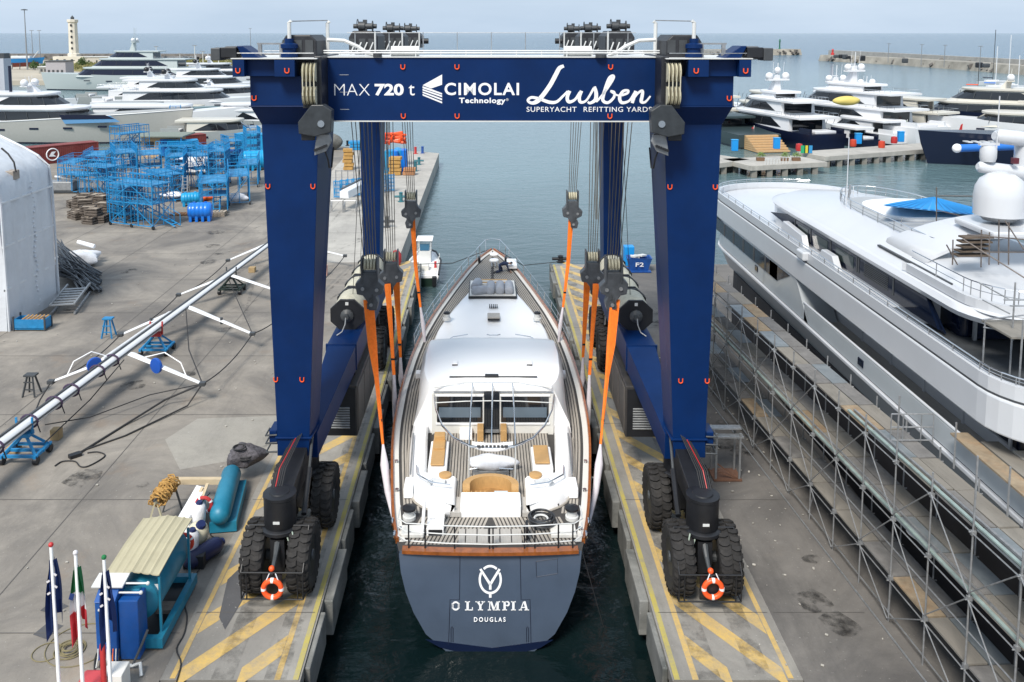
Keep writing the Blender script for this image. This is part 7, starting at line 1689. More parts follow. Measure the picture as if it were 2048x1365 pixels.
# ================================================================== marina, moles, lighthouse
wy = mat('distant_yacht_white', (.68, .69, .71), .3, var=.04, vs=.3); cy = mat('distant_yacht_cream', (.56, .54, .48), .35); gy = mat('distant_yacht_grey', (.30, .32, .32), .35, var=.05); dgx = mat('distant_dark_green', (.035, .055, .06), .3)
nv = mat('distant_navy', (.006, .010, .03), .25); sg = mat('silver_hull', (.36, .36, .34), .35, var=.04); gg = mat('pale_sage', (.42, .47, .47), .35)
def tier_ring(x0, x1, w0, rf, ra, z, n=7):
    pts = []
    for k in range(n + 1):
        a = -math.pi / 2 + math.pi * k / n; pts.append((x1 - rf + rf * math.cos(a), w0 * math.sin(a) * (1 if rf else 1), z))
    for k in range(3):
        a = math.pi / 2 + math.pi * (k + .5) / 3; pts.append((x0 + ra + ra * math.cos(a), w0 * (1 - .0) * math.sin(a) / max(abs(math.sin(a)), .99), z)) if ra else None
    if not ra: pts += [(x0, w0, z), (x0, -w0, z)]
    return pts
def yacht(label, u, v, rz, L, B, fb, tiers, hullm, supm=wy, loc=None, domes=1, boot=nv, mast=2.5, group=None, arch=None, stripe=None, stern='open', extras=True, winh=True):
    """L, B, fb = length, half beam, freeboard (stern, bow); tiers = (x0, x1, height, half width, window?)"""
    p = loc or G(u, v, ZW); r = thing('motor_yacht', label, 'motor yacht', p, group, rotz=rz, world=False); r.rotation_euler = (0, 0, rz)
    rings = []; n = 14
    for k in range(n + 1):
        t_ = k / n; x = -L / 2 + L * t_; b = B * (.88 + .12 * min(1, t_ * 4)) * max(0.02, (1 - max(0, (t_ - .52) / .48) ** 2.3)); z = fb[0] + (fb[1] - fb[0]) * max(0, (t_ - .1) / .9) ** 1.3
        flare = .10 + .45 * max(0, t_ - .5); rk = 1.6 * max(0, t_ - .7) / .3
        ring = [(x + rk, -b, z), (x + rk * .7, -b * (1 - flare * .3), z * .62), (x, -b * (1 - flare), .35), (x - rk * .3, -b * (1 - flare) * .9, -.6), (x - rk * .3, b * (1 - flare) * .9, -.6), (x, b * (1 - flare), .35), (x + rk * .7, b * (1 - flare * .3), z * .62), (x + rk, b, z)]
        rings.append(ring)
    h = MB().loft(rings).build('hull', hullm, r, smooth=35)
    bt2 = MB().loft([[(a[0], a[1] * 1.006, max(-.7, min(a[2], .36)) if i in (2, 5) else min(a[2], .36)) for i, a in enumerate(rg)][2:6] for rg in rings]); bt2.build('boot_top', boot, h)
    if stripe:
        for s in (-1, 1): MB().tube([(rg[0 if s < 0 else 7][0], rg[0 if s < 0 else 7][1] * 1.0, rg[0][2] * .97) for rg in rings], .09, 5).build('sheer_stripe', stripe, h)
    if winh:
        for k in range(5):
            xx = -L * .32 + k * L * .13; i = int((xx + L / 2) / L * n); rg = rings[i]
            for s in (-1, 1): MB().box(xx, xx + L * .035, *sorted((s * (abs(rg[1][1]) - .02), s * (abs(rg[1][1]) + .06))), rg[1][2] - .12, rg[1][2] + .22).build('hull_window', nv, h)
    z = 0; xm = 0
    base = fb[0]
    for ti, tr in enumerate(tiers):
        x0, x1, hh, w0, win = tr[:5]; z0 = base if ti == 0 else z; z1 = z0 + hh; rk = hh * 1.5
        lower = tier_ring(x0, x1, w0, min(w0, 3.0) + 1.2, 0, z0 - .02); upper = tier_ring(x0 + .1, x1 - rk, w0 * .94, min(w0, 3.0) + 1.2, 0, z1)
        st_ = MB().loft([lower, upper]).build('superstructure', supm, r, smooth=40)
        if win:
            a0, a1 = .22, .88
            A = [Vector(p) + (Vector(q) - Vector(p)) * a0 for p, q in zip(lower, upper)]; Bq = [Vector(p) + (Vector(q) - Vector(p)) * a1 for p, q in zip(lower, upper)]
            cx_ = (x0 + x1) / 2
            def out(P_, e=.05): return [Vector((cx_ + (q.x - cx_) * (1 + e / (L * .2)), q.y * (1 + e / w0 * 1.2), q.z)) for q in P_]
            wb = out(A)[:-2]; wt = out(Bq)[:-2]; wi = [Vector((q.x * .98, q.y * .9, q.z)) for q in wb]; wi2 = [Vector((q.x * .98, q.y * .9, q.z)) for q in wt]
            q0, q1 = A[-2], A[-1]; e0, e1 = Bq[-2], Bq[-1]
            xa = x0 + (x1 - x0) * .10
            wb = wb + [Vector((xa, w0 * 1.0, wb[0].z)), Vector((xa, -w0 * 1.0, wb[0].z))]; wt = wt + [Vector((xa + rk, w0 * .97, wt[0].z)), Vector((xa + rk, -w0 * .97, wt[0].z))]
            MB().loft([wb, wt]).build('window_band', glass if supm is not gg else nv, st_)
            if extras:
                for k in range(4):
                    xx = xa + rk + (x1 - x0) * (.12 + .16 * k)
                    for s in (-1, 1): MB().bar((xx, s * (w0 * 1.01 + .03), z0 + hh * .3), (xx - .3, s * (w0 * .97 + .03), z0 + hh * .82), .09, .05, (0, 1, 0)).build('window_mullion', dgrey, st_)
        MB().box(x0 - .06, x0 + .1, -w0 * .78, w0 * .78, z0 + hh * .08, z0 + hh * .86).build('aft_doors', glass, st_)
        over = .5 if ti < len(tiers) - 1 else .3; back = tr[5] if len(tr) > 5 else 1.5
        slab_ = tier_ring(x0 - back, x1 - rk + 1.0, w0 + over * .4, min(w0, 3) + 1.4, 0, z1)
        MB().loft([[(a, b * .97, c - .04) for a, b, c in slab_], slab_, [(a * 1.0, b, c + .34) for a, b, c in slab_], [(a * .99, b * .93, c + .42) for a, b, c in slab_]]).build('deck_edge', supm, r, smooth=40)
        if extras and ti < len(tiers) - 1:
            rl = MB()
            for s in (-1, 1): rl.tube([(x0 - back + .2, s * w0, z1 + .95), (x0 + (x1 - x0) * .35, s * w0, z1 + .95)], .04, 5)
            rl.tube([(x0 - back + .2, -w0, z1 + .95), (x0 - back + .2, w0, z1 + .95)], .04, 5)
            for k in range(6):
                for s in (-1, 1): rl.tube([(x0 - back + .2 + k * (x1 - x0) * .06, s * w0, z1 + .4), (x0 - back + .2 + k * (x1 - x0) * .06, s * w0, z1 + .95)], .035, 4)
            rl.build('hand_rail', chrome, r)
        z = z1 + .40; xm = (x0 + x1) / 2
    if mast:
        ax = arch if arch is not None else xm - 1
        mm = MB(); mm.hexa([(ax - 1.3, -.8, z), (ax + .7, -.8, z), (ax + .7, .8, z), (ax - 1.3, .8, z), (ax - 1.5, -.35, z + mast * .7), (ax - .9, -.35, z + mast * .7), (ax - .9, .35, z + mast * .7), (ax - 1.5, .35, z + mast * .7)])
        mm.build('radar_mast', supm, r); MB().box(ax - 1.9, ax - .5, -2.2, 2.2, z + mast * .45, z + mast * .52).build('mast_wing', supm, r)
        MB().rod((ax - 1.2, 0, z + mast * .7), (ax - 1.3, 0, z + mast * 1.25), .08, 6).build('mast_pole', supm, r)
        MB().cbox((ax - .6, 0, z + mast * .75), .25, 1.6, .14).build('radar_scanner', supm, r)
        for s in (-1, 1):
            if domes: MB().dome((ax - 1.2, s * 1.8, z + mast * .52 + .55), .72, 1, 14, 5, -.7).build('satellite_dome', wy if domes != 2 else blk, r, smooth=True)
        if domes == 3: MB().dome((ax - 1.2, 0, z + mast * .8 + .5), .6, 1, 14, 5, -.7).build('satellite_dome', wy, r, smooth=True)
        for k in (-1.2, .9): MB().rod((ax - 1, k, z + .2), (ax - 1.3, k * 1.1, z + mast * 1.3), .035, 4).build('whip_antenna', supm, r)
    if stern == 'open':
        for s in (-1, 1): MB().box(-L / 2 + .3, -L / 2 + 3.5, *sorted((s * B * .72, s * B * .82)), fb[0], fb[0] + .9).build('bulwark_wing', hullm, r)
        MB().box(-L / 2 + .6, -L / 2 + 3.5, -B * .5, B * .5, fb[0], fb[0] + .5).build('aft_sofa', wy, r, bevel=.1)
    return r
T = lambda *a: a
LG = 'yachts moored beyond the left yard'
# left basin. headings: 0 = bow to the right
yacht('big grey hulled motor yacht with white upper decks moored nearest behind the containers', 118, 283, -.05, 50, 4.8, (3.9, 6.6), [T(-17, 9, 2.5, 4.3, 1, 2), T(-12, 3, 2.3, 3.7, 1, 3)], sg, wy, domes=1, mast=2.4, group=LG, arch=-4, stripe=wy)
yacht('white motor yacht half hidden at the far left edge behind the hangar', 10, 232, .02, 34, 4, (3, 4.5), [T(-11, 7, 2.2, 3.4, 1)], wy, wy, domes=0, mast=0, group=LG)
yacht('long sage grey explorer yacht with three window bands and a tall raked mast', 262, 180, math.pi, 62, 6.2, (5.0, 6.4), [T(-24, 20, 2.9, 5.6, 1, 2), T(-19, 14, 2.8, 5, 1, 3), T(-10, 8, 2.4, 4, 1, 2)], gg, gg, domes=1, mast=6.5, group=LG, arch=-1)
yacht('silver hulled yacht with its plain bow pointing right behind the right container', 372, 262, .05, 44, 4.4, (3.0, 6.4), [T(-18, 4, 2.3, 3.9, 1, 2)], wy, wy, domes=0, mast=0, group=LG, boot=dgx)
yacht('white yacht with long flat white roof over a dark window band', 368, 228, .06, 44, 4.6, (3.4, 4.6), [T(-14, 13, 2.6, 4.2, 1, 3), T(-10, 6, 2.2, 3.6, 1, 4)], wy, wy, domes=2, mast=2.6, group=LG)
yacht('teal grey low open yacht in the middle of the left basin', 300, 243, .02, 30, 3.6, (2.4, 3.6), [T(-9, 5, 1.8, 3.0, 1, 1)], mat('teal_grey_hull', (.16, .25, .27), .35), gy, domes=0, mast=0, group=LG)
yacht('dark hulled yacht with white decks and black domes', 330, 214, .1, 46, 4.6, (3.2, 4.4), [T(-14, 12, 2.4, 4.2, 1, 3), T(-9, 5, 2.1, 3.4, 1, 2)], gy, wy, domes=2, mast=3, group=LG)
yacht('white yacht with a navy stripe half behind the left leg of the lift', 455, 213, .05, 44, 4.6, (3.2, 4.8), [T(-16, 10, 2.4, 4.1, 1, 3)], wy, wy, domes=0, mast=2.2, group=LG, boot=nv)
yacht('white yacht with black mast farthest in the left basin', 420, 190, .12, 46, 4.8, (3.4, 4.6), [T(-16, 12, 2.5, 4.2, 1, 3), T(-10, 6, 2.2, 3.6, 1, 3)], wy, wy, domes=2, mast=3.6, group=LG)
yacht('pale yacht with raked roof behind the farthest white one', 445, 172, .1, 50, 5.0, (3.4, 5.2), [T(-18, 12, 2.6, 4.4, 1, 3), T(-12, 6, 2.2, 3.8, 1, 3)], wy, wy, domes=1, mast=2.8, group=LG)
yacht('short white cruiser with open flybridge beside the lift leg', 470, 262, math.pi + .08, 24, 3.1, (2.2, 3.6), [T(-7, 6, 2.2, 2.8, 1, 2.5), T(-5, 3, .8, 2.5, 0, 2)], gy, wy, domes=0, mast=0, group=LG)
yacht('beige hulled cruiser behind the turquoise container', 468, 288, .1, 26, 3.2, (2.4, 3.8), [T(-8, 4, 2.0, 2.8, 1, 2)], gy, cy, domes=0, mast=0, group=LG)
yacht('white tender like cruiser lying across in the middle of the left basin', 390, 236, .02, 18, 2.4, (1.8, 2.6), [T(-4, 3, 1.0, 2.0, 0, 1)], wy, cy, domes=0, mast=0, group=LG)
# extra features of the nearest grey yacht
gyb = [o for o in sc.objects if o.get('label', '').startswith('big grey hulled')][0]
for s in (-1,):
    MB().prism([(4.0, 3.9), (3.0, 5.5), (12.5, 5.5), (14.5, 4.3)], 'y', -4.9, -4.75).build('side_opening', mat('pale_blue_cover', (.10, .25, .45), .5), gyb)
    MB().prism([(3.5, 4.7), (3.0, 5.6), (11.8, 5.6), (13.5, 4.9)], 'y', -4.96, -4.91).build('side_window', nv, gyb)
    MB().prism([(-24, 3.0), (-22, 2.2), (-15, 2.2), (-10, 3.6), (-24, 3.6)], 'y', -4.92, -4.7).build('hull_glazing', nv, gyb)
MB().rod((-9, 0, 9), (-9, 0, 14.5), .28, 8).build('dark_mast', nv, gyb)
RG = 'yachts moored stern to behind the right pier'
hd = 2.25   # bows point away and to the left
def st(u, v, rz, L): # centre of a boat whose stern stands at sight point (u, v)
    p = G(u, v, ZW); return Vector((p.x + math.cos(rz) * L / 2, p.y + math.sin(rz) * L / 2, ZW))
y1 = yacht('dark grey green yacht with a stepped teak stern beside the right leg of the lift', 0, 0, 1.72, 40, 4.6, (2.6, 4.6), [T(-6, 10, 2.0, 3.8, 1, 4)], dgx, dgx, loc=st(1545, 306, 1.72, 50), domes=0, mast=0, group=RG, stern='steps')
for k in range(7): MB().box(-25.2 + k * .75, -20, -3.2, 2.9, .1 + k * .36, .1 + (k + 1) * .36 - .06).build('stern_step', mat('new_teak', (.50, .33, .17), .7, var=.1), y1)
yacht('white three deck yacht with white domes and a navy stern in front', 0, 0, 1.84, 38, 4.3, (3.0, 4.6), [T(-13, 10, 2.4, 4.0, 1, 3.5), T(-10, 6, 2.3, 3.7, 1, 4), T(-6, 1, .9, 2.6, 0, 1)], nv, wy, loc=st(1655, 303, 1.84, 38), domes=3, mast=4.2, group=RG, arch=-2)
yacht('second white flybridge yacht with masts right of the domed one', 0, 0, 1.86, 34, 3.8, (2.8, 4.2), [T(-10, 8, 2.3, 3.6, 1, 3), T(-8, 4, 2.2, 3.2, 1, 3)], wy, wy, loc=st(1752, 272, 1.86, 34), domes=1, mast=4.6, group=RG, arch=-3)
yacht('small navy and white sport cruiser moored at the middle of the right pier', 0, 0, 1.9, 17, 2.3, (1.5, 2.4), [T(-5, 3, 1.7, 2.0, 1, 1.8)], nv, wy, loc=st(1742, 297, 1.9, 17), domes=0, mast=0, group=RG)
yacht('large white yacht with two domes on a tall mast and a silver hull', 0, 0, 1.98, 46, 4.8, (3.4, 5.4), [T(-15, 13, 2.6, 4.4, 1, 3.5), T(-13, 8, 2.5, 4.0, 1, 4), T(-9, 3, 1.0, 2.8, 0, 1)], wy, wy, loc=st(1862, 292, 1.98, 46), domes=1, mast=5.0, group=RG, arch=-3)
yacht('white sport yacht lying just left of the large silver hulled one', 0, 0, 1.95, 24, 3.0, (2.0, 3.4), [T(-7, 5, 2.1, 2.7, 1, 3)], wy, wy, loc=st(1805, 292, 1.95, 24), domes=0, mast=0, group=RG)
yacht('beige yacht with dark raked windows behind the navy bow at the right', 0, 0, 2.6, 46, 4.8, (3.4, 5.4), [T(-15, 13, 2.6, 4.4, 1, 3.5), T(-11, 8, 2.4, 4.0, 1, 4)], nv, cy, loc=G(1975, 262, ZW), domes=1, mast=3.2, group=RG)
yacht('white decked yacht farthest right with a thick cream roof', 0, 0, 2.7, 40, 4.4, (3.0, 5.0), [T(-13, 11, 2.4, 4.1, 1, 4)], wy, cy, loc=G(2060, 285, ZW), domes=0, mast=3.0, group=RG)
for (L_, u, v, rz, lab, dm) in ((30, 1590, 262, 1.8, 'white yacht with a low roof hidden behind the domed three deck yacht', 0), (34, 1830, 262, 2.0, 'white yacht peeping over the stern of the large silver hulled one', 1), (26, 1905, 280, 2.1, 'small cream yacht between the silver hull and the navy bow', 0), (32, 1480, 275, 1.75, 'grey white yacht half hidden by the right leg of the lift', 0)):
    yacht(lab, 0, 0, rz, L_, 3.6, (2.6, 4.2), [T(-9, 8, 2.3, 3.4, 1, 3), T(-7, 4, 2.1, 3.0, 1, 2.5)], wy, wy if dm else cy, loc=st(u, v, rz, L_), domes=dm, mast=2.6 if dm else 0, group=RG)
navb = yacht('navy hulled yacht with its bow at the end of the right pier', 0, 0, math.pi - .02, 44, 4.6, (4.2, 5.4), [T(-14, 6, 2.4, 4.0, 1, 3)], nv, cy, loc=G(1872, 331, ZW) + Vector((21.5, 1.5, 0)), domes=0, mast=0, group=RG, winh=False)
for k in range(4): MB().box(17.5 - k * 1.3, 18.2 - k * 1.3, 3.2 - .0, 4.9, 3.95, 4.1).build('hull_slot', wy, navb)
tp_ = lumpy('tender_cover', (G(1694, 202, 7.5).x, G(1694, 202, 7.5).y, 7.5), 2.3, 1.0, .8, mat('yellow_cover', (.62, .50, .14), .7), None, 2, .05, org=G(1695, 250, 4)); tag(tp_, 'yellow covered tender on the foredeck of the large white yacht', 'tender')
# sailing boats far right
for k, (u, v, hgt, lab) in enumerate(((1990, 182, 16, 'small white sailing boat nearest in the far right corner of the harbour'), (2016, 178, 20, 'tall masted sailing boat at the far right edge'), (1955, 186, 10, 'white motor boat with orange cover left of the sailing boats'), (2035, 186, 13, 'white sailing boat cut by the right edge'), (1985, 170, 22, 'dark masted sailing boat before the long mole'))):
    p = G(u, v, ZW); r = thing('sailing_boat', lab, 'boat', p, 'small boats in the far right of the harbour'); rings = []
    for i in range(7): t_ = i / 6; b = 1.5 * math.sin(math.pi * min(.98, t_ * .8 + .18)); rings.append([(p.x - 6 + 12 * t_, p.y - b, ZW + 1.3), (p.x - 6 + 12 * t_, p.y - b * .5, ZW - .3), (p.x - 6 + 12 * t_, p.y + b * .5, ZW - .3), (p.x - 6 + 12 * t_, p.y + b, ZW + 1.3)])
    MB().loft(rings).build('hull', wy if k != 2 else offw, r, smooth=40); MB().box(p.x - 3, p.x + 2, p.y - .9, p.y + .9, ZW + 1.3, ZW + 2.0).build('cabin', wy, r, bevel=.1)
    MB().rod((p.x, p.y, ZW + 1.5), (p.x, p.y, ZW + hgt), .13, 5).build('mast', (wy, wy, dgrey, wy, dgrey)[k], r); MB().rod((p.x, p.y, ZW + 2.8), (p.x - 4, p.y, ZW + 2.9), .2, 6).build('furled_sail', (tkb, wy, oring, wy, nv)[k], r)
# ------------------------------------------------------------------ right pier on piles
PA, PB = G(1440, 333, -.2), G(1640, 320, -.2); PC = G(1875, 299, -.2)
def pier_seg(a, b_, wd, nm='pier_deck'):
    d_ = (b_ - a).normalized(); n_ = Vector((-d_.y, d_.x, 0)); c = [a, b_, b_ + n_ * wd, a + n_ * wd]
    struct(MB().hexa([(q.x, q.y, -.75) for q in c] + [(q.x, q.y, .0) for q in c]).build(nm, con_pier, bevel=.05))
    L_ = (b_ - a).length; k = 0
    m_ = mat('stained_concrete_pile', (.20, .19, .17), .9, var=.35, vs=1, dirt=.4, ds=1, dcol=(.08, .08, .06)); par = bpy.context.scene.objects[nm]
    while k * 2.6 < L_ - 1:
        q = a + d_ * (k * 2.6 + .8)
        for w_ in (.5, wd - .6): o = MB().box(q.x + n_.x * w_ - .4, q.x + n_.x * w_ + .4, q.y + n_.y * w_ - .35, q.y + n_.y * w_ + .35, -5, -.752).build('pile', m_); o['kind'] = 'structure'
        k += 1
    return d_, n_
a0 = PA - (PB - PA).normalized() * 6
pier_seg(a0, G(1500, 322, -.2), 6); e1 = G(1502, 335, -.2); pier_seg(e1, G(1655, 327, -.2), 7.5, 'pier_landing'); dP, nP = pier_seg(G(1650, 316, -.2), G(1905, 297, -.2), 6, 'pier_arm')
for k, (u, v, lab) in enumerate(((1469, 302, 'first bright blue bin on the right pier beside the lift leg'), (1553, 298, 'second bright blue bin on the pier in front of the teak steps'), (1716, 288, 'third bright blue bin at the middle of the right pier'), (1801, 284, 'fourth bright blue bin on the right pier beside the silver hull'))):
    p = G(u, v); o = MB().box(p.x - .5, p.x + .5, p.y - .4, p.y + .4, 0, 1.75).build('blue_bin', mat('cyan_plastic', (.01, .26, .66)), None, bevel=.08, org=p); tag(o, lab, 'bin'); MB().box(p.x - .54, p.x + .54, p.y - .44, p.y + .44, 1.75, 1.85).build('lid', mat('cyan_lid', (.02, .33, .7), .4), o)
for k, (u, v, lab, m_) in enumerate(((1763, 296, 'red fire point between the third and fourth blue bins', mat('fire_red', (.5, .05, .02), .5)), (1788, 287, 'red round bin just left of the fourth blue bin', red), (1598, 302, 'small red post beside the coloured panels on the pier', red), (1706, 293, 'orange red hydrant left of the third blue bin', mat('fire_red', (.5, .05, .02), .5)))):
    p = G(u, v); o = MB().lathe([(.5, 0), (.55, .4), (.5, 1.1), (.1, 1.2)], (p.x, p.y, 0), 'z', 12).build('fire_point', m_, None, smooth=40, org=p); tag(o, lab, 'fire point')
for k, c in enumerate(((.02, .35, .15), (.6, .5, .05), (.03, .25, .5))): p = G(1606 + 7 * k, 308); o = MB().box(p.x - .35, p.x + .35, p.y, p.y + .1, .1, 1.3).build('colour_panel', mat('panel%d' % k, c, .6), None, org=p); tag(o, ('green', 'yellow', 'pale blue')[k] + ' upright panel on the pier landing', 'panel')
for k, (u, lab) in enumerate(((1521, 'leftmost planter with green shrubs on the pier landing'), (1569, 'middle planter with a round green shrub on the pier landing'), (1592, 'rightmost planter with green shrub beside the coloured panels'))):
    p = G(u, 322); r = thing('planter', lab, 'planter', p); MB().box(p.x - .6, p.x + .6, p.y - .3, p.y + .3, 0, .5).build('box', mat('terracotta', (.16, .09, .05), .8), r, bevel=.03)
    lf = MB(); rd = random.Random(k)
    for q in range(160):
        a = rd.uniform(0, 6.28); e = rd.uniform(0, 1.5); R_ = rd.uniform(.3, .8); c = Vector((p.x + R_ * math.cos(a) * math.cos(e), p.y + .7 * R_ * math.sin(a) * math.cos(e), .6 + R_ * .8 * math.sin(e))); s_ = .12; lf.add([c, c + Vector((s_, 0, .05)), c + Vector((.03, s_, s_))], [(0, 1, 2)])
    lf.build('foliage', mat('shrub_green', (.10, .16, .04), .7, var=.4, vs=6), r, rec=False)
rp_ = thing('rope_fence', 'low rope fence of white posts along the pier landing', 'fence', G(1540, 332))
for k in range(9): p = G(1530 + 6 * k, 330 - .4 * k); MB().rod((p.x, p.y, 0), (p.x, p.y, .9), .05, 5).build('post', offw, rp_)
p, q = G(1530, 330), G(1578, 327); MB().tube([p + Vector((0, 0, .85)), q + Vector((0, 0, .85))], .03, 5).build('rope', offw, rp_)
for (u, v, cc_, lab) in ((1505, 262, red, 'red flag on the stern of the dark yacht'), (1638, 254, red, 'red flag over the stern of the three deck yacht'), (1811, 250, grn, 'green white and red flag beside the large white yacht'), (1923, 256, red, 'red and white flag at the stern left of the beige yacht')):
    p = AY(u, v, 165); r = thing('ensign', lab, 'flag', p); MB().rod((p.x, p.y, p.z - 3), (p.x + .3, p.y, p.z + 1.0), .06, 5).build('staff', offw, r); MB().hexa([(p.x - .6, p.y, p.z - 1.2), (p.x + .1, p.y, p.z - 1.0), (p.x + .1, p.y + .1, p.z - 1.0), (p.x - .6, p.y + .1, p.z - 1.2), (p.x - .1, p.y, p.z + .6), (p.x + .3, p.y, p.z + .8), (p.x + .3, p.y + .1, p.z + .8), (p.x - .1, p.y + .1, p.z + .6)]).build('cloth', cc_, r)
# ------------------------------------------------------------------ moles, breakwater land, lighthouse
rock = mat('mole_stone', (.30, .28, .24), .9, var=.3, vs=.15, dirt=.5, ds=.08, dcol=(.12, .12, .10)); rockd = mat('dark_rock', (.13, .12, .11), .9, var=.4, vs=.3)
def mole(nm, pts, wd, z1, m_, rocks=0):
    P_ = [Vector((p.x, p.y, 0)) for p in pts]; rings = []
    for i, p in enumerate(P_):
        d_ = (P_[min(i + 1, len(P_) - 1)] - P_[max(i - 1, 0)]).normalized(); n_ = Vector((-d_.y, d_.x, 0)); rings.append([p - n_ * wd * .7 + Vector((0, 0, -4)), p - n_ * wd * .5 + Vector((0, 0, z1)), p + n_ * wd * .5 + Vector((0, 0, z1)), p + n_ * wd * .7 + Vector((0, 0, -4))])
    o = struct(MB().loft(rings).build(nm, m_)); 
    if rocks:
        rd = random.Random(len(pts) + rocks); rk_ = MB()
        for k in range(rocks):
            i = rd.randrange(len(P_) - 1); t_ = rd.random(); p = P_[i] + (P_[i + 1] - P_[i]) * t_; s_ = rd.uniform(1.0, 2.6); rk_.cbox((p.x + rd.uniform(-1, 1) * wd * .6, p.y - wd * .5 + rd.uniform(-3, 1), rd.uniform(-2, z1 * .6)), s_ * 1.5, s_, s_, rd.random() * 3, rd.random(), rd.random())
        rk_.build('boulders', rockd)['kind'] = 'stuff'
mole('right_mole', [G(1655, 117, 0), G(1800, 124, 0), G(1950, 134, 0), G(2130, 147, 0)], 12, 2.6, rock, 160)
mole('right_mole_wall', [G(1668, 112, 0) + Vector((0, 8, 0)), G(1800, 120, 0) + Vector((0, 8, 0)), G(1950, 130, 0) + Vector((0, 8, 0)), G(2130, 142, 0) + Vector((0, 8, 0))], 3, 4.6, con_pier)
mole('far_mole', [G(1280, 112, 0), G(1420, 107, 0), G(1590, 106, 0)], 18, 3.6, rock, 120)
for (u, v, lab, m_, h_) in ((1559, 102, 'small green beacon on the end of the far mole', mat('beacon_green', (.02, .14, .08), .5), 11), (1665, 112, 'small red beacon on the end of the right mole', red, 5)):
    p = G(u, v, 2); r = thing('beacon', lab, 'beacon', p); MB().lathe([(1.4, 2), (1.2, 4), (.7, 4.3), (.6, 2 + h_ * .75), (1.0, 2 + h_ * .8), (.5, 2 + h_)], (p.x, p.y, 0), 'z', 10).build('tower', m_, r, smooth=40)
rd = random.Random(8)
for k, (u, v) in enumerate(((1672, 115), (1682, 115), (1690, 116), (1696, 117), (1810, 124), (1725, 119), (1972, 134), (1958, 133))):
    p = G(u, v, 3); o = MB().cbox((p.x, p.y, 3.6 + .0), 3.0, 2.2, 2.0 + (k % 3) * .6).build('parked_car' if k > 3 else 'equipment_hut', (dgrey, blk)[k % 2], None, bevel=.5, org=p); tag(o, ('dark hut nearest the red beacon on the right mole', 'second dark hut on the head of the right mole', 'third dark hut on the head of the right mole', 'fourth dark hut on the head of the right mole', 'dark car parked halfway along the right mole', 'dark car on the mole just right of the huts', 'large dark car farthest right on the mole', 'dark car left of the large one on the right mole')[k], 'hut' if k < 4 else 'car')
for k, u in enumerate((1776, 1842, 1888, 1959)):
    p = G(u, 124 + (u - 1776) * .075, 3); r = thing('street_lamp', ('first', 'second', 'third', 'fourth')[k] + ' slender lamp post from the left on the right mole', 'street lamp', p, 'lamp posts of the right mole'); MB().rod((p.x, p.y, 2.5), (p.x, p.y, 13), .16, 5).build('post', grey, r); MB().cbox((p.x, p.y, 13), 2.2, .4, .25).build('lamp_head', grey, r)
# land on the left: hard standing, grass, sea wall
hard = mat('hard_standing', (.40, .36, .29), .9, var=.2, vs=.05); grass = mat('dry_grass', (.16, .17, .06), .95, var=.35, vs=.05, col2=(.30, .24, .11))
ld_ = [G(-400, 164, 0), G(330, 160, 0), G(530, 158, 0), G(700, 150, 0), G(730, 143, 0), G(720, 116, 2), G(-400, 114, 2)]
struct(MB().prism([(p.x, p.y) for p in ld_], 'z', -4, 0).build('hard_standing', hard))
gr = [G(320, 150, .3), G(400, 153, .3), G(520, 147, .3), G(700, 140, .3), G(705, 122, .3), G(330, 120, .3), G(100, 122, .3), G(150, 142, .3)]
rings = []
me_ = MB(); base = [(p.x, p.y) for p in gr]; me_.prism(base, 'z', .01, .5); tag(me_.build('dry_grass', grass), kind='stuff')
rd = random.Random(21); tf_ = MB()
def inpoly(x, y):
    c = False; j = len(base) - 1
    for i in range(len(base)):
        if (base[i][1] > y) != (base[j][1] > y) and x < (base[j][0] - base[i][0]) * (y - base[i][1]) / (base[j][1] - base[i][1]) + base[i][0]: c = not c
        j = i
    return c
bx0, bx1, by0, by1 = min(p[0] for p in base), max(p[0] for p in base), min(p[1] for p in base), max(p[1] for p in base)
for k in range(2600):
    x, y = rd.uniform(bx0, bx1), rd.uniform(by0, by1)
    if not inpoly(x, y): continue
    for q in range(5):
        a = rd.random() * 6.28; s_ = rd.uniform(.6, 1.6); cx_, cy_ = x + rd.uniform(-1.5, 1.5), y + rd.uniform(-1.5, 1.5); tf_.add([(cx_, cy_, .45), (cx_ + s_ * math.cos(a), cy_ + s_ * math.sin(a), .5), (cx_ + rd.uniform(-.4, .4), cy_, .5 + s_ * .8)], [(0, 1, 2)])
tag(tf_.build('scrub', mat('scrub_green', (.09, .13, .04), .9, col2=(.26, .22, .09), vs=.06, var=.3), rec=False), kind='stuff')
mole('sea_wall', [G(-300, 116, 1), G(250, 116.5, 1), G(600, 117, 1), G(735, 119, 1)], 16, 4.0, rockd, 260)
lp = G(149, 127, 0); lt = thing('lighthouse', 'cream octagonal lighthouse tower standing on the breakwater', 'lighthouse', lp); lm = mat('lighthouse_stone', (.62, .58, .50), .8, var=.08, vs=.2)
s_ = F / lp.y; hgt = (127 - 36) / s_; wd = 9.6 / s_
MB().lathe([(wd * 1.35, 0), (wd * 1.3, 6), (wd, 6.4), (wd * .92, hgt * .88)], (lp.x, lp.y, 0), 'z', 8).build('shaft', lm, lt)
MB().lathe([(wd * .92, hgt * .88), (wd * 1.15, hgt * .9), (wd * 1.15, hgt * .95), (wd * 1.05, hgt * .955)], (lp.x, lp.y, 0), 'z', 8).build('gallery', lm, lt)
MB().lathe([(wd * .35, hgt * .955), (wd * .35, hgt * 1.0), (wd * .1, hgt * 1.03), (.05, hgt * 1.045)], (lp.x, lp.y, 0), 'z', 12).build('lantern', dgrey, lt)
for k in range(6): z = hgt * (.18 + .125 * k); MB().box(lp.x - .45 + .2, lp.x + .75, lp.y - wd * 1.02, lp.y - wd * .9, z, z + 1.3).build('window', blk, lt)
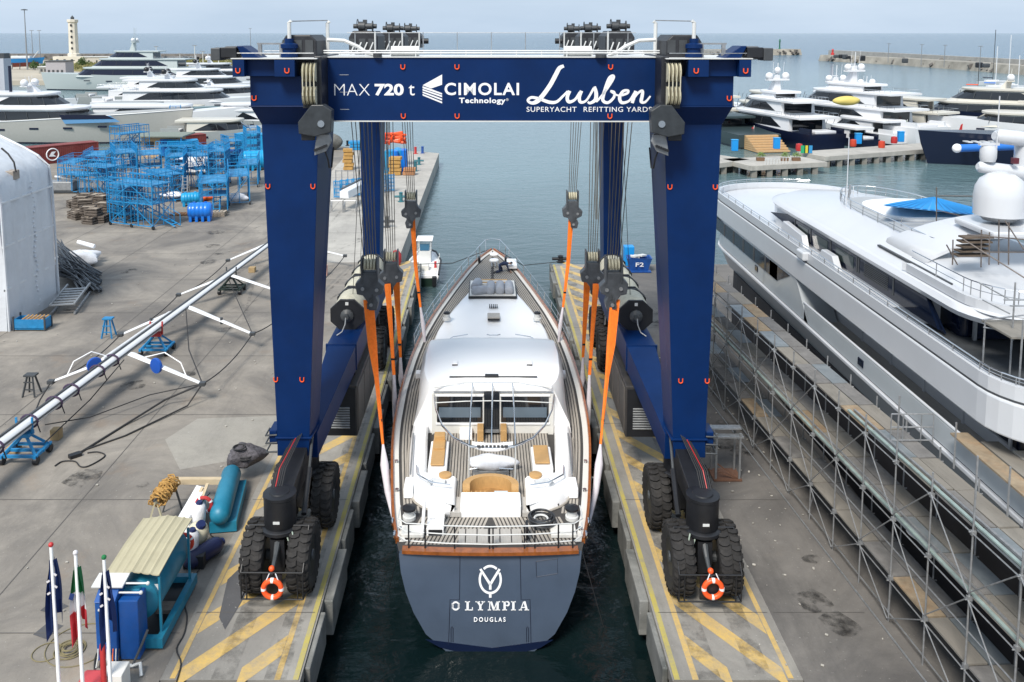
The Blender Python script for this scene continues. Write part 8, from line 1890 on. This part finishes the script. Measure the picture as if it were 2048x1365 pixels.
MB().box(lp.x - 9, lp.x + 10, lp.y - 9, lp.y - 3, 0, 4.5).build('keeper_house', lm, lt)
for k in range(4): MB().box(lp.x - 7 + k * 4.5, lp.x - 5.6 + k * 4.5, lp.y - 9.1, lp.y - 9, 1.2, 2.8).build('window', dgrey, lt)
# flood light mast, hangar, blue boat ashore, light poles
p = G(55, 140, 0); r = thing('floodlight_mast', 'very tall floodlight mast with a ring of lamps above the blue boat', 'light mast', p); s_ = F / p.y; MB().tube([(p.x, p.y, 0), (p.x, p.y, (140 - 22) / s_)], [.45, .2], 8).build('mast', grey, r); MB().lathe([(1.6, 0), (1.6, .3), (.4, .6)], (p.x, p.y, (140 - 22) / s_), 'z', 12).build('lamp_ring', dgrey, r)
for k, (u, v, vt, lab) in enumerate(((67, 138, 62, 'left slender mast behind the blue boat'), (82, 138, 62, 'right slender mast behind the blue boat'), (314, 143, 94, 'light pole left of the grass behind the sage yacht'), (361, 146, 108, 'short pole on the grass edge'), (391, 148, 92, 'light pole in the middle of the grass'), (407, 150, 104, 'thin pole right of the middle grass pole'), (438, 152, 96, 'light pole on the grass left of the lift'), (502, 118, 58, 'distant pole above the sheave arm of the lift'))):
    p = G(u, v, 0); r = thing('light_pole', lab, 'pole', p, 'slender poles on the breakwater'); s_ = F / p.y; MB().tube([(p.x, p.y, 0), (p.x, p.y, (v - vt) / s_)], [.3, .14], 6).build('post', offw if 2 <= k < 7 else grey, r); MB().cbox((p.x, p.y, (v - vt) / s_), 2.0, .4, .3).build('lamp_head', grey, r)
p = G(52, 139, 0); s_ = F / p.y; r = thing('blue_hull_boat', 'bright blue hulled sailing boat propped ashore on the breakwater', 'boat', p); rings = []
for i in range(9):
    t_ = i / 8; x = p.x - 9 + 18 * t_; b = 2.3 * math.sin(math.pi * min(.97, .2 + t_ * .78)); zb = 2.6 + .8 * t_; rings.append([(x + t_ * 1.2, p.y - b, 5.4 + 1.0 * t_ ** 2), (x, p.y - b * .8, zb + .6), (x, p.y, zb - .4), (x, p.y + b * .8, zb + .6), (x + t_ * 1.2, p.y + b, 5.4 + 1.0 * t_ ** 2)])
MB().loft(rings).build('hull', mat('boat_blue', (.01, .17, .42), .4), r, smooth=40); MB().loft([[(a, b * 1.0, c - .02) for a, b, c in rg[1:4]] + [(rg[2][0], rg[2][1], rg[2][2] - 1.2)] for rg in rings[1:-1]]).build('red_keel', mat('antifoul_red', (.22, .06, .05), .7), r)
MB().box(p.x - 7, p.x + 3, p.y - 1.4, p.y + 1.4, 5.6, 7.0).build('cabin', offw, r, bevel=.2)
for x in (-6, -2, 2, 5): MB().bar((p.x + x, p.y - 2.4, 0), (p.x + x, p.y - 1.6, 3.6), .3).build('prop', dgrey, r)
MB().tube([(p.x + 4, p.y, 6), (p.x + 7, p.y, 9.5)], .25, 6).build('davit', offw, r)
hb_ = thing('hangar', 'boat hangar with a curved roof cut off by the left edge', 'hangar', (-112, 190, 0))
c = AY(-40, 110, 190); hx = AY(6, 150, 190).x; hz = AY(0, 75, 190).z
ring = [(hx, -2)] + [(hx - 12 + 12 * math.cos(a) , hz - 9 + 9 * math.sin(a)) for a in [k * math.pi / 16 for k in range(9)]] + [(hx - 24, -2)]
MB().prism(ring, 'y', 186, 190).build('shell', mat('hangar_sheet', (.36, .37, .36), .6, var=.15, vs=.3, dirt=.3, ds=.2), hb_)
MB().box(hx - .0, hx + 1.9, 187, 190, -2, hz - 4.5).build('side_annex', mat('annex_grey', (.42, .45, .50), .6), hb_)
MB().box(hx + .2, hx + 1.8, 187.5, 189.8, hz - 4.49, hz - 3.4).build('roof_plant', dgrey, hb_)
for k, (u, v, w_, h_, c, lab) in enumerate(((205, 128, 22, 4, (.5, .47, .42), 'long low cream building behind the lighthouse foot'), (112, 150, 9, 6, (.35, .34, .36), 'small grey building left of the lighthouse'), (95, 148, 8, 3, (.3, .3, .28), 'low dark shed beside the blue boat'), (265, 140, 16, 3.5, (.6, .6, .58), 'pale low building behind the sage yacht'))):
    p = G(u, v); r = thing('harbour_building', lab, 'building', p); MB().box(p.x - w_ / 2, p.x + w_ / 2, p.y, p.y + 8, 0, h_).build('wall', mat('hb%d' % k, c, .8, var=.1), r); MB().box(p.x - w_ / 2 - .4, p.x + w_ / 2 + .4, p.y - .4, p.y + 8.4, h_, h_ + .4).build('roof', dgrey if k % 2 else offw, r)
    for q in range(4): MB().box(p.x - w_ * .4 + q * w_ * .22, p.x - w_ * .4 + q * w_ * .22 + 1, p.y - .05, p.y, 1, 2.2).build('window', dgrey, r)
rd = random.Random(31)
for k, (u, v, lab) in enumerate(((92, 146, 'round green bush beside the stern of the blue boat'), (70, 141, 'small green bush under the blue boat'), (165, 133, 'low bush right of the lighthouse foot'))):
    p = G(u, v); r = thing('bush', lab, 'bush', p); lf = MB()
    for q in range(700):
        a = rd.uniform(0, 6.28); e = rd.uniform(-.1, 1.5); R_ = rd.uniform(1.2, 3.2) * (1 + .25 * math.sin(3 * a)); c = Vector((p.x + R_ * math.cos(a) * math.cos(e), p.y + R_ * math.sin(a) * math.cos(e), 1 + R_ * math.sin(e))); s_ = .55; lf.add([c, c + Vector((rd.uniform(-s_, s_), 0, .3)), c + Vector((.1, rd.uniform(-s_, s_), s_))], [(0, 1, 2)])
    lf.build('foliage', mat('bush_green', (.05, .09, .025), .9, var=.5, vs=.5), r, rec=False); MB().rod((p.x, p.y, 0), (p.x, p.y, 1.5), .2, 6).build('stem', dgrey, r)
